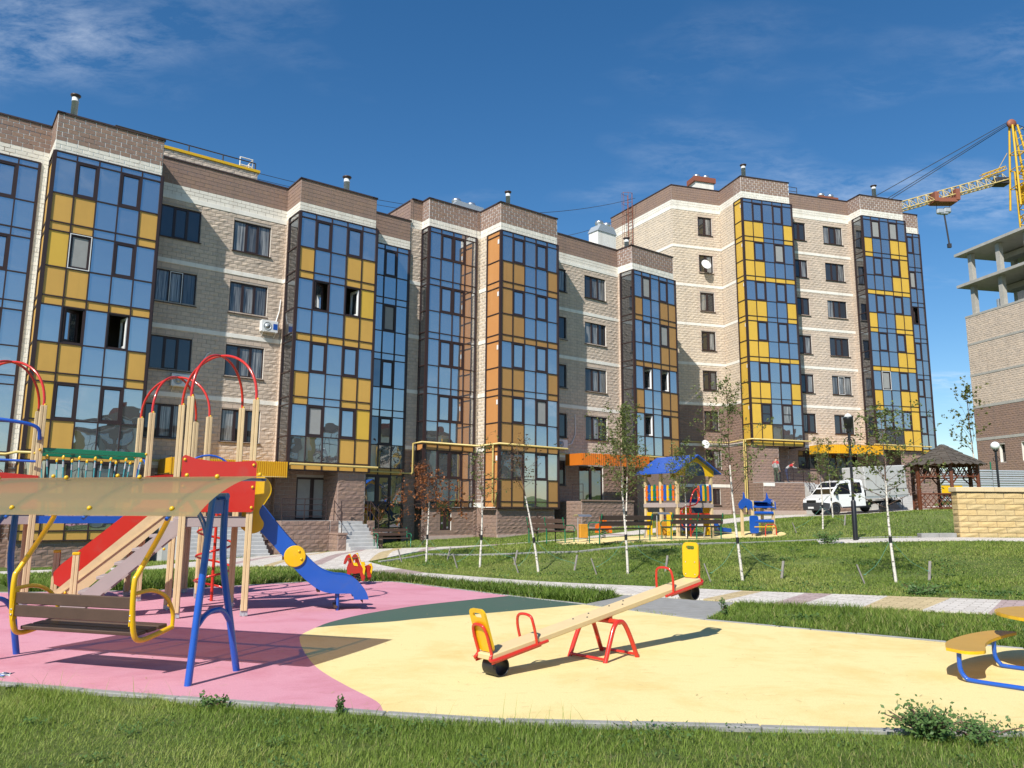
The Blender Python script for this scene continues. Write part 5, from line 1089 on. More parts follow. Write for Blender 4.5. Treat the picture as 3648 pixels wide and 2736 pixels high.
for r in range(8):
    x = -.3 if r % 2 else 0.0
    while x < 9.8:
        x0, x1 = max(x, 0), min(x + .6, 9.8)
        if x1 - x0 > .1:
            vs, fs = block_geo(x1 - x0, .18, True, random.Random(r * 50 + int(x * 10))); mb = MB(); mb.add([(a + x0, b * 1.1 + .038, c + .02 + r * .18) for a, b, c in vs], fs); mb.build("brick", M_YBLOCK, ywo)
        x += .6
    vs, fs = block_geo(.38, .18, True, random.Random(r)); mb = MB(); mb.add([(b * 1.1 + .038, .38 - a, c + .02 + r * .18) for a, b, c in vs], fs); mb.build("brick", M_YBLOCK, ywo)
for i in range(8): MB().box((i * 1.25 + .58, .19, 1.56), (1.24, .46, .15), bev=.015).build("cap_stone", M_YCAP, YW)
kerb("kerb_steps", [(13.0, 25.15), (14.1, 25.1)], .3, .16, .3, .6, follow=True)

# ================================================================== gazebo
GZ = thing("gazebo", "dark brown wooden gazebo with lattice rails and shingled roof", "gazebo", (19.75, 35.6, 1.68), R(12))
hx = [(1.38 * math.cos(R(60 * i)), 1.38 * math.sin(R(60 * i))) for i in range(6)]
for x, y in hx: MB().box((x, y, 1.05), (.13, .13, 2.16), rz=math.atan2(y, x), bev=.01).build("post", M_GAZ, GZ)
MB().prism([(p[0] * 1.05, p[1] * 1.05) for p in hx], .1, M=Matrix.Translation((0, 0, .04)) @ Matrix.Rotation(R(90), 4, 'X')).build("floor", M_GAZ, GZ)
for i in range(6):
    a, b = Vector((*hx[i], 0)), Vector((*hx[(i + 1) % 6], 0)); d = (b - a); L = d.length; d.normalize()
    top = MB(); top.bar(a + V(0, 0, 2.08), b + V(0, 0, 2.08), .06, .09); top.bar(a + V(0, 0, 1.55), b + V(0, 0, 1.55), .05, .06)
    for k in range(5):
        p = a + d * (L * k / 5); r = a + d * (L * (k + 1) / 5); top.bar(p + V(0, 0, 1.57), r + V(0, 0, 2.05), .03, .035); top.bar(p + V(0, 0, 2.05), r + V(0, 0, 1.57), .025, .035)
    top.bar(a + d * .06 + V(0, 0, 1.25), a + d * .32 + V(0, 0, 1.53), .04, .05); top.bar(b - d * .06 + V(0, 0, 1.25), b - d * .32 + V(0, 0, 1.53), .04, .05); top.build("frieze_lattice", M_GAZ, GZ)
    if i != 1:
        lo = MB(); lo.bar(a + V(0, 0, .78), b + V(0, 0, .78), .07, .06); lo.bar(a + V(0, 0, .16), b + V(0, 0, .16), .05, .06)
        for k in range(6):
            p = a + d * (L * k / 6); r = a + d * (L * (k + 1) / 6)
            for z0, z1 in ((.18, .47), (.47, .76)): lo.bar(p + V(0, 0, z0), r + V(0, 0, z1), .025, .03); lo.bar(p + V(0, 0, z1), r + V(0, 0, z0), .02, .03)
        lo.build("rail_lattice", M_GAZ, GZ)
ro = thing_part("roof", GZ); NR = 9
for i in range(6):
    a0, a1 = R(60 * i), R(60 * i + 60)
    for r in range(NR):
        t0, t1 = r / NR, (r + 1) / NR; rr0, rr1 = .08 + 1.68 * t0, .08 + 1.68 * t1 + .03; z0 = 3.02 - .93 * t0 ** .92; z1 = 3.02 - .93 * t1 ** .92
        ns = max(2, int(rr1 * 3.2)); 
        for k in range(ns):
            f0, f1 = k / ns, (k + 1) / ns
            P = lambda rr, f, z: (rr * (math.cos(a0) * (1 - f) + math.cos(a1) * f), rr * (math.sin(a0) * (1 - f) + math.sin(a1) * f), z)
            mb = MB(); dz = .014 * ((k + r) % 2); fm_ = (f0 + f1) / 2
            mb.add([P(rr0, f0, z0 + .02 + dz), P(rr0, f1, z0 + .02 + dz), P(rr1, f1 - .01, z1 + .025 + dz), P(rr1 + (.05 if r == NR - 1 else .02), fm_, z1 + .02 + dz - (.07 if r == NR - 1 else 0)), P(rr1, f0 + .01, z1 + .025 + dz), P(rr1, f0 + .01, z1), P(rr1, f1 - .01, z1)], [(0, 1, 2, 3, 4), (4, 3, 2, 6, 5)])
            mb.build("shingle", M_SHING, ro)
rb = MB()
for i in range(6): rb.bar((0, 0, 2.98), (1.72 * math.cos(R(60 * i)), 1.72 * math.sin(R(60 * i)), 2.08), .06, .07)
rb.add([(0, 0, 2.96)] + [(1.74 * math.cos(R(60 * i)), 1.74 * math.sin(R(60 * i)), 2.09) for i in range(6)], [(0, 1 + i, 1 + (i + 1) % 6) for i in range(6)]); rb.build("rafters", M_GAZ, GZ)

# ================================================================== lamp posts
LP = thing("street_lamp", "tall black park lamp post with lantern head on the lawn edge", "street lamp", (10.9, 25.0, Hz(10.9, 25) - .02))
MB().tube([(0, 0, 0), (0, 0, 1.25), (0, 0, 1.3)], [.078, .075, .05], 10).build("base_sleeve", M_BLACK, LP); MB().tube([(0, 0, 1.28), (0, 0, 3.45)], .043, 10).build("pole", M_BLACK, LP)
MB().lathe([(.03, 3.42), (.09, 3.5), (.06, 3.56), (.12, 3.62), (.15, 3.9), (.16, 3.93), (.06, 3.97)], 12).build("lantern", M_BLACK, LP); MB().lathe([(.1, 3.95), (.12, 3.99), (.06, 4.06), (.01, 4.08)], 12).build("lantern_cap", M_GLOBE, LP)
mb = MB()
for s in (-1, 1): mb.tube([(s * (.05 + .13 * math.sin(R(t_))), 0, 3.15 - .15 * math.cos(R(t_)) + .05 * s * 0) for t_ in range(0, 300, 30)], .014, 6)
mb.build("scroll_bracket", M_BLACK, LP)
LP2 = thing("street_lamp", "park lamp with white globe standing behind the yellow wall", "street lamp", (19.95, 32.0, Hz(19.95, 32) - .02))
_g = 4.37 - LP2.location.z
MB().tube([(0, 0, 0), (0, 0, _g - .2)], .045, 10).build("pole", M_BLACK, LP2); MB().ball((0, 0, _g), .17, 18).build("globe", M_GLOBE, LP2); MB().lathe([(.05, _g - .24), (.1, _g - .2), (.09, _g - .15)], 12).build("globe_holder", M_BLACK, LP2)
mb = MB()
for s in (-1, 1): mb.tube([(s * (.04 + .09 * math.sin(R(t_))), 0, _g - .55 - .1 * math.cos(R(t_))) for t_ in range(0, 300, 30)], .011, 6)
mb.build("scroll_bracket", M_BLACK, LP2)

# ================================================================== overhead wires
def wire(label, pts, sag, r=.012):
    P = []
    for a, b in zip(pts[:-1], pts[1:]):
        for i in range(13): t = i / 12; p = Vector(a).lerp(Vector(b), t); p.z -= sag * 4 * t * (1 - t); P.append(p)
    o = MB().tube(P, r, 4).build("roof_cable", M_CABLE); tag(o, label, "cable", "cables strung between the roofs")
a2w = lambda a, o, z: A.M @ Vector(L3(a, o, z))
d2w = lambda a, o, z: D.M @ Vector(L3(a, o, z))
wire("thin black cable from the yellow-edged roof house to the orange building", [a2w(-1.4, -4.6, 19.0), a2w(12.0, -4.4, 19.9)], .25, .016)
wire("thin black cable from the orange building to the taller right roof", [a2w(12.6, -4.4, 20.0), d2w(-5.3, -7.0, 26.6)], .5, .018)
wire("lower thin cable dropping from the ladder to the middle roof", [a2w(17.0, -2.5, 18.7), d2w(-5.4, -7.5, 25.6)], .4, .016)
wire("short thin cable behind the second flue of the left building", [a2w(-1.4, -4.0, 18.4), a2w(9.0, -3.4, 18.8)], .15, .014)

# ================================================================== facing block of flats (behind the camera, seen in the mirror glass)
OP = thing("facing_building", "pale apartment block reflected in the lower mirror-glass panes", "building", (100, -30, 0), R(58.5))
MB().box((0, -8, 8.2), (84, 15, 17)).build("wall", M_PLASTER, OP); MB().box((0, -8, 17.2), (84.6, 15.6, 1.0)).build("parapet", M_BROWN, OP)
for i in range(6):
    x = -38 + i * 15; MB().box((x, .3, 8.6), (5, 1.6, 15.5)).build("glazed_bay", M_GLASS, OP); MB().box((x - 3.1, .2, 8.6), (1.1, 1.4, 15.5)).build("yellow_strip", M_YEL, OP); MB().box((x + 5.5, -.2, 8.4), (4.5, .8, 16)).build("brown_strip", M_BROWN, OP)
    for k in range(5):
        for dx in (4.2, 6.8): MB().box((x + dx, .24, 3.2 + 3 * k), (1.7, .12, 1.5)).build("window", M_DGLASS, OP)
        MB().box((x, 1.14, 4.9 + 3 * k), (5.0, .06, .12)).build("mullion", M_FRAME, OP)
    for dx in (-1.25, 0, 1.25): MB().box((x + dx, 1.14, 8.6), (.1, .06, 15.4)).build("mullion", M_FRAME, OP)
for i in range(5): MB().box((-34 + i * 17, -6, 18.6), (2.2, 1.4, 2.0)).build("vent_shaft", M_RUST, OP)
# ================================================================== play equipment on the near rubber surface
def WB(mb, name, m, parent):
    """Shape given in world coordinates, parented to an unrotated thing."""
    o = mb.build(name, m, parent); p = parent; off = Vector((0, 0, 0))
    while p is not None: off += Vector(p.location); p = p.parent
    o.location = -off; return o
def post(parent, x, y, z1, ang, w=.1, z0=.08):
    c, s = math.cos(ang), math.sin(ang); mb = MB()
    for k in (-1, 1): mb.box((x + c * k * (w / 4 + .001), y + s * k * (w / 4 + .001), (z0 + z1) / 2), (w / 2 - .004, w, z1 - z0), rz=ang, bev=.006)
    mb.box((x, y, (z0 + z1) / 2 - .002), (w * .9, w * .86, z1 - z0 - .012), rz=ang)
    p = WB(mb, "post", M_POST, parent)
    f = MB(); f.box((x, y, .09), (w + .012, w * .5, .16), rz=ang); f.tube([(x, y, -.02), (x, y, .1)], .03, 8); WB(f, "post_foot", M_GREYMETAL, p)
    return p
def arch(parent, p, q, h, r=.022):
    p, q = Vector(p), Vector(q); m = (p + q) / 2; pts = []
    for i in range(25):
        t = math.pi * i / 24; pts.append(m + (p - m) * math.cos(t) + Vector((0, 0, h * math.sin(t) ** .9)))
    WB(MB().tube(pts, r, 10), "arch", M_TUBERED, parent)
    for e in (p, q): WB(MB().ball((e.x + .02, e.y, e.z + .012), .022, 8), "bolt_cap", M_PYEL, parent)
def bolts(parent, pts, r=.024):
    for p in pts: WB(MB().ball(p, r, 8), "bolt_cap", M_PYEL, parent)
PT = thing("play_tower", "large play tower with cream posts, red arches, blue slide and rope bridge", "play tower", (-5.6, 13.2, 0))
a2 = R(17)
T2 = {"FR": (-4.03, 12.13), "FL": (-4.93, 11.82), "BR": (-4.62, 13.2), "BL": (-5.5, 12.85)}
T1 = {"FL": (-6.5, 13.94), "FR": (-5.68, 14.5), "BL": (-7.1, 14.78), "BR": (-6.28, 15.36)}
T0 = {"FR": (-7.9, 13.0), "BR": (-8.5, 13.85), "FL": (-8.72, 12.42), "BL": (-9.32, 13.27)}
ZT = 3.3
for T, an in ((T2, a2), (T1, R(35)), (T0, R(35))):
    for k, (x, y) in T.items(): post(PT, x, y, ZT, an)
    arch(PT, (*T["BL"], ZT), (*T["FR"], ZT), .77); arch(PT, (*T["FL"], ZT), (*T["BR"], ZT), .77)
    c = [Vector((*T[k], 0)) for k in ("FL", "FR", "BR", "BL")]; dk = MB(); n = 7
    for i in range(n):
        t = (i + .5) / n; dk.bar(c[0].lerp(c[3], t) + V(0, 0, 1.46), c[1].lerp(c[2], t) + V(0, 0, 1.46), (c[0] - c[3]).length / n - .01, .035)
    WB(dk, "deck", M_DECK, PT)
    for p, q_ in zip(c, c[1:] + c[:1]): WB(MB().bar(p + V(0, 0, 1.39), q_ + V(0, 0, 1.39), .04, .13, bev=.006), "deck_beam", M_DECK, PT)
def panel_between(p, q, prof, m, t=.018, out=.06, name="panel"):
    """Panel whose outline (u 0..1 along p-q, z) stands on the line p-q, moved out to the viewer's side."""
    p, q = Vector((*p, 0)), Vector((*q, 0)); d = q - p; L = d.length; d.normalize(); n = Vector((d.y, -d.x, 0))
    M = frameM(d, -n, (0, 0, 1), p + n * out); return WB(MB().prism([(u * L, z) for u, z in prof], t, M=M), name, m, PT), M, L
_, Mp, Lp = panel_between(T2["FL"], T2["FR"], [(-.06, 1.57), (-.03, 1.55), (1.02, 1.55), (1.06, 1.58), (1.07, 2.29), (1.03, 2.34), (.75, 2.315), (.4, 2.315), (.15, 2.345), (-.02, 2.40), (-.06, 2.37)], M_RED)
bolts(PT, [Mp @ Vector((u * Lp, -.012, z)) for u, z in ((-.02, 1.62), (1.02, 1.62), (-.02, 2.33), (1.02, 2.27), (1.02, 1.93), (-.02, 1.93))])
panel_between(T1["FL"], T1["FR"], [(-.05, 1.57), (1.05, 1.57), (1.05, 2.15), (.7, 2.2), (.3, 2.2), (-.05, 2.15)], M_RED)
panel_between(T2["BL"], T2["BR"], [(-.05, 1.57), (1.05, 1.57), (1.05, 2.2), (-.05, 2.2)], M_RED, out=-.06)
panel_between(T0["FL"], T0["FR"], [(-.6, 1.57), (1.05, 1.57), (1.02, 2.12), (.5, 2.16), (-.6, 2.2)], M_RED)
for (p, q_) in ((T1["FR"], T1["BR"]), (T2["BL"], T2["BR"]), (T1["FL"], T1["BL"])):
    p, q_ = Vector((*p, 2.1)), Vector((*q_, 2.1)); m = (p + q_) / 2; WB(MB().tube([m + (p - m) * math.cos(R(t_)) * .85 + V(0, 0, .38 * math.sin(R(t_))) for t_ in range(0, 181, 15)], .018, 8), "hoop", M_BLUE, PT)
# blue slide on the right
sd = Vector((.962, .272, 0)); sn = Vector((.272, -.962, 0)); s0 = Vector((-4.28, 12.68, 0))
prof = [(0.0, 1.46), (.12, 1.45), (.45, 1.12), (.95, .62), (1.2, .42), (1.42, .33), (1.62, .31), (1.78, .29), (1.88, .2), (1.9, .12)]
cen = bez([s0 + sd * u + V(0, 0, z) for u, z in prof], 4)
ch = MB(); hw = .25
for i in range(len(cen) - 1): ch.add([cen[i] + sn * hw, cen[i + 1] + sn * hw, cen[i + 1] - sn * hw, cen[i] - sn * hw], [(0, 1, 2, 3)], 0, True); ch.add([cen[i] + sn * hw - V(0, 0, .02), cen[i + 1] + sn * hw - V(0, 0, .02), cen[i + 1] - sn * hw - V(0, 0, .02), cen[i] - sn * hw - V(0, 0, .02)], [(0, 3, 2, 1)], 1, True)
sl = WB(ch, "slide_chute", [M_STEEL, M_SEAT], PT)
up_ = [(-.02, 1.86), (.1, 1.83), (.3, 1.62), (.62, 1.24), (1.0, .84), (1.22, .65), (1.42, .57), (1.6, .55), (1.74, .50), (1.86, .40), (1.95, .27), (1.985, .165)]
lo_ = [(1.76, .165), (1.73, .23), (1.67, .265), (1.42, .27), (1.2, .33), (.95, .52), (.6, .88), (.3, 1.2), (.1, 1.38), (-.02, 1.40)]
side = [(p.x, p.z) for p in bez([V(u, 0, z) for u, z in up_], 4)] + [(p.x, p.z) for p in bez([V(u, 0, z) for u, z in lo_], 4)]
for k in (1, -1): WB(MB().prism(side, .022, M=frameM(sd, -sn, (0, 0, 1), s0 + sn * (hw + .012) * k)), "slide_side", M_BLUE, PT)
un = MB()
for i in range(5): u = .35 + i * .28; z = 1.02 - i * .255; un.bar(s0 + sd * u + sn * .24 + V(0, 0, z + .06), s0 + sd * u - sn * .24 + V(0, 0, z + .06), .05, .04)
WB(un, "slide_rib", M_SEAT, PT)
for k in (1, -1):
    g = [(-.04, 2.16), (.12, 2.17), (.27, 2.12), (.36, 2.0), (.37, 1.86), (.3, 1.72), (.24, 1.62), (.22, 1.54), (.26, 1.45), (.30, 1.38), (.28, 1.29), (.2, 1.23), (.08, 1.22), (-.04, 1.30)]
    WB(MB().prism([(p.x, p.z) for p in bez([V(u, 0, z) for u, z in g], 4)], .02, M=frameM(sd, -sn, (0, 0, 1), s0 + sd * .3 * 0 + sn * (hw + .04) * k)), "slide_guard", M_PYEL, PT)
WB(MB().lathe([(.001, 0), (.165, 0), (.17, .01), (.16, .025), (.001, .03)], 24, smooth=False, M=frameM(sd, (0, 0, 1), sn, s0 + sd * .80 + sn * (hw + .03) + V(0, 0, .86))), "slide_disc", M_PYEL, PT)
bolts(PT, [s0 + sd * u + sn * (hw + .06) + V(0, 0, z) for u, z in ((.86, .94), (.9, .82))], .022)
lg = MB()
for k in (1, -1): q_ = s0 + sd * 1.5 + sn * .2 * k; lg.tube([q_ + V(0, 0, -.02), q_ + V(0, 0, .3)], .024, 8)
lg.tube([s0 + sd * 1.5 + sn * .2 + V(0, 0, .14), s0 + sd * 1.5 - sn * .2 + V(0, 0, .14)], .02, 8); WB(lg, "slide_leg", M_BLUE, PT)
# stairs with mauve stringers down to the left, red slide with tan side board beyond them
rd = Vector((-.955, -.297, 0)).normalized(); rn = Vector((.297, -.955, 0)).normalized(); t0 = Vector((-5.0, 11.93, 0))
for off in (0.0, -.58):
    P = [(-.05, 1.30), (-.05, 1.47), (.06, 1.44), (1.60, .06), (1.60, -.03), (1.42, -.03)]
    WB(MB().prism(P, .035, M=frameM(rd, -rn, (0, 0, 1), t0 + rn * off)), "stair_stringer", M_DECK, PT)
for i in range(7):
    u = .10 + i * .222; z = 1.385 - i * .199; WB(MB().box(t0 + rd * u - rn * .29 + V(0, 0, z), (.2, .54, .045), rz=math.atan2(rd.y, rd.x), bev=.006), "stair_tread", M_DECK, PT)
r2d = Vector((-.93, -.37, 0)).normalized(); r2n = Vector((.37, -.93, 0)).normalized(); t2 = Vector((-6.28, 13.84, 0))
for k in range(2):
    WB(MB().prism([(-.42, 1.88), (-.36, 2.02), (-.22, 2.06), (-.08, 1.98), (1.36, .66), (1.47, .52), (1.44, .34), (1.32, .27), (1.16, .3), (-.05, 1.44), (-.3, 1.58)], .03, M=frameM(r2d, -r2n, (0, 0, 1), t2 - r2n * (.06 + .46 * k))), "red_slide_side", M_RED, PT)
WB(MB().bar(t2 - r2n * .29 + r2d * -.1 + V(0, 0, 1.55), t2 - r2n * .29 + r2d * 1.42 + V(0, 0, .33), .44, .02), "red_slide_chute", M_RED, PT)
WB(MB().prism([(-.2, 1.36), (-.2, 1.60), (-.05, 1.60), (1.42, .22), (1.42, .0), (1.3, -.02), (1.2, .0)], .03, M=frameM(r2d, -r2n, (0, 0, 1), t2 + r2n * .02)), "guard_board", M_POST, PT)
WB(MB().bar(t2 + r2n * .045 + r2d * -.18 + V(0, 0, 1.49), t2 + r2n * .045 + r2d * 1.40 + V(0, 0, .12), .02, .02), "guard_strip", M_POST, PT)
for x_, y_ in ((-7.1, 12.98), (-7.78, 13.62)):
    post(PT, x_, y_, .84, math.atan2(r2d.y, r2d.x)); WB(MB().box((x_, y_, .86), (.115, .115, .05), rz=math.atan2(r2d.y, r2d.x), bev=.012), "post_cap", M_PYEL, PT)
bolts(PT, [t2 + r2d * 1.15 + r2n * .05 + V(0, 0, .62), t2 + r2d * 1.25 + r2n * .05 + V(0, 0, .2), (-5.0, 11.74, .2), (-5.6, 12.8, .95)])
# rope bridge
for (p, q_) in ((T0["FR"], T1["FL"]), (T0["BR"], T1["BL"])):
    a, b = Vector((*p, 0)), Vector((*q_, 0)); WB(MB().bar(a + V(0, 0, 2.55), b + V(0, 0, 2.53), .05, .085, bev=.008), "bridge_beam", M_PGREEN, PT)
    bolts(PT, [a + V(.05, -.06, 2.55), b + V(-.02, -.06, 2.55)])
    for i in range(7):
        t = (i + .5) / 7; top = a.lerp(b, t) + V(0, 0, 2.42); bot = a.lerp(b, .5 + (t - .5) * .86) + V(0, 0, 1.52)
        WB(MB().tube([top, bot], .012, 6), "rope", M_ROPE, PT); WB(MB().ball(top + V(0, 0, .02), .035, 8, sc=(.8, .5, 1.2)), "rope_thimble", M_PYEL, PT); WB(MB().tube([top.lerp(bot, .05), top.lerp(bot, .16)], .016, 6), "rope_sleeve", M_GREYMETAL, PT)
for i in range(6):
    t = (i + .5) / 6; a = Vector((*T0["FR"], 0)).lerp(Vector((*T1["FL"], 0)), t); b = Vector((*T0["BR"], 0)).lerp(Vector((*T1["BL"], 0)), t); WB(MB().bar(a + V(0, 0, 1.47), b + V(0, 0, 1.47), .17, .04), "bridge_plank", M_DECK, PT)
WB(MB().bar((*T0["FR"], 1.40), (*T1["FL"], 1.40), .04, .12), "bridge_stringer", M_BLUE, PT)
# spiral climber, blue rails at the left tower
hp_ = Vector((-5.25, 14.05, 0)); WB(MB().tube([hp_, hp_ + V(0, 0, 2.3)], .028, 8), "spiral_pole", M_TUBERED, PT)
WB(MB().tube([hp_ + V(.3 * math.cos(R(t_)), .3 * math.sin(R(t_)), .12 + t_ / 360 * .42) for t_ in range(0, 1450, 20)], .02, 8), "spiral_rail", M_TUBERED, PT)
_bl = Vector((-7.86, 12.92, 0))
WB(MB().tube(bez([_bl + V(0, 0, 2.72), _bl + V(-.02, -.1, 2.92), _bl + V(-.35, -.32, 3.0), _bl + V(-.9, -.5, 3.03), _bl + V(-1.6, -.6, 3.0)], 5), .03, 10), "curved_rail", M_BLUE, PT)
WB(MB().tube([_bl + V(0, -.05, 2.35), _bl + V(-1.6, -.6, 2.4)], .02, 8), "curved_rail", M_BLUE, PT); WB(MB().tube([_bl + V(-.68, -.4, 2.98), _bl + V(-.75, -.42, .0)], .03, 10), "rail_upright", M_BLUE, PT)

# ================================================================== bench swing with translucent canopy
def canopy_material():
    m, t, o = base_mat("canopy_polycarbonate")
    tr = N(t, "ShaderNodeBsdfTransparent"); tr.inputs["Color"].default_value = (1.0, 0.50, 0.13, 1)
    tl = N(t, "ShaderNodeBsdfTranslucent"); tl.inputs["Color"].default_value = (0.58, 0.50, 0.23, 1)
    df = N(t, "ShaderNodeBsdfPrincipled", i_Roughness=0.3); df.inputs["Base Color"].default_value = (0.47, 0.425, 0.24, 1)
    m1 = N(t, "ShaderNodeMixShader", i_Fac=0.6) if False else N(t, "ShaderNodeMixShader"); m1.inputs[0].default_value = 0.36; LK(t, tl.outputs[0], m1.inputs[1]); LK(t, df.outputs[0], m1.inputs[2])
    m2 = N(t, "ShaderNodeMixShader"); m2.inputs[0].default_value = 0.19
    LK(t, m1.outputs[0], m2.inputs[1]); LK(t, tr.outputs[0], m2.inputs[2]); LK(t, m2.outputs[0], o.inputs[0]); return m
M_CANOPY = canopy_material()
SW = thing("bench_swing", "hanging bench swing with blue legs, yellow arms and amber plastic canopy", "swing", (-4.2, 8.2, 0), R(-16.8))
for sx in (-1, 1):
    x = 1.42 * sx
    MB().tube(bez([(x, -.36, -.02), (x * .985, -.27, .6), (x * .965, -.17, 1.2), (x * .955, -.1, 1.72)], 6), .034, 12).build("leg", M_BLUE, SW)
    MB().tube(bez([(x, .36, -.02), (x * .985, .23, .5), (x * .965, .12, 1.0), (x * .955, .1, 1.3), (x * .952, .1, 1.72)], 6), .034, 12).build("leg", M_BLUE, SW)
    MB().tube(bez([(x * .985, -.27, .5), (x * .985, -.15, .60), (x * .985, 0, .63), (x * .985, .12, .6), (x * .985, .22, .5)], 5), .026, 10).build("leg_brace", M_BLUE, SW)
    MB().tube(bez([(x * .962, -.15, 1.3), (x * .9, -.13, 1.48), (x * .75, -.06, 1.68)], 5), .026, 8).build("beam_brace", M_BLUE, SW)
    MB().box((x * .955, 0, 1.62), (.012, .26, .14)).build("gusset_plate", M_BLUE, SW)
MB().tube([(-1.45, 0, 1.72), (1.45, 0, 1.72)], .035, 12).build("top_beam", M_BLUE, SW)
cpro = [(p.y, p.z) for p in bez([V(0, -.78, 1.53), V(0, -.66, 1.63), V(0, -.45, 1.755), V(0, -.15, 1.87), V(0, .2, 1.925), V(0, .66, 1.94)], 5)]
cn = MB(); n = len(cpro)
for z_off, flip in ((0, 1), (-.008, -1)):
    vs = [(x, y, z + z_off) for x in (-1.72, -.57, .57, 1.72) for y, z in cpro]; cn.add(vs, [(i * n + j, i * n + j + 1, (i + 1) * n + j + 1, (i + 1) * n + j)[::flip] for i in range(3) for j in range(n - 1)], 0, True)
    if z_off == 0: break
cn.build("canopy", M_CANOPY, SW)
for x in (-1.4, -.47, .47, 1.4):
    MB().tube([(x, y, z - .03) for y, z in cpro], .017, 8).build("canopy_rib", M_BLUE, SW)
    for y, z in ((-.70, 1.585), (-.1, 1.90), (.6, 1.95)): MB().ball((x, y - .015, z + .012), .024, 8).build("bolt_cap", M_PYEL, SW)
for y, z in ((-.70, 1.55), (.62, 1.91)): MB().tube([(-1.45, y, z), (1.45, y, z)], .015, 8).build("canopy_rail", M_BLUE, SW)
for sx in (-1, 1):
    x = .74 * sx
    MB().tube(bez([(x, .06, 1.72), (x, .04, 1.55), (x, -.02, 1.42), (x, -.31, 1.0), (x, -.365, .9), (x, -.36, .62), (x, -.315, .40), (x, -.22, .345), (x, -.02, .37), (x, .2, .415)], 5), .026, 10).build("hanger", M_PYEL, SW)
    MB().tube(bez([(x, .2, .415), (x, .19, .56), (x, .08, .72), (x, -.12, .80), (x, -.36, .79)], 5), .02, 10).build("armrest", M_PYEL, SW)
    MB().box((x * .97, -.345, .64), (.012, .05, .3)).build("slat_bracket", M_PYEL, SW)
    for zz in (.54, .59, .69, .75): MB().ball((x * .985, -.375, zz), .011, 6).build("bolt", M_STEEL, SW)
for z in (.575, .70): MB().box((0, -.335, z), (1.44, .035, .112), bev=.006).build("back_slat", M_SEAT, SW)
for y, z in ((-.20, .405), (-.055, .418), (.09, .432)): MB().box((0, y, z), (1.44, .125, .035), M=Matrix.Rotation(R(5), 3, 'X'), bev=.006).build("seat_slat", M_SEAT, SW)

# ================================================================== seesaw
SS = thing("seesaw", "wooden seesaw with yellow backrests on a red tube stand", "seesaw", (1.04, 9.035, 0), R(41.5))
MT = Matrix.Translation((0, 0, .47)) @ Matrix.Rotation(R(-9.05), 4, 'Y')
def tl(*p): return MT @ Vector(p)
pm = MB(); pm.box((0, 0, 0), (3.5, .235, .062), M=None, bev=.01); pm.v = [tuple(MT @ Vector(p)) for p in pm.v]; pm.build("plank", M_TAN, SS)
for s in (-1, 1):
    for x in (-.25, -.13, 0.0): MB().ball(tl(s * .3 + (x + .12), .05 * (1 if x != -.13 else -1), .031), .011, 6).build("bolt", M_CABLE, SS)
    be = MB(); Mb = MT @ frameM((0, 1, 0), (1, 0, 0), (s * (.18), 0, 1), (s * 1.70, 0, .02))
    out_p = rrect(.235, .43, .06, 5, 0, .235); hole = rrect(.13, .05, .024, 4, 0, .385)[::-1]
    # board with a grip slot: outline and slot bridged into strips
    no = len(out_p); nh = len(hole); hole = hole[::-1]
    ring = [hole[int(i * nh / no) % nh] for i in range(no)]
    vs = [(p[0], d, p[1]) for d in (-.012, .012) for p in out_p] + [(p[0], d, p[1]) for d in (-.012, .012) for p in ring]
    fs = []
    for i in range(no):
        j = (i + 1) % no
        fs += [(i, j, 2 * no + j, 2 * no + i), (no + j, no + i, 3 * no + i, 3 * no + j), (j, i, no + i, no + j), (2 * no + i, 2 * no + j, 3 * no + j, 3 * no + i)]
    be.add([Mb @ Vector(v) for v in vs], fs); be.build("backrest", M_PYEL, SS)
    for px, pz in ((-.07, .06), (.07, .06), (-.07, .21), (.07, .21)): MB().ball(Mb @ Vector((px, -.014 * s, pz)), .009, 6).build("bolt", M_STEEL, SS)
    fr_ = MB(); fr_.tube(bez([tl(s * 1.0, .125, -.03), tl(s * 1.72, .125, -.03), Mb @ Vector((.1, .03 * s, .02)), Mb @ Vector((.1, .03 * s, .2)), Mb @ Vector((.06, .03 * s, .29)), Mb @ Vector((-.06, .03 * s, .29)), Mb @ Vector((-.1, .03 * s, .2)), Mb @ Vector((-.1, .03 * s, .02)), tl(s * 1.72, -.125, -.03), tl(s * 1.0, -.125, -.03)], 5), .016, 8); fr_.build("seat_frame", M_TUBERED, SS)
    fl_ = MB()
    for y in (-.124, .124): fl_.bar(tl(s * 1.1, y, -.035), tl(s * 1.76, y, -.035), .012, .045)
    fl_.build("side_flat", M_TUBERED, SS)
    MB().tube(bez([tl(s * 1.15, .124, -.03), tl(s * 1.17, .124, .16), tl(s * 1.17, .08, .26), tl(s * 1.17, -.08, .26), tl(s * 1.17, -.124, .16), tl(s * 1.15, -.124, -.03)], 5), .015, 8).build("handle", M_TUBERED, SS)
    ty = MB(); c = tl(s * 1.62, 0, -.125); prof_ = [(.092, -.10), (.095, -.095), (.095, .095), (.092, .10), (.084, .10), (.082, .095), (.082, -.095), (.084, -.10), (.092, -.10)]
    if s < 0: c.z = .094
    ty.lathe(prof_, 26, M=frameM((1, 0, 0), (0, 0, 1), (0, -1, 0), c)); ty.f = ty.f[:-2]; ty.mi = ty.mi[:-2]; ty.sm = ty.sm[:-2]; ty.build("tyre_buffer", M_RUBBERTYRE, SS)
for y in (-.265, .265): MB().tube(bez([(-.27, y, -.01), (-.19, y * .97, .17), (-.115, y * .93, .32), (-.06, y * .92, .385), (0, y * .92, .40), (.06, y * .92, .385), (.115, y * .93, .32), (.19, y * .97, .17), (.27, y, -.01)], 5), .026, 10).build("stand_leg", M_TUBERED, SS)
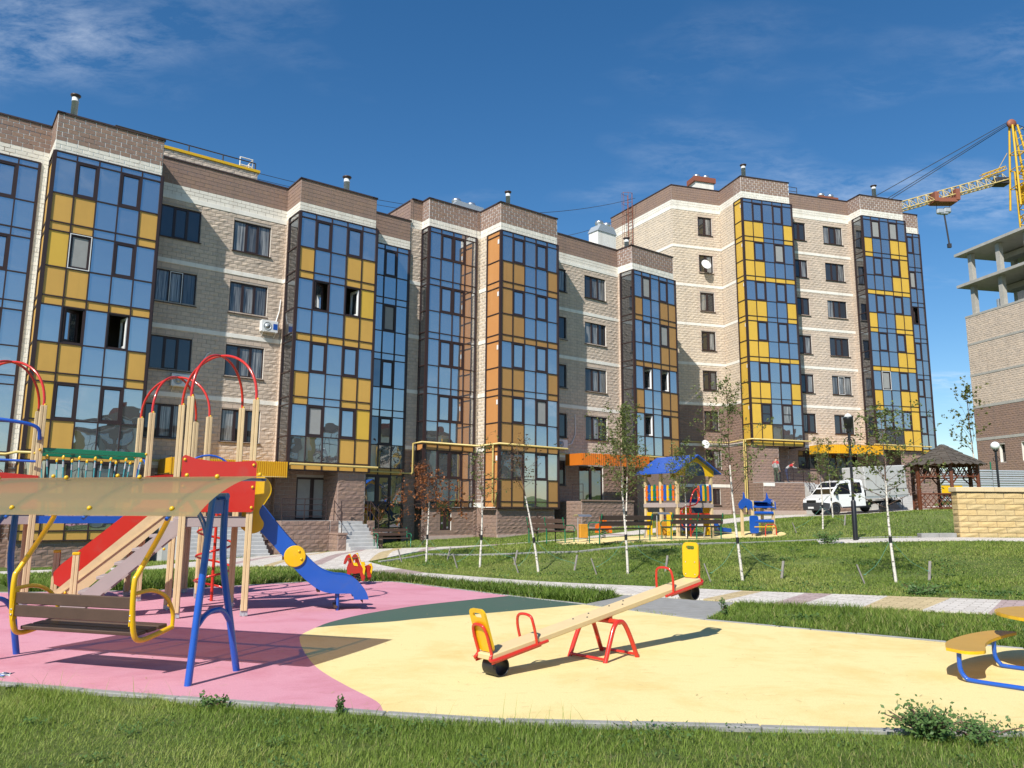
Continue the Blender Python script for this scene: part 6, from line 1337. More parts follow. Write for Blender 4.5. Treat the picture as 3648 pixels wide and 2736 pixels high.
for x in (-.265, .265): MB().tube([(x, -.26, .03), (x, .26, .03)], .016, 8).build("stand_foot_bar", M_TUBERED, SS)
MB().tube([(0, -.25, .395), (0, .25, .395)], .028, 10).box((0, 0, .425), (.14, .16, .03)).build("pivot", M_TUBERED, SS)

# ================================================================== children's table and curved bench
TB = thing("picnic_table", "low children's table with round ochre top and curved bench at the frame edge", "table", (5.2, 8.4, 0))
seat = [(p.x, p.y) for p in bez([V(4.28, 7.94, 0), V(4.5, 8.32, 0), V(4.92, 8.74, 0), V(5.3, 9.02, 0), V(5.52, 9.1, 0), V(5.65, 8.99, 0), V(5.42, 8.8, 0), V(5.05, 8.46, 0), V(4.78, 8.13, 0), V(4.6, 7.82, 0), V(4.5, 7.74, 0), V(4.36, 7.74, 0), V(4.28, 7.94, 0)], 4)][:-1]
def slab(poly, z, t, name, m, par): return WB(MB().prism(poly, t, M=Matrix.Translation((0, 0, z)) @ frameM((1, 0, 0), (0, 0, -1), (0, 1, 0), (0, 0, 0))), name, m, par)
M_OCHT = mat("bench_ochre", (0.47, 0.27, 0.05), 0.5, 0.07, 4)
slab(seat, .285, .028, "bench_seat", M_PYEL, TB); slab([(x * .992 + .04, y * .992 + .067) for x, y in seat], .3, .004, "bench_seat_top", M_OCHT, TB)
ct = (6.0, 8.32); circ = [(ct[0] + .84 * math.cos(R(i * 10)), ct[1] + .84 * math.sin(R(i * 10))) for i in range(36)]
slab(circ, .545, .03, "table_top", M_PYEL, TB); slab([(ct[0] + (x - ct[0]) * .985, ct[1] + (y - ct[1]) * .985) for x, y in circ], .562, .004, "table_top_face", M_OCHT, TB)
for s, e in (((4.36, 7.86), (4.72, 7.45)), ((5.14, 8.58), (5.6, 8.1))):
    sv = Vector((*s, 0)); ev = Vector((*e, 0)); dd = (ev - sv).normalized()
    WB(MB().tube(bez([sv + V(0, 0, .27), sv + V(0, 0, .12), sv + dd * .04 + V(0, 0, .045), sv + dd * .12 + V(0, 0, .022), ev + V(0, 0, .022), ev + dd * .5 + V(0, 0, .022)], 5), .022, 10), "bench_leg", M_BLUE, TB)
for an in (100, 200, 320): p = Vector((ct[0] + .3 * math.cos(R(an)), ct[1] + .3 * math.sin(R(an)), 0)); WB(MB().tube([p, p + V(0, 0, .54)], .024, 10), "table_leg", M_BLUE, TB)
WB(MB().tube([(5.22, 7.75, .022), (5.7, 8.12, .022), (6.0, 8.32, .022)], .022, 8), "ground_rail", M_BLUE, TB)

# ================================================================== horse spring rocker
M_DRED = mat("paint_dark_red", (0.33, 0.022, 0.012), 0.35, 0.08, 3, dirt=((0.12, 0.05, 0.04), 4.0, 0.5, 0.8, 0.4))
HR = thing("spring_rocker", "red twin-horse spring rocker with green handles on the pink surface edge", "rocker", (-3.35, 17.35, 0), R(-18))
hp = [(-.36, .13), (-.3, .12), (-.22, .36), (-.05, .33), (.1, .34), (.17, .12), (.24, .12), (.22, .38), (.24, .5), (.18, .66), (.22, .74), (.26, .66), (.31, .6), (.36, .62), (.33, .74), (.27, .86), (.2, .9), (.13, .86), (.06, .7), (.0, .56), (-.16, .54), (-.28, .58), (-.36, .54), (-.33, .4), (-.4, .24)]
hp = [(-x * .84, z * .84) for x, z in hp]
for y in (-.17, .17): MB().prism(hp, .028, M=Matrix.Translation((0, y, 0))).build("horse_side", M_DRED, HR)
mane = [(x * .84, z * .84) for x, z in [(-.2, .915), (-.12, .875), (-.04, .7), (.02, .575), (.16, .56), (.12, .66), (.0, .66), (-.06, .8), (-.13, .93)]]
for y in (-.195, .195):
    MB().prism(mane, .02, M=Matrix.Translation((0, y, 0))).build("mane", M_PYEL, HR); MB().prism([(.22, .50), (.30, .53), (.35, .42), (.32, .25), (.28, .32), (.28, .42)], .02, M=Matrix.Translation((0, y, 0))).build("tail", M_PYEL, HR)
MB().box((.05, 0, .44), (.26, .32, .03)).build("seat", M_RED, HR); MB().tube([(-.11, -.28, .65), (-.11, .28, .65)], .016, 8).build("handle", M_PGREEN, HR); MB().tube([(-.1, -.28, .22), (-.1, .28, .22)], .016, 8).build("foot_bar", M_PGREEN, HR)
MB().tube([(.09 * math.cos(R(t_)), .09 * math.sin(R(t_)), .01 + t_ / 1440 * .28) for t_ in range(0, 1441, 24)], .014, 6).build("spring", M_CABLE, HR)

HR.scale = (.84, .84, .84)

_db = MB()
for i in range(420):
    x_, y_ = random.uniform(-4.5, 7.5), random.uniform(6.3, 14.5); L_ = random.uniform(.006, .04); a_ = random.uniform(0, 6.28)
    if not inside(RUB, [(x_, y_)])[0]: continue
    c_, s_ = math.cos(a_), math.sin(a_); w_ = random.uniform(.001, .003); z_ = .004
    _db.add([(x_ - c_ * L_ + s_ * w_, y_ - s_ * L_ - c_ * w_, z_), (x_ + c_ * L_ + s_ * w_, y_ + s_ * L_ - c_ * w_, z_ + .004), (x_ + c_ * L_ - s_ * w_, y_ + s_ * L_ + c_ * w_, z_ + .004), (x_ - c_ * L_ - s_ * w_, y_ - s_ * L_ + c_ * w_, z_)], [(0, 1, 2, 3)])
_o = _db.build("grass_litter", mat("straw", (0.44, 0.33, 0.15), 0.9, 0.2, 30), kind="stuff"); _o["label"] = "bits of dry grass blown over the rubber surface"; _o["category"] = "litter"
# ================================================================== benches and bins
def bench(label, x, y, rz, L=2.0, mid=False, z=None):
    """Park bench: green tube ends, brown slats; local +y is the way a sitter faces."""
    t = thing("park_bench", label, "bench", (x, y, (Hz(x, y) if z is None else z) + .02), rz, "green and brown park benches")
    for k, z_ in enumerate((.60, .78)): MB().box((0, -.20 - .03 * k, z_), (L, .035, .14), bev=.008).build("back_slat", M_SEAT, t)
    for y_ in (-.1, .06, .22): MB().box((0, y_, .43), (L, .13, .035), bev=.008).build("seat_slat", M_SEAT, t)
    for s in ((-1, 0, 1) if mid else (-1, 1)):
        xx = s * (L / 2 - .06)
        MB().tube([(xx, -.15, 0), (xx, -.16, .45), (xx, -.27, .9)], .022, 8).build("back_leg", M_PGREEN, t)
        MB().tube([(xx, .28, 0), (xx, .28, .4), (xx, -.15, .405)], .02, 8).build("front_leg", M_PGREEN if s else M_CABLE, t)
        if s: MB().tube(bez([(xx, -.17, .63), (xx, .1, .64), (xx, .26, .62), (xx, .33, .53), (xx, .28, .42)], 4), .018, 8).build("armrest", M_PGREEN, t)
    return t
bench("green bench by the glazed ground floor beside an orange bin", -5.35, 35.6, R(-150), 1.7)
bench("green bench seen end-on, nearest the facade behind the leaning birch", 1.35, 27.5, R(-48), 1.9, True)
bench("green bench between the two orange bins, back to the lawn", 3.55, 25.3, R(41), 2.55)
bench("green two-part bench in front of the blue-roofed play house", 6.35, 27.5, R(34), 2.6, True)
def bin_(label, x, y, rz, colr=M_PORANGE):
    t = thing("litter_bin", label, "litter bin", (x, y, Hz(x, y) + .02), rz, "orange litter bins with tin lids")
    MB().box((0, 0, .36), (.30, .26, .46), bev=.02).build("bucket", colr, t)
    for s in (-1, 1): MB().tube([(s * .17, 0, 0), (s * .17, 0, .8)], .016, 6).build("support_post", M_GREYMETAL, t)
    lid = MB(); pts = [(.26 * math.cos(R(a)), .80 + .12 * math.sin(R(a))) for a in range(20, 161, 20)]
    for (y0, z0), (y1, z1) in zip(pts[:-1], pts[1:]): lid.add([(-.24, y0, z0), (.24, y0, z0), (.24, y1, z1), (-.24, y1, z1)], [(0, 1, 2, 3)])
    lid.build("rain_lid", M_STEEL, t)
M_BIN = mat("bin_ochre", (0.55, 0.25, 0.02), 0.5, 0.1, 5, dirt=((0.2, 0.1, 0.03), 9, 0.55, 0.7, 0.7))
bin_("orange litter bin with tin lid beside the entrance bench", -6.75, 36.7, R(37)); bin_("ochre litter bin left of the middle bench", 2.42, 26.7, R(20), M_BIN); bin_("rust-stained ochre litter bin between the two long benches", 5.22, 27.4, R(20), M_BIN)

# ================================================================== blue-roofed play house
PH = thing("play_house", "wooden play house tower with blue gable roof and coloured picket rails", "play house", (6.85, 32.2, .62), R(30))
HXY = [(-.9, -.95), (.9, -.95), (-.9, .95), (.9, .95), (-.9, 0)]
for x, y in HXY: MB().box((x, y, 1.3), (.12, .12, 2.6), bev=.01).build("post", M_POST, PH)
MB().box((0, 0, 1.3), (1.9, 2.0, .07)).build("deck", M_DECK, PH)
for s in (-1, 1):
    MB().box((0, s * 1.0, 1.22), (1.9, .05, .14)).build("deck_beam", M_DECK, PH); MB().box((s * .98, 0, 1.22), (.05, 1.96, .14)).build("deck_beam", M_DECK, PH)
_pc = [M_PORANGE, M_BLUE, M_PYEL, M_PGREEN]
def pickets(p, q_, n):
    p, q_ = Vector(p), Vector(q_)
    for i in range(n):
        c = p.lerp(q_, (i + .5) / n); m = _pc[i % 4]; an = math.atan2((q_ - p).y, (q_ - p).x); h = .60 + .05 * (i % 2)
        MB().prism([(-.055, 1.42), (.055, 1.42), (.055, 1.42 + h - .08), (.03, 1.42 + h), (-.03, 1.42 + h), (-.055, 1.42 + h - .08)], .025, M=Matrix.Translation((c.x, c.y, 0)) @ Matrix.Rotation(an, 4, 'Z')).build("picket", m, PH)
    for z in (1.55, 1.85): MB().bar((p.x, p.y, z), (q_.x, q_.y, z), .02, .05).build("picket_rail", M_BLUE, PH)
pickets((-.97, .9, 0), (-.97, .06, 0), 5); pickets((-.97, -.06, 0), (-.97, -.9, 0), 5); pickets((.1, -1.03, 0), (.85, -1.03, 0), 6)
rf = MB(); ov = 1.25
for s in (-1, 1): rf.add([(s * 1.22, -ov, 2.52), (0, -ov, 3.25), (0, ov, 3.25), (s * 1.22, ov, 2.52), (s * 1.22, -ov, 2.48), (0, -ov, 3.21), (0, ov, 3.21), (s * 1.22, ov, 2.48)], [(0, 1, 2, 3), (4, 7, 6, 5), (0, 4, 5, 1), (2, 6, 7, 3), (0, 3, 7, 4)])
rf.build("roof", M_BLUE, PH)
gp = [(-1.0, 2.4), (-.62, 2.4)] + [(p[0], p[1]) for p in arc(0, 2.4, .55, 180, 0, 10)] + [(.62, 2.4), (1.0, 2.4), (1.0, 2.62), (0, 3.19), (-1.0, 2.62)]
for y in (-1.03, 1.03): MB().prism(gp, .03, M=Matrix.Translation((0, y, 0))).build("gable", M_PYEL, PH)
MB().tube(bez([(-.75, -1.5, 0), (-.75, -1.5, 1.2), (-.55, -1.5, 1.75), (-.2, -1.4, 1.9), (.1, -1.05, 1.9)], 5), .03, 8).tube(bez([(-1.3, -1.5, .75), (-1.15, -1.5, 1.1), (-.75, -1.5, 1.15), (-.75, -1.5, .5), (-1.1, -1.5, .4), (-1.3, -1.5, .75)], 5), .028, 8).tube([(-.75, -1.5, .1), (.1, -1.1, .7)], .025, 8).tube(bez([(-.75, -1.5, 1.2), (-.4, -1.5, 1.3), (-.2, -1.45, 1.6), (-.35, -1.45, 1.85)], 5), .028, 8).build("loop_climber", M_TUBERED, PH)
for y in (-.6, .6): MB().box((1.02, y, .6), (.03, .5, 1.1)).build("side_board", M_PYEL, PH); MB().box((-1.02, y, .5), (.03, .3, .9)).build("side_board", M_PYEL, PH)
MB().prism([(0, 1.33), (.1, 1.5), (1.4, .35), (2.0, .28), (2.0, .12), (1.3, .2)], .5, M=Matrix.Translation((.9, .2, 0))).build("slide", M_BLUE, PH); MB().box((.2, -.2, .4), (.7, .5, .35), bev=.1).build("crawl_box", M_BLUE, PH)
MB().box((0, 0, .75), (.05, 1.8, .06)).box((0, -.9, .9), (1.7, .05, .05)).build("cross_rail", M_TUBERED, PH)
# ------------------------------------------------------------------ small blue-roofed activity frame
AF = thing("activity_frame", "small cream-post activity frame with blue horned roof", "play frame", (10.05, 32.1, .62), R(20))
for x, y in ((-.5, -.35), (.5, -.35), (-.5, .35), (.5, .35)): MB().box((x, y, .72), (.1, .1, 1.45), bev=.008).build("post", M_POST, AF)
MB().prism([(-.42, 1.38), (.42, 1.38), (.42, 1.42), (-.42, 1.42)], 1.0, M=Matrix.Translation((0, 0, 0))).box((0, -.25, 1.28), (1.0, .5, .02), M=Matrix.Rotation(R(28), 3, 'X')).box((0, .25, 1.28), (1.0, .5, .02), M=Matrix.Rotation(R(-28), 3, 'X')).build("roof", M_BLUE, AF)
for s in (-1, 1): MB().prism([(-.45, 1.1), (-.3, 1.15), (-.2, 1.05), (-.05, 1.25), (.2, 1.1), (.4, 1.15), (.46, 1.3), (.3, 1.45), (.15, 1.52), (.1, 1.78), (.0, 1.55), (-.2, 1.5), (-.42, 1.4)], .03, M=Matrix.Translation((s * .57, 0, 0)) @ Matrix.Rotation(R(90), 4, 'Z')).build("horned_gable", M_BLUE, AF)
for z in (.62, .95): MB().tube([(-.45, -.38, z), (.45, -.38, z)], .07, 10).build("roller", M_BLUE, AF)
MB().prism(rrect(.42, .7, .1, 4, 0, .5), .02, M=Matrix.Translation((-.5, -.42, 0))).build("side_shield", M_BLUE, AF); MB().prism(rrect(.2, .45, .04, 4, 0, 1.1), .02, M=Matrix.Translation((.1, .36, 0))).build("board", M_PYEL, AF)
MB().tube(bez([(-.2, -.7, 0), (-.15, -.7, .45), (.05, -.7, .5), (.3, -.7, .45), (.35, -.7, 0)], 5), .02, 8).build("loop_seat", M_TUBERED, AF); MB().tube([(-.5, -.42, .4), (.5, -.42, .4)], .025, 8).build("front_bar", M_PYEL, AF)
OT = thing("spring_toy", "small orange spring rocker behind the middle bench", "rocker", (3.55, 30.3, Hz(3.55, 30.3) + .03), R(20))
for y in (-.13, .13): MB().prism([(-.3, .2), (-.2, .2), (-.14, .36), (.14, .36), (.2, .2), (.3, .2), (.26, .5), (.08, .56), (.04, .8), (-.02, .86), (-.1, .8), (-.08, .58), (-.28, .5)], .03, M=Matrix.Translation((0, y, 0))).build("side", M_PORANGE, OT)
MB().box((.05, 0, .5), (.3, .24, .03)).build("seat", M_PORANGE, OT); MB().tube([(.08 * math.cos(R(t_)), .08 * math.sin(R(t_)), t_ / 1440 * .35) for t_ in range(0, 1441, 30)], .014, 6).build("spring", M_CABLE, OT); MB().tube([(-.05, -.22, .7), (-.05, .22, .7)], .014, 6).build("handle", M_PYEL, OT)

# ================================================================== white crew-cab truck
_zt = (Hz(20.0, 50.0) + Hz(23.68, 51.1)) / 2 + .04
TK = thing("delivery_truck", "white crew-cab truck with grey tarpaulin box parked by the entrance", "truck", (21.84, 50.55, _zt), R(196.6))
TK.rotation_euler = (0, -math.atan2(Hz(23.68, 51.1) - Hz(20.0, 50.0), 3.8) * -1, R(196.6))
def hw_(x, z):
    w = .99 if z < 1.2 else .99 - (z - 1.2) * .16
    if x > 2.2: w -= (x - 2.2) ** 2 * .35
    return w
prof_ = [(2.86, .42), (2.93, .62), (2.9, .92), (2.78, 1.06), (2.5, 1.16), (2.12, 1.30), (1.78, 1.66), (1.42, 2.0), (1.22, 2.09), (.8, 2.135), (.2, 2.145), (-.28, 2.13), (-.37, 2.02), (-.38, 1.2), (-.38, .48), (1.38, .42)] + [(1.88 + .44 * math.cos(R(a)), .42 + .40 * math.sin(R(a))) for a in range(170, 9, -20)] + [(2.34, .42)]
cab = MB(); n = len(prof_); L_ = [(x, hw_(x, z), z) for x, z in prof_]; R_ = [(x, -hw_(x, z), z) for x, z in prof_]
cab.add(L_ + R_, [tuple(range(n)), tuple(range(n, 2 * n))[::-1]] + [(i, (i + 1) % n, n + (i + 1) % n, n + i) for i in range(n)]); cab.build("cab", M_WHITEV, TK)
def plate(poly, y_off, name, m, both=True, par=None):
    for s in ((1, -1) if both else (1,)):
        mb = MB(); mb.add([(x, s * (hw_(x, z) + y_off), z) for x, z in poly] + [(x, s * (hw_(x, z) + y_off - .02), z) for x, z in poly], [tuple(range(len(poly)))] + [(i, (i + 1) % len(poly), len(poly) + (i + 1) % len(poly), len(poly) + i) for i in range(len(poly))]); mb.build(name, m, par or TK)
plate([(.72, 1.25), (1.92, 1.28), (1.98, 1.34), (1.5, 1.82), (1.36, 1.93), (.78, 1.97), (.72, 1.92)], .006, "side_window", M_VGLASS)
plate([(-.2, 1.36), (-.16, 1.28), (.36, 1.26), (.42, 1.3), (.42, 1.9), (.36, 1.96), (-.14, 1.97), (-.2, 1.92)], .006, "side_window", M_VGLASS)
for x in (.56, 1.62): plate([(x, .5), (x + .012, .5), (x + .012, 1.24), (x, 1.24)], .003, "door_gap", M_CABLE)
plate([(.66, 1.1), (.82, 1.1), (.82, 1.15), (.66, 1.15)], .02, "door_handle", M_CABLE); plate([(-.34, .40), (1.4, .40), (1.4, .48), (-.34, .48)], .01, "sill", M_CABLE)
ws = MB(); ws.add([(2.13, .86, 1.315), (2.13, -.86, 1.315), (1.40, -.79, 2.03), (1.40, .79, 2.03)], [(0, 1, 2, 3)]); ws.build("windscreen", M_VGLASS, TK)
bm = MB(); pr = [(2.97, .34), (2.985, .6), (2.95, .80), (2.86, .84), (2.3, .74), (2.36, .40), (2.6, .32)]; nn = len(pr); wL = [(x, hw_(x, z) + .012, z) for x, z in pr]; bm.add(wL + [(x, -y, z) for x, y, z in wL], [tuple(range(nn)), tuple(range(nn, 2 * nn))[::-1]] + [(i, (i + 1) % nn, nn + (i + 1) % nn, nn + i) for i in range(nn)]); bm.build("bumper", mat("bumper_grey", (0.035, 0.036, 0.04), 0.55, 0.08, 6), TK)
MB().box((2.915, 0, .87), (.05, .9, .2), bev=.02).build("grille", M_BLACK, TK); MB().box((2.99, 0, .5), (.02, .52, .115)).build("number_plate", M_WHITEPVC, TK)
for s in (-1, 1):
    MB().ball((2.72, s * .70, .98), .17, 12, sc=(.9, .75, .62)).build("headlight", M_STEEL, TK)
    mr_ = MB(); mr_.box((1.86, s * 1.14, 1.36), (.1, .18, .32), bev=.03); mr_.tube([(1.86, s * .98, 1.3), (1.86, s * 1.1, 1.3)], .02, 6); mr_.build("mirror", M_BLACK, TK)
    for x in (1.88, -1.87):
        wt = MB(); wt.lathe([(.2, -.10), (.33, -.11), (.355, -.08), (.355, .08), (.33, .11), (.2, .10)], 22, M=frameM((1, 0, 0), (0, 0, 1), (0, -1, 0), (x, s * .86, .355))); w_ = wt.build("tyre", M_RUBBERTYRE, TK)
        rm = MB(); rm.lathe([(.02, .07), (.09, .075), (.1, .05), (.17, .05), (.2, .09), (.21, .10), (.21, -.1), (.02, -.1)], 20, M=frameM((1, 0, 0), (0, 0, -s), (0, s, 0), (x, s * .865, .355))); rm.build("rim", M_STEEL, w_)
MB().box((-2.0, 0, .62), (3.4, .8, .16)).box((-.5, 0, .5), (.8, 1.7, .3)).build("chassis", M_BLACK, TK)
MB().box((-2.1, 0, .98), (3.3, 2.06, .14)).build("load_bed", M_GREYMETAL, TK)
for s in (-1, 1):
    MB().box((-2.1, s * 1.03, 1.22), (3.3, .03, .36), bev=.006).build("drop_side", M_TARP, TK); MB().box((-1.87, s * .88, .78), (.95, .36, .04)).box((-2.36, s * .88, .62), (.04, .36, .34)).build("mudguard", M_BLACK, TK)
tp = MB(); tp.box((-2.1, 0, 2.17), (3.28, 2.04, 1.52), bev=.05)
for i in range(4): tp.box((-3.5 + i * .95, 0, 2.17), (.04, 2.06, 1.5))
tp.build("tarpaulin_box", M_TARP, TK)
MB().box((-3.77, 0, 1.2), (.03, 2.0, .36)).build("tail_board", M_TARP, TK)

# ================================================================== two people on the porch
M_SKIN = mat("skin", (0.45, 0.26, 0.18), 0.6, 0.05, 8); M_JKT = mat("jacket_grey", (0.33, 0.33, 0.32), 0.8, 0.1, 9); M_JRED = mat("jacket_red", (0.45, 0.03, 0.03), 0.8, 0.08, 9)
M_TRG = mat("trousers_green", (0.055, 0.07, 0.045), 0.85, 0.15, 9); M_TRB = mat("trousers_blue", (0.03, 0.035, 0.075), 0.85, 0.15, 9); M_HAIR = mat("hair_brown", (0.09, 0.05, 0.03), 0.8, 0.1, 30); M_SHOE = mat("shoe", (0.02, 0.018, 0.016), 0.6, 0.1, 9)
def person(label, loc, rz, J, trousers, cap):
    """J: joints. One continuous skinned body, coloured by body region; cap and face details are children."""
    names = list(J); idx = {k: i for i, k in enumerate(names)}
    ed = [("pelvis", "waist"), ("waist", "chest"), ("chest", "neck"), ("neck", "head"), ("head", "crown")]
    for s in "LR": ed += [("pelvis", "hip" + s), ("hip" + s, "knee" + s), ("knee" + s, "ankle" + s), ("ankle" + s, "toe" + s), ("chest", "shoulder" + s), ("shoulder" + s, "elbow" + s), ("elbow" + s, "wrist" + s), ("wrist" + s, "palm" + s)]
    rad = dict(pelvis=.155, waist=.145, chest=.16, neck=.06, head=.095, crown=.075, hip=.10, knee=.07, ankle=.05, toe=.045, shoulder=.075, elbow=.055, wrist=.038, palm=.042)
    me = bpy.data.meshes.new("person"); me.from_pydata([J[k] for k in names], [(idx[a], idx[b]) for a, b in ed], []); ob = bpy.data.objects.new("person_skeleton", me); col.objects.link(ob)
    sk = ob.modifiers.new("skin", 'SKIN'); sub = ob.modifiers.new("sub", 'SUBSURF'); sub.levels = 2; sub.render_levels = 2
    for i, k in enumerate(names):
        r = rad[k.rstrip("LR") if k[:-1] in rad else k]; me.skin_vertices[0].data[i].radius = (r, r * (.75 if k in ("pelvis", "waist", "chest") else 1)); me.skin_vertices[0].data[i].use_root = (k == "pelvis")
    dg = bpy.context.evaluated_depsgraph_get(); m2 = bpy.data.meshes.new_from_object(ob.evaluated_get(dg)); bpy.data.objects.remove(ob)
    m2.materials.clear(); [m2.materials.append(m) for m in (M_JKT, trousers, M_SKIN, M_JRED, M_SHOE)]
    P = {k: Vector(v) for k, v in J.items()}; zw = P["waist"].z - .06
    for f in m2.polygons:
        c = f.center; near = min(P, key=lambda k: (P[k] - c).length); b = near[:-1] if near[:-1] in rad else near
        f.material_index = 2 if b in ("head", "crown", "palm", "neck") else 4 if b in ("toe",) or c.z < .09 else 1 if b in ("hip", "knee", "ankle", "pelvis") else 3 if b in ("shoulder",) or (b == "chest" and c.z > P["chest"].z + .05) else 0
        f.use_smooth = True
    o = link("person", m2, loc=loc, rz=rz); tag(o, label, "person")
    h = P["head"]; cr = P["crown"]; upv = (cr - h).normalized(); fwd = Vector((0, 1, 0)); fwd = (fwd - upv * fwd.dot(upv)).normalized(); sdv = fwd.cross(upv); Mh = frameM(sdv, fwd, upv, h)
    def hd(mb, nm, m): mb.v = [tuple(Mh @ Vector(v)) for v in mb.v]; return mb.build(nm, m, o)
    if cap: hd(MB().ball((0, -.005, .085), .102, 12, sc=(1, 1.08, .62)).box((0, .11, .085), (.15, .12, .015)), "cap", M_HAIR)
    else: hd(MB().ball((0, -.015, .06), .103, 12, sc=(1, 1.05, .9)), "hair", M_HAIR)
    hd(MB().ball((-.035, .09, .03), .012, 6).ball((.035, .09, .03), .012, 6), "eyes", M_SHOE); hd(MB().ball((0, .105, .0), .018, 6, sc=(.8, 1.2, 1.4)), "nose", M_SKIN); hd(MB().box((0, .092, -.045), (.045, .012, .01)), "mouth", M_JRED); hd(MB().ball((-.1, 0, .015), .022, 6, sc=(.5, 1, 1.4)).ball((.1, 0, .015), .022, 6, sc=(.5, 1, 1.4)), "ears", M_SKIN)
    for s in "LR":
        w, p = P["wrist" + s], P["palm" + s]; d = (p - w).normalized(); sd_ = d.orthogonal().normalized(); nn_ = d.cross(sd_); hn = MB()
        for i in range(4): b = p + d * .03 + sd_ * (i - 1.5) * .019; hn.tube([b, b + d * (.04 + .008 * (1.5 - abs(i - 1.2))), b + d * .065 - nn_ * .025], [.0095, .009, .007], 6)
        hn.tube([p + sd_ * .035, p + sd_ * .06 + d * .03, p + sd_ * .055 + d * .055], [.011, .01, .008], 6); hn.build("fingers", M_SKIN, o)
    return o
def base_pose():
    J = dict(pelvis=(0, 0, .93), waist=(0, 0, 1.08), chest=(0, .01, 1.32), neck=(0, .0, 1.47), head=(0, .02, 1.58), crown=(0, .02, 1.67))
    for s, k in (("L", -1), ("R", 1)): J.update({"hip" + s: (k * .09, 0, .88), "knee" + s: (k * .11, .03, .49), "ankle" + s: (k * .12, -.02, .08), "toe" + s: (k * .14, .13, .04), "shoulder" + s: (k * .19, 0, 1.40), "elbow" + s: (k * .25, -.03, 1.13), "wrist" + s: (k * .23, .1, .91), "palm" + s: (k * .22, .13, .84)})
    return J
J1 = base_pose(); J1["head"] = (0, .05, 1.575); J1["crown"] = (0, .07, 1.665); J1["kneeR"] = (.13, .06, .49); J1["ankleR"] = (.16, .06, .08); J1["toeR"] = (.17, .22, .04)
pA = D.M @ Vector(L3(1.35, .55, 3.655)); person("person in grey jacket with red shoulders and cap standing at the porch door", pA, R(-60), J1, M_TRG, True)
J2 = base_pose(); J2.update(pelvis=(0, -.12, .90), waist=(0, -.02, 1.03), chest=(0, .2, 1.20), neck=(0, .34, 1.28), head=(0, .43, 1.34), crown=(0, .48, 1.43))
for s, k in (("L", -1), ("R", 1)): J2.update({"hip" + s: (k * .09, -.12, .86), "knee" + s: (k * .11, -.06, .47), "shoulder" + s: (k * .18, .27, 1.24), "elbow" + s: (k * .2, .42, 1.03), "wrist" + s: (k * .07, .60, 1.02), "palm" + s: (k * .03, .66, 1.01)})
pB = D.M @ Vector(L3(2.45, .35, 3.655)); person("person in grey and red jacket leaning forward on the porch railing", pB, R(-110), J2, M_TRB, False)
# ================================================================== trees
def leaf_mat(name, c1_, c2_, trans=0.35):
    m, t, o = base_mat(name); g = N(t, "ShaderNodeNewGeometry")
    mx_ = N(t, "ShaderNodeMix", data_type='RGBA'); LK(t, g.outputs["Random Per Island"], mx_.inputs["Factor"]); mx_.inputs["A"].default_value = (*c1_, 1); mx_.inputs["B"].default_value = (*c2_, 1)
    b = N(t, "ShaderNodeBsdfPrincipled", i_Roughness=0.5); b.inputs["Specular IOR Level"].default_value = 0.35; LK(t, mx_.outputs["Result"], b.inputs["Base Color"])
    tl = N(t, "ShaderNodeBsdfTranslucent"); LK(t, mx_.outputs["Result"], tl.inputs["Color"])
    ms = N(t, "ShaderNodeMixShader"); ms.inputs[0].default_value = trans; LK(t, b.outputs[0], ms.inputs[1]); LK(t, tl.outputs[0], ms.inputs[2]); LK(t, ms.outputs[0], o.inputs[0]); return m
M_LEAF = leaf_mat("leaf_birch", (0.085, 0.12, 0.028), (0.20, 0.235, 0.07)); M_LEAFR = leaf_mat("leaf_reddish", (0.14, 0.055, 0.03), (0.10, 0.09, 0.03)); M_LEAFD = leaf_mat("leaf_dry", (0.33, 0.12, 0.035), (0.19, 0.065, 0.025), .3); M_LEAFM = leaf_mat("leaf_maple", (0.09, 0.12, 0.03), (0.24, 0.23, 0.06)); M_WEED = leaf_mat("leaf_weed", (0.07, 0.14, 0.035), (0.13, 0.22, 0.06))
def bark_mat():
    m, t, o = base_mat("bark_birch"); g = N(t, "ShaderNodeNewGeometry"); b = N(t, "ShaderNodeBsdfPrincipled", i_Roughness=0.8); LK(t, b.outputs[0], o.inputs[0])
    mpn = N(t, "ShaderNodeMapping"); mpn.inputs["Scale"].default_value = (9, 9, 26); LK(t, g.outputs["Position"], mpn.inputs[0])
    nz = N(t, "ShaderNodeTexNoise", i_Scale=1.0, i_Detail=4.0, i_Roughness=0.6); LK(t, mpn.outputs[0], nz.inputs["Vector"])
    r_ = N(t, "ShaderNodeValToRGB"); r_.color_ramp.elements[0].position = .36; r_.color_ramp.elements[0].color = (.05, .04, .035, 1); r_.color_ramp.elements[1].position = .46; r_.color_ramp.elements[1].color = (.68, .62, .54, 1); LK(t, nz.outputs[0], r_.inputs[0]); LK(t, r_.outputs[0], b.inputs["Base Color"]); return m
M_BARK = bark_mat(); M_TWIG = mat("twig_brown", (0.13, 0.075, 0.05), 0.8, 0.2, 20)
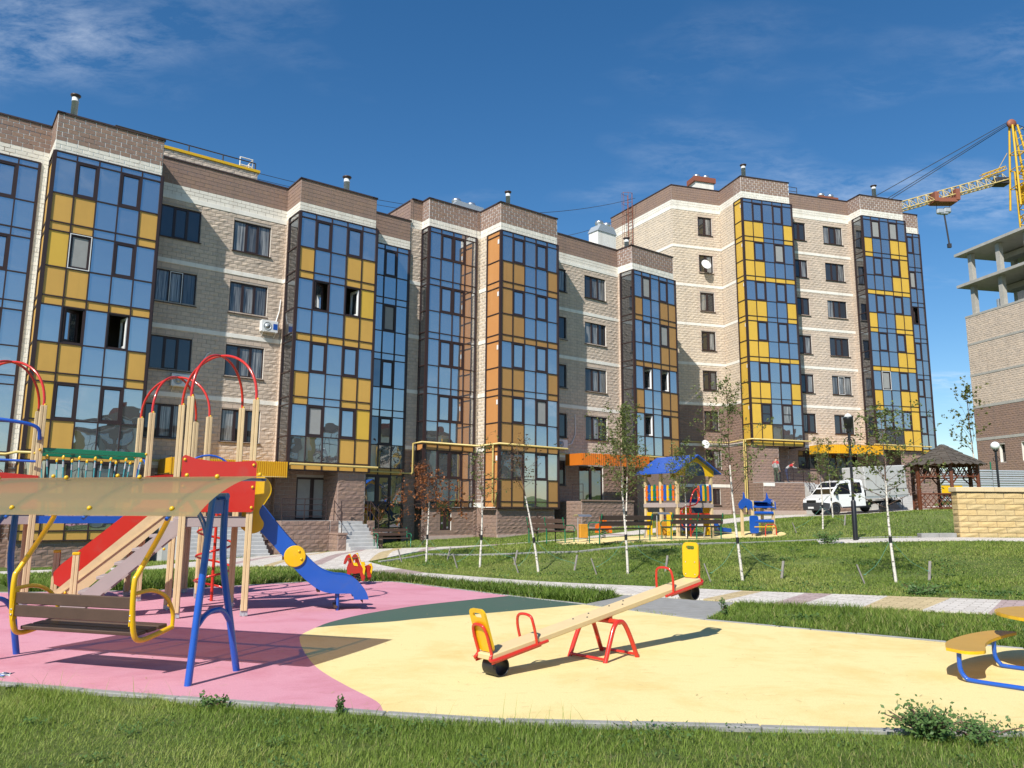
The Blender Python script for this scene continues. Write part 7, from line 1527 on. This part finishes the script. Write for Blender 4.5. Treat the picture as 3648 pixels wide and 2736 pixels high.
def tree(label, x, y, h, lean=(0, 0), first=.32, spread=.8, nleaf=1000, lm=M_LEAF, leaf=.045, droop=0.0, seed=1, nb=26, trunk_r=.035, name="birch_tree", rise=(28, 62), band=True):
    rnd = random.Random(seed); t = thing(name, label, "tree", (x, y, Hz(x, y) - .03)); tp = []
    for i in range(13):
        f = i / 12; tp.append(Vector((lean[0] * h * f + .03 * h * .3 * math.sin(f * 5 + seed), lean[1] * h * f + .02 * math.cos(f * 4 + seed), h * f * .96)))
    def T(f): i = min(11, int(f * 12)); return tp[i].lerp(tp[i + 1], f * 12 - i)
    rr = [max(.006, trunk_r * (1 - .92 * (i / 12) ** 1.1)) for i in range(13)]
    k = 7; tr = MB().tube(tp[:k + 1], rr[:k + 1], 9); tro = tr.build("trunk", M_BARK, t); MB().tube(tp[k:], rr[k:], 7).build("leader", M_TWIG, t)
    tw = MB(); tips = []
    for i in range(nb):
        f = first + (1 - first) * (i + rnd.random()) / nb * .97; p = T(f); az = rnd.uniform(0, 2 * math.pi) ; el = R(rnd.uniform(*rise)); prog = (f - first) / (1 - first)
        L = spread * (1.05 - .75 * prog) * rnd.uniform(.6, 1.15) / max(.5, math.cos(el)) * .9
        d = Vector((math.cos(az) * math.cos(el), math.sin(az) * math.cos(el), math.sin(el))); pts = [p]
        for s in range(1, 7):
            g = s / 6; d2 = (d + Vector((rnd.uniform(-.18, .18), rnd.uniform(-.18, .18), rnd.uniform(-.1, .1) - droop * g * 1.7))).normalized(); pts.append(pts[-1] + d2 * L / 6)
        r0 = max(.004, trunk_r * .33 * (1.1 - f)); tw.tube(pts, [max(.0022, r0 * (1 - .8 * s / 6)) for s in range(7)], 5, caps=False)
        for s in range(2, 7):
            tips.append((pts[s], .10 + .05 * s / 6)); 
            if rnd.random() < .85:
                e = (Vector((rnd.uniform(-1, 1), rnd.uniform(-1, 1), rnd.uniform(-.3, .7) - droop * 1.4))).normalized() * L * rnd.uniform(.16, .34); q2 = pts[s] + e; tw.tube([pts[s], pts[s] + e * .5 + Vector((0, 0, .01)), q2], [.003, .0025, .0018], 4, caps=False); tips.append((q2, .12)); tips.append((pts[s] + e * .5, .09))
    for s in range(3): tips.append((T(.97), .1))
    tw.build("branches", M_TWIG, t)
    vs, fs = [], []
    cl_c = None
    for i in range(nleaf):
        if i % 4 == 0: c, sp = rnd.choice(tips); cl_c = c + Vector((rnd.gauss(0, sp * .5), rnd.gauss(0, sp * .5), rnd.gauss(0, sp * .5) - droop * sp))
        c = cl_c; sp = .055; c = c + Vector((rnd.gauss(0, sp * .5), rnd.gauss(0, sp * .5), rnd.gauss(0, sp * .5) - droop * sp)); s = leaf * rnd.uniform(.6, 1.25)
        a = Vector((rnd.uniform(-1, 1), rnd.uniform(-1, 1), rnd.uniform(-.9, .3))).normalized(); b = a.orthogonal().normalized(); ang = rnd.uniform(0, 6.28); b = b * math.cos(ang) + a.cross(b) * math.sin(ang); o = len(vs)
        vs += [c - a * s * .5, c + b * s * .36 - a * s * .1, c + a * s * .6, c - b * s * .36 - a * s * .1]; fs.append((o, o + 1, o + 2, o + 3))
    cr = MB(); cr.add(vs, fs); cr.build("crown", lm, t)
    if band:
        zb = min(.95, h * .24); p = T(zb / (h * .96)); MB().tube([p - V(0, 0, .07), p + V(0, 0, .07)], trunk_r * 1.05, 8).build("tie_band", M_BLACK, t)
    return t, T
def stake(label, x, y, lean_az, h=.42, lean=.22):
    z = Hz(x, y) - .04; o = MB().bar((0, 0, -.02), (math.cos(lean_az) * lean * h, math.sin(lean_az) * lean * h, h), .055, .03, bev=.004).build("wooden_stake", M_WOODGREY); o.location = (x, y, z); tag(o, label, "stake", "wooden stakes tying the young birches"); return o
def ties(t, T, h, spots):
    zb = min(.95, h * .24); p = T(zb / (h * .96)); b = Vector(t.location); mb = MB()
    for x, y in spots:
        q_ = Vector((x, y, Hz(x, y) + .2)) - b; mid = (p + q_) / 2 - V(0, 0, .12); mb.tube(bez([p, mid, q_], 5), .0035, 4, caps=False); mb.tube([q_ + V(.03 * math.cos(R(a_)), .03 * math.sin(R(a_)), 0) for a_ in range(0, 361, 60)], .004, 4)
    mb.build("twine", M_TWINE, t)
TREES = [
 ("dead birch with rust-brown drooping leaves", dict(x=-2.58, y=24.55, h=3.3, lean=(-.01, 0), first=.5, spread=1.25, nleaf=1900, lm=M_LEAFD, leaf=.065, droop=.75, seed=11, nb=34), (-.75, .6)),
 ("thin half-bare birch in front of the cream plinth corner", dict(x=-.86, y=22.5, h=3.6, lean=(.0, 0), first=.42, spread=.95, nleaf=520, leaf=.055, seed=12, nb=26, rise=(20, 60)), (-.62, .95)),
 ("leaning birch with reddish bare twigs before the end-on bench", dict(x=.72, y=21.0, h=3.6, lean=(-.16, .02), first=.58, spread=.85, nleaf=420, lm=M_LEAFR, leaf=.05, seed=13, nb=20), (-.5, .95)),
 ("leafy birch before the orange canopy, left of the seesaw top", dict(x=2.96, y=20.4, h=4.5, lean=(-.02, .0), first=.40, spread=1.15, nleaf=2300, leaf=.058, seed=14, nb=44, rise=(18, 58)), (-.75, 1.0)),
 ("tall leafy birch right of the seesaw on the lawn", dict(x=5.38, y=18.6, h=4.85, lean=(-.045, .0), first=.42, spread=1.05, nleaf=1700, leaf=.055, seed=15, nb=44, rise=(22, 60)), (-.72, .95)),
 ("wide-crowned birch in front of the white truck box", dict(x=8.46, y=17.5, h=4.0, lean=(-.03, .0), first=.42, spread=1.45, nleaf=1700, leaf=.062, seed=16, nb=40, rise=(12, 45)), (-.72, .75)),
 ("small birch behind the middle bench", dict(x=4.15, y=28.2, h=4.0, lean=(.0, .0), first=.4, spread=.95, nleaf=1900, leaf=.06, seed=17, nb=26), (-.9, .6)),
 ("young birch in front of the play house gable", dict(x=6.45, y=28.9, h=3.4, lean=(-.04, 0), first=.42, spread=.95, nleaf=2000, leaf=.06, seed=18, nb=26), (-.95, .6)),
 ("slim birch beside the truck bonnet", dict(x=12.65, y=32.0, h=3.9, lean=(.0, 0), first=.42, spread=.8, nleaf=900, leaf=.06, seed=19, nb=24), (-1.1, .9)),
 ("slim birch close to the truck door", dict(x=15.3, y=37.5, h=3.8, lean=(.0, 0), first=.38, spread=.75, nleaf=900, leaf=.065, seed=21, nb=22), None)]
SHORT = ["dead rust-brown birch", "thin half-bare birch at the plinth corner", "leaning reddish-twigged birch", "leafy birch before the orange canopy", "tall leafy birch behind the raised seesaw seat", "wide-crowned birch nearest the right edge", "small birch behind the middle bench", "young birch before the play house", "slim birch beside the truck bonnet", ""]
for (lab, kw, st), sh in zip(TREES, SHORT):
    t, T = tree(lab, **kw); t["group"] = "young birches planted on the lawn"
    if st:
        sp = [(kw["x"] + st[0], kw["y"] - .1), (kw["x"] + st[1], kw["y"] + .05)]
        stake("grey wooden stake left of the " + sh, *sp[0], R(170), .45, .35); stake("grey wooden stake right of the " + sh, *sp[1], R(40), .45, .28)
        ties(t, T, kw["h"], sp)
tree("sparse young maple rising behind the gazebo roof", 24.4, 41.0, 6.6, (-.01, 0), .42, 1.9, 800, M_LEAFM, .13, 0.0, 20, 22, .06, "maple_tree", (25, 65), False)
def shrub(label, x, y, h, w, n, lm, leaf, seed, name="shrub"):
    rnd = random.Random(seed); t = thing(name, label, "shrub", (x, y, Hz(x, y) - .02)); tw = MB(); vs, fs = [], []
    for i in range(max(5, int(n / 40))):
        az = rnd.uniform(0, 6.28); L = h * rnd.uniform(.7, 1.1); tip = Vector((math.cos(az) * w * rnd.random(), math.sin(az) * w * rnd.random(), L)); tw.tube([(0, 0, 0), tip * .5 + V(rnd.uniform(-.03, .03), 0, .03), tip], [.008, .006, .003], 4, caps=False)
        for k in range(40):
            f = rnd.uniform(.2, 1.0); c = tip * f + Vector((rnd.gauss(0, w * .13), rnd.gauss(0, w * .13), rnd.gauss(0, .03))); s = leaf * rnd.uniform(.6, 1.3); a = Vector((rnd.uniform(-1, 1), rnd.uniform(-1, 1), rnd.uniform(-.3, .9))).normalized(); b = a.orthogonal().normalized(); o = len(vs)
            vs += [c, c + a * s * .5 + b * s * .3, c + a * s, c + a * s * .5 - b * s * .3]; fs.append((o, o + 1, o + 2, o + 3))
    tw.build("stems", M_TWIG, t); mb = MB(); mb.add(vs, fs); mb.build("leaves", lm, t)
M_LEAFP = leaf_mat("leaf_plum", (0.05, 0.02, 0.02), (0.09, 0.05, 0.03))
shrub("small plum-coloured shrub against the brown plinth under the ochre bay", 1.3, 40.6, 1.1, .35, 320, M_LEAFP, .06, 3); shrub("dark twiggy shrub at the cream plinth corner", -1.5, 39.4, .8, .3, 200, M_LEAFP, .06, 4); shrub("low dark shrub beside the entrance bench", -4.1, 36.8, 1.0, .35, 240, M_LEAFP, .06, 5)
shrub("leafy green weed clump overhanging the front kerb at the right", 3.05, 5.98, .2, .34, 1500, M_WEED, .034, 6, "weed_clump"); shrub("lower leafy weed spreading right of the big kerb weed", 3.42, 5.95, .12, .34, 900, M_WEED, .03, 16, "weed_clump"); shrub("small weed at the kerb in front of the pink surface corner", -1.35, 6.52, .13, .04, 60, M_WEED, .025, 8, "weed_clump"); shrub("broad-leaved weed under the swing at the kerb", -2.45, 6.78, .07, .16, 160, M_WEED, .035, 9, "weed_clump")
shrub("leafy weed clump on the lawn edge near the lamp post", 9.9, 24.6, .4, .5, 420, M_WEED, .07, 10, "weed_clump"); shrub("dark weed patch at the lower right of the lawn", 8.0, 15.6, .2, .5, 420, M_WEED, .06, 12, "weed_clump"); shrub("weed tuft at the lawn corner by the concrete apron", 3.35, 12.6, .24, .12, 120, M_WEED, .04, 13, "weed_clump")
_lit = MB()
for i in range(14): _lit.add([Vector((random.gauss(0, .05), random.gauss(0, .03), random.uniform(0, .05))) for _ in range(4)], [(0, 1, 2, 3)], random.choice((0, 0, 1)))
_o = _lit.build("litter_wrapper", [M_WHITEPVC, M_BLUE]); _o.location = (-4.55, 7.25, .1); tag(_o, "crumpled white and blue wrapper lying in the front grass", "litter")
# ================================================================== grass blades (numpy-built, one mass each)
PATHS = [[(-6.2, 23.0), (-3.9, 20.6), (-2.75, 19.3), (2.15, 15.5), (3.52, 14.62), (8.1, 12.5), (13.5, 10.6), (22, 9), (22.4, 10.6), (14.4, 12.2), (9.4, 14.1), (5.05, 16.02), (3.1, 16.95), (-2.2, 20.5), (-3.0, 22.0), (-4.6, 24.9)],
         [(-20, 23.2), (-11.2, 22.6), (-9.3, 22.9), (-6.0, 23.3), (-4.4, 24.6), (-1.86, 29.0), (.9, 31.7), (2.9, 33.0), (9.5, 39.3), (13, 42.8), (17, 46.4), (22, 49.2), (28, 51.6), (36, 54.6), (35, 59.4), (20.6, 53.4), (12, 45.8), (4.3, 37.4), (-.4, 33.6), (-5.2, 35), (-10.3, 33.4), (-11, 24), (-20, 24.8)],
         FAR_RUB, [(1.32, 13.97), (2.0, 15.0), (2.2, 15.45), (3.5, 14.6), (4.0, 14.3), (3.4, 13.0), (2.95, 12.14)], [(9.6, 24.6), (13.8, 23.6), (26, 20.5), (26.3, 21.8), (14.2, 24.9), (10, 25.9)],
         [(13.9, 24.8), (24, 24.8), (24, 25.5), (13.9, 25.5)]]
def grass_material():
    m, t, o = base_mat("grass_blades")
    at = N(t, "ShaderNodeAttribute", attribute_name="tone"); r_ = N(t, "ShaderNodeValToRGB"); e = r_.color_ramp.elements
    e[0].position = 0; e[0].color = (0.082, 0.135, 0.017, 1); e[1].position = 1; e[1].color = (0.40, 0.34, 0.16, 1)
    for p, c in ((.3, (0.152, 0.24, 0.032, 1)), (.6, (0.25, 0.335, 0.055, 1)), (.82, (0.36, 0.40, 0.095, 1))): q_ = e.new(p); q_.color = c
    LK(t, at.outputs["Fac"], r_.inputs[0])
    b = N(t, "ShaderNodeBsdfPrincipled", i_Roughness=0.55); b.inputs["Specular IOR Level"].default_value = 0.3; LK(t, r_.outputs[0], b.inputs["Base Color"])
    tl = N(t, "ShaderNodeBsdfTranslucent"); LK(t, r_.outputs[0], tl.inputs["Color"])
    ms = N(t, "ShaderNodeMixShader"); ms.inputs[0].default_value = .35; LK(t, b.outputs[0], ms.inputs[1]); LK(t, tl.outputs[0], ms.inputs[2]); LK(t, ms.outputs[0], o.inputs[0]); return m
M_GRASS = grass_material()
def vnoise(xy, s, seed):
    g = np.random.default_rng(seed).random((64, 64)); p = xy / s; i = np.floor(p).astype(int); f = p - i; f = f * f * (3 - 2 * f)
    G = lambda a, b: g[a % 64, b % 64]; return (G(i[:, 0], i[:, 1]) * (1 - f[:, 0]) + G(i[:, 0] + 1, i[:, 1]) * f[:, 0]) * (1 - f[:, 1]) + (G(i[:, 0], i[:, 1] + 1) * (1 - f[:, 0]) + G(i[:, 0] + 1, i[:, 1] + 1) * f[:, 0]) * f[:, 1]
def in_view(xy, z, pad=80):
    d = np.column_stack([xy, z]) - np.array([0, 0, 1.6]); c = d @ _CF; px = 1106 + 1676.6 * (d @ _CX) / np.maximum(c, .1); py = 829.5 - 1676.6 * (d @ _CU) / np.maximum(c, .1)
    return (c > .5) & (px > -pad) & (px < 2212 + pad) & (py > -pad) & (py < 1659 + pad)
_CM = np.array(cam.matrix_world); _CX, _CU, _CF = _CM[:3, 0], _CM[:3, 1], -_CM[:3, 2]
def grass(name, label, region, n, hmin, hmax, wid, segs=2, seed=1, dark=0.0, clump=.0, tone0=.42, bare=.28, exclude=True):
    g = np.random.default_rng(seed); x0, x1, y0, y1 = region(None); m = int(n * 1.0)
    xy = np.column_stack([g.uniform(x0, x1, m), g.uniform(y0, y1, m)]); ok = region(xy)
    if exclude:
        ok &= ~inside(RUB, xy)
        for P in PATHS: ok &= ~inside(P, xy)
    xy = xy[ok]; dens = vnoise(xy, .55, seed + 3) * .6 + vnoise(xy, .17, seed + 4) * .4; xy = xy[(dens > bare) | (g.random(len(xy)) < .25)]
    z = HT(xy); v = in_view(xy, z + .05); xy, z = xy[v], z[v]; k = len(xy)
    big = vnoise(xy, 1.4, seed + 7); h = (hmin + (hmax - hmin) * g.random(k) ** 1.6) * (.65 + .7 * big)
    az = g.uniform(0, 2 * np.pi, k); bend = g.uniform(.3, 1.25, k) * h; dx, dy = np.cos(az), np.sin(az); px, py = -dy, dx; w = wid * g.uniform(.6, 1.3, k)
    rows = []
    for s in range(segs):
        f = s / segs; ww = w * (1 - f * .55) / 2; bx = dx * bend * f ** 1.8; by = dy * bend * f ** 1.8; zz = z - .015 + h * f
        rows += [np.column_stack([xy[:, 0] + bx - px * ww, xy[:, 1] + by - py * ww, zz]), np.column_stack([xy[:, 0] + bx + px * ww, xy[:, 1] + by + py * ww, zz])]
    rows.append(np.column_stack([xy[:, 0] + dx * bend, xy[:, 1] + dy * bend, z - .015 + h])); nv = len(rows); Vt = np.stack(rows, 1).reshape(-1, 3)
    tri = []
    for s in range(segs - 1): a = 2 * s; tri += [(a, a + 1, a + 3), (a, a + 3, a + 2)]
    a = 2 * (segs - 1); tri.append((a, a + 1, nv - 1)); tri = np.array(tri); F = (np.arange(k)[:, None, None] * nv + tri[None]).reshape(-1, 3)
    me = bpy.data.meshes.new(name); me.vertices.add(len(Vt)); me.vertices.foreach_set("co", Vt.ravel().astype(np.float32)); me.loops.add(F.size); me.loops.foreach_set("vertex_index", F.ravel().astype(np.int32)); me.polygons.add(len(F)); me.polygons.foreach_set("loop_start", np.arange(0, F.size, 3, dtype=np.int32)); me.polygons.foreach_set("loop_total", np.full(len(F), 3, dtype=np.int32)); me.update(calc_edges=True)
    dry = (g.random(k) < .05 + .10 * (vnoise(xy, 2.3, seed + 9) > .62)); tone = np.clip(tone0 + (vnoise(xy, 3.1, seed + 5) - .5) * .45 + (vnoise(xy, .6, seed + 6) - .5) * .35 + g.normal(0, .13, k) - dark, .02, .85); tone = np.where(dry, g.uniform(.85, 1, k), tone)
    at = me.attributes.new("tone", 'FLOAT', 'POINT'); at.data.foreach_set("value", np.repeat(tone, nv).astype(np.float32)); me.materials.append(M_GRASS)
    o = link(name, me, kind="stuff"); o["label"] = label; o["category"] = "grass"; return o
def reg(x0, x1, y0, y1, fn=None): return lambda xy: (x0, x1, y0, y1) if xy is None else (np.ones(len(xy), bool) if fn is None else fn(xy))
FRONT = [(-11.5, 9.5), (-4.75, 7.5), (-2.82, 6.98), (-0.98, 6.51), (-0.04, 6.31), (3.83, 6.04), (9.5, 5.8)]
def front_fn(xy): return xy[:, 1] < np.interp(xy[:, 0], [p[0] for p in FRONT], [p[1] for p in FRONT]) - .06 + (vnoise(xy, .35, 77) - .42) * .16
grass("grass_front", "short green grass along the bottom of the picture", reg(-6.0, 6.0, 3.6, 8.5, front_fn), 520000, .018, .075, .0048, 2, 1, tone0=.50)
grass("grass_front_tall", "taller grass stalks along the front kerb", reg(-5, 5, 5.6, 8.0, lambda xy: front_fn(xy) & (pdist(FRONT, xy, False) < .22)), 5000, .06, .2, .004, 3, 2, tone0=.55, bare=.5)
CLOV = [(-9.5, 15.4), (-7, 16.0), (-5.9, 16.85), (-4.4, 18.1), (-2.6, 18.1), (-1.85, 17.4), (.05, 15.35), (1.35, 14.05), (1.9, 14.9), (2.0, 15.4), (-.1, 17.15), (-2.8, 19.2), (-4.1, 20.4), (-7, 19.5), (-12, 18.5)]
grass("clover_strip", "dense dark clover strip between the paved path and the rubber surface", reg(-12, 2.2, 14, 20.5, lambda xy: inside(CLOV, xy)), 170000, .06, .19, .02, 2, 3, tone0=.2, bare=.1)
RSTR = [(2.9, 12.2), (6.2, 9.85), (9.5, 8.3), (14, 7), (14, 10.3), (8.1, 12.45), (5.9, 13.45), (4.1, 14.2), (3.5, 13.0)]
grass("grass_strip", "grass strip between the yellow rubber surface and the paved path", reg(2.8, 12, 7.5, 14.3, lambda xy: inside(RSTR, xy)), 170000, .04, .13, .008, 2, 4, tone0=.42)
grass("grass_lawn", "sunlit lawn with the young birches", reg(-5, 16, 12.5, 27.5, lambda xy: ~inside(RSTR, xy) & ~inside(CLOV, xy)), 480000, .025, .075, .012, 2, 5, tone0=.56)
grass("grass_far", "far lawn rising to the buildings", reg(-16, 26, 20, 52, lambda xy: (xy[:, 1] > 24.0 + .0 * xy[:, 0]) | (xy[:, 0] < -3)), 260000, .04, .10, .03, 1, 6, tone0=.52)

# broad-leaved weeds and clover scattered through the lawns
def weeds(name, label, spots, seed, scale=1.0):
    rnd = random.Random(seed); vs, fs = [], []
    for (x, y, r, n) in spots:
        for i in range(n):
            px, py = x + rnd.gauss(0, r), y + rnd.gauss(0, r * .7); z = Hz(px, py) if False else None
            vs.append((px, py)); fs.append(rnd.random())
    P = np.array(vs); zz = HT(P); ok = ~inside(RUB, P)
    for q_ in PATHS: ok &= ~inside(q_, P)
    mb = MB()
    for (px, py), z, u, k in zip(vs, zz, fs, ok):
        if not k: continue
        a = rnd.uniform(0, 6.28); L = scale * rnd.uniform(.03, .075); up = rnd.uniform(.2, .9); d = Vector((math.cos(a), math.sin(a), up)).normalized(); sdv = Vector((-math.sin(a), math.cos(a), 0)); b = Vector((px, py, z + rnd.uniform(.01, .06)))
        mb.add([b, b + d * L * .5 + sdv * L * .28, b + d * L, b + d * L * .5 - sdv * L * .28], [(0, 1, 2, 3)])
    o = mb.build(name, M_WEED, kind="stuff"); o["label"] = label; o["category"] = "weeds"
_r = random.Random(5)
weeds("front_weeds", "clover and broad leaves scattered in the front grass", [(_r.uniform(-4, 4), _r.uniform(4.8, 6.2), _r.uniform(.05, .2), _r.randint(15, 60)) for _ in range(46)], 1, .55)
weeds("lawn_weeds", "clover and broad-leaved weeds scattered over the lawns", [(_r.uniform(-3, 14), _r.uniform(9, 26), _r.uniform(.1, .45), _r.randint(20, 80)) for _ in range(150)], 2, 1.2)
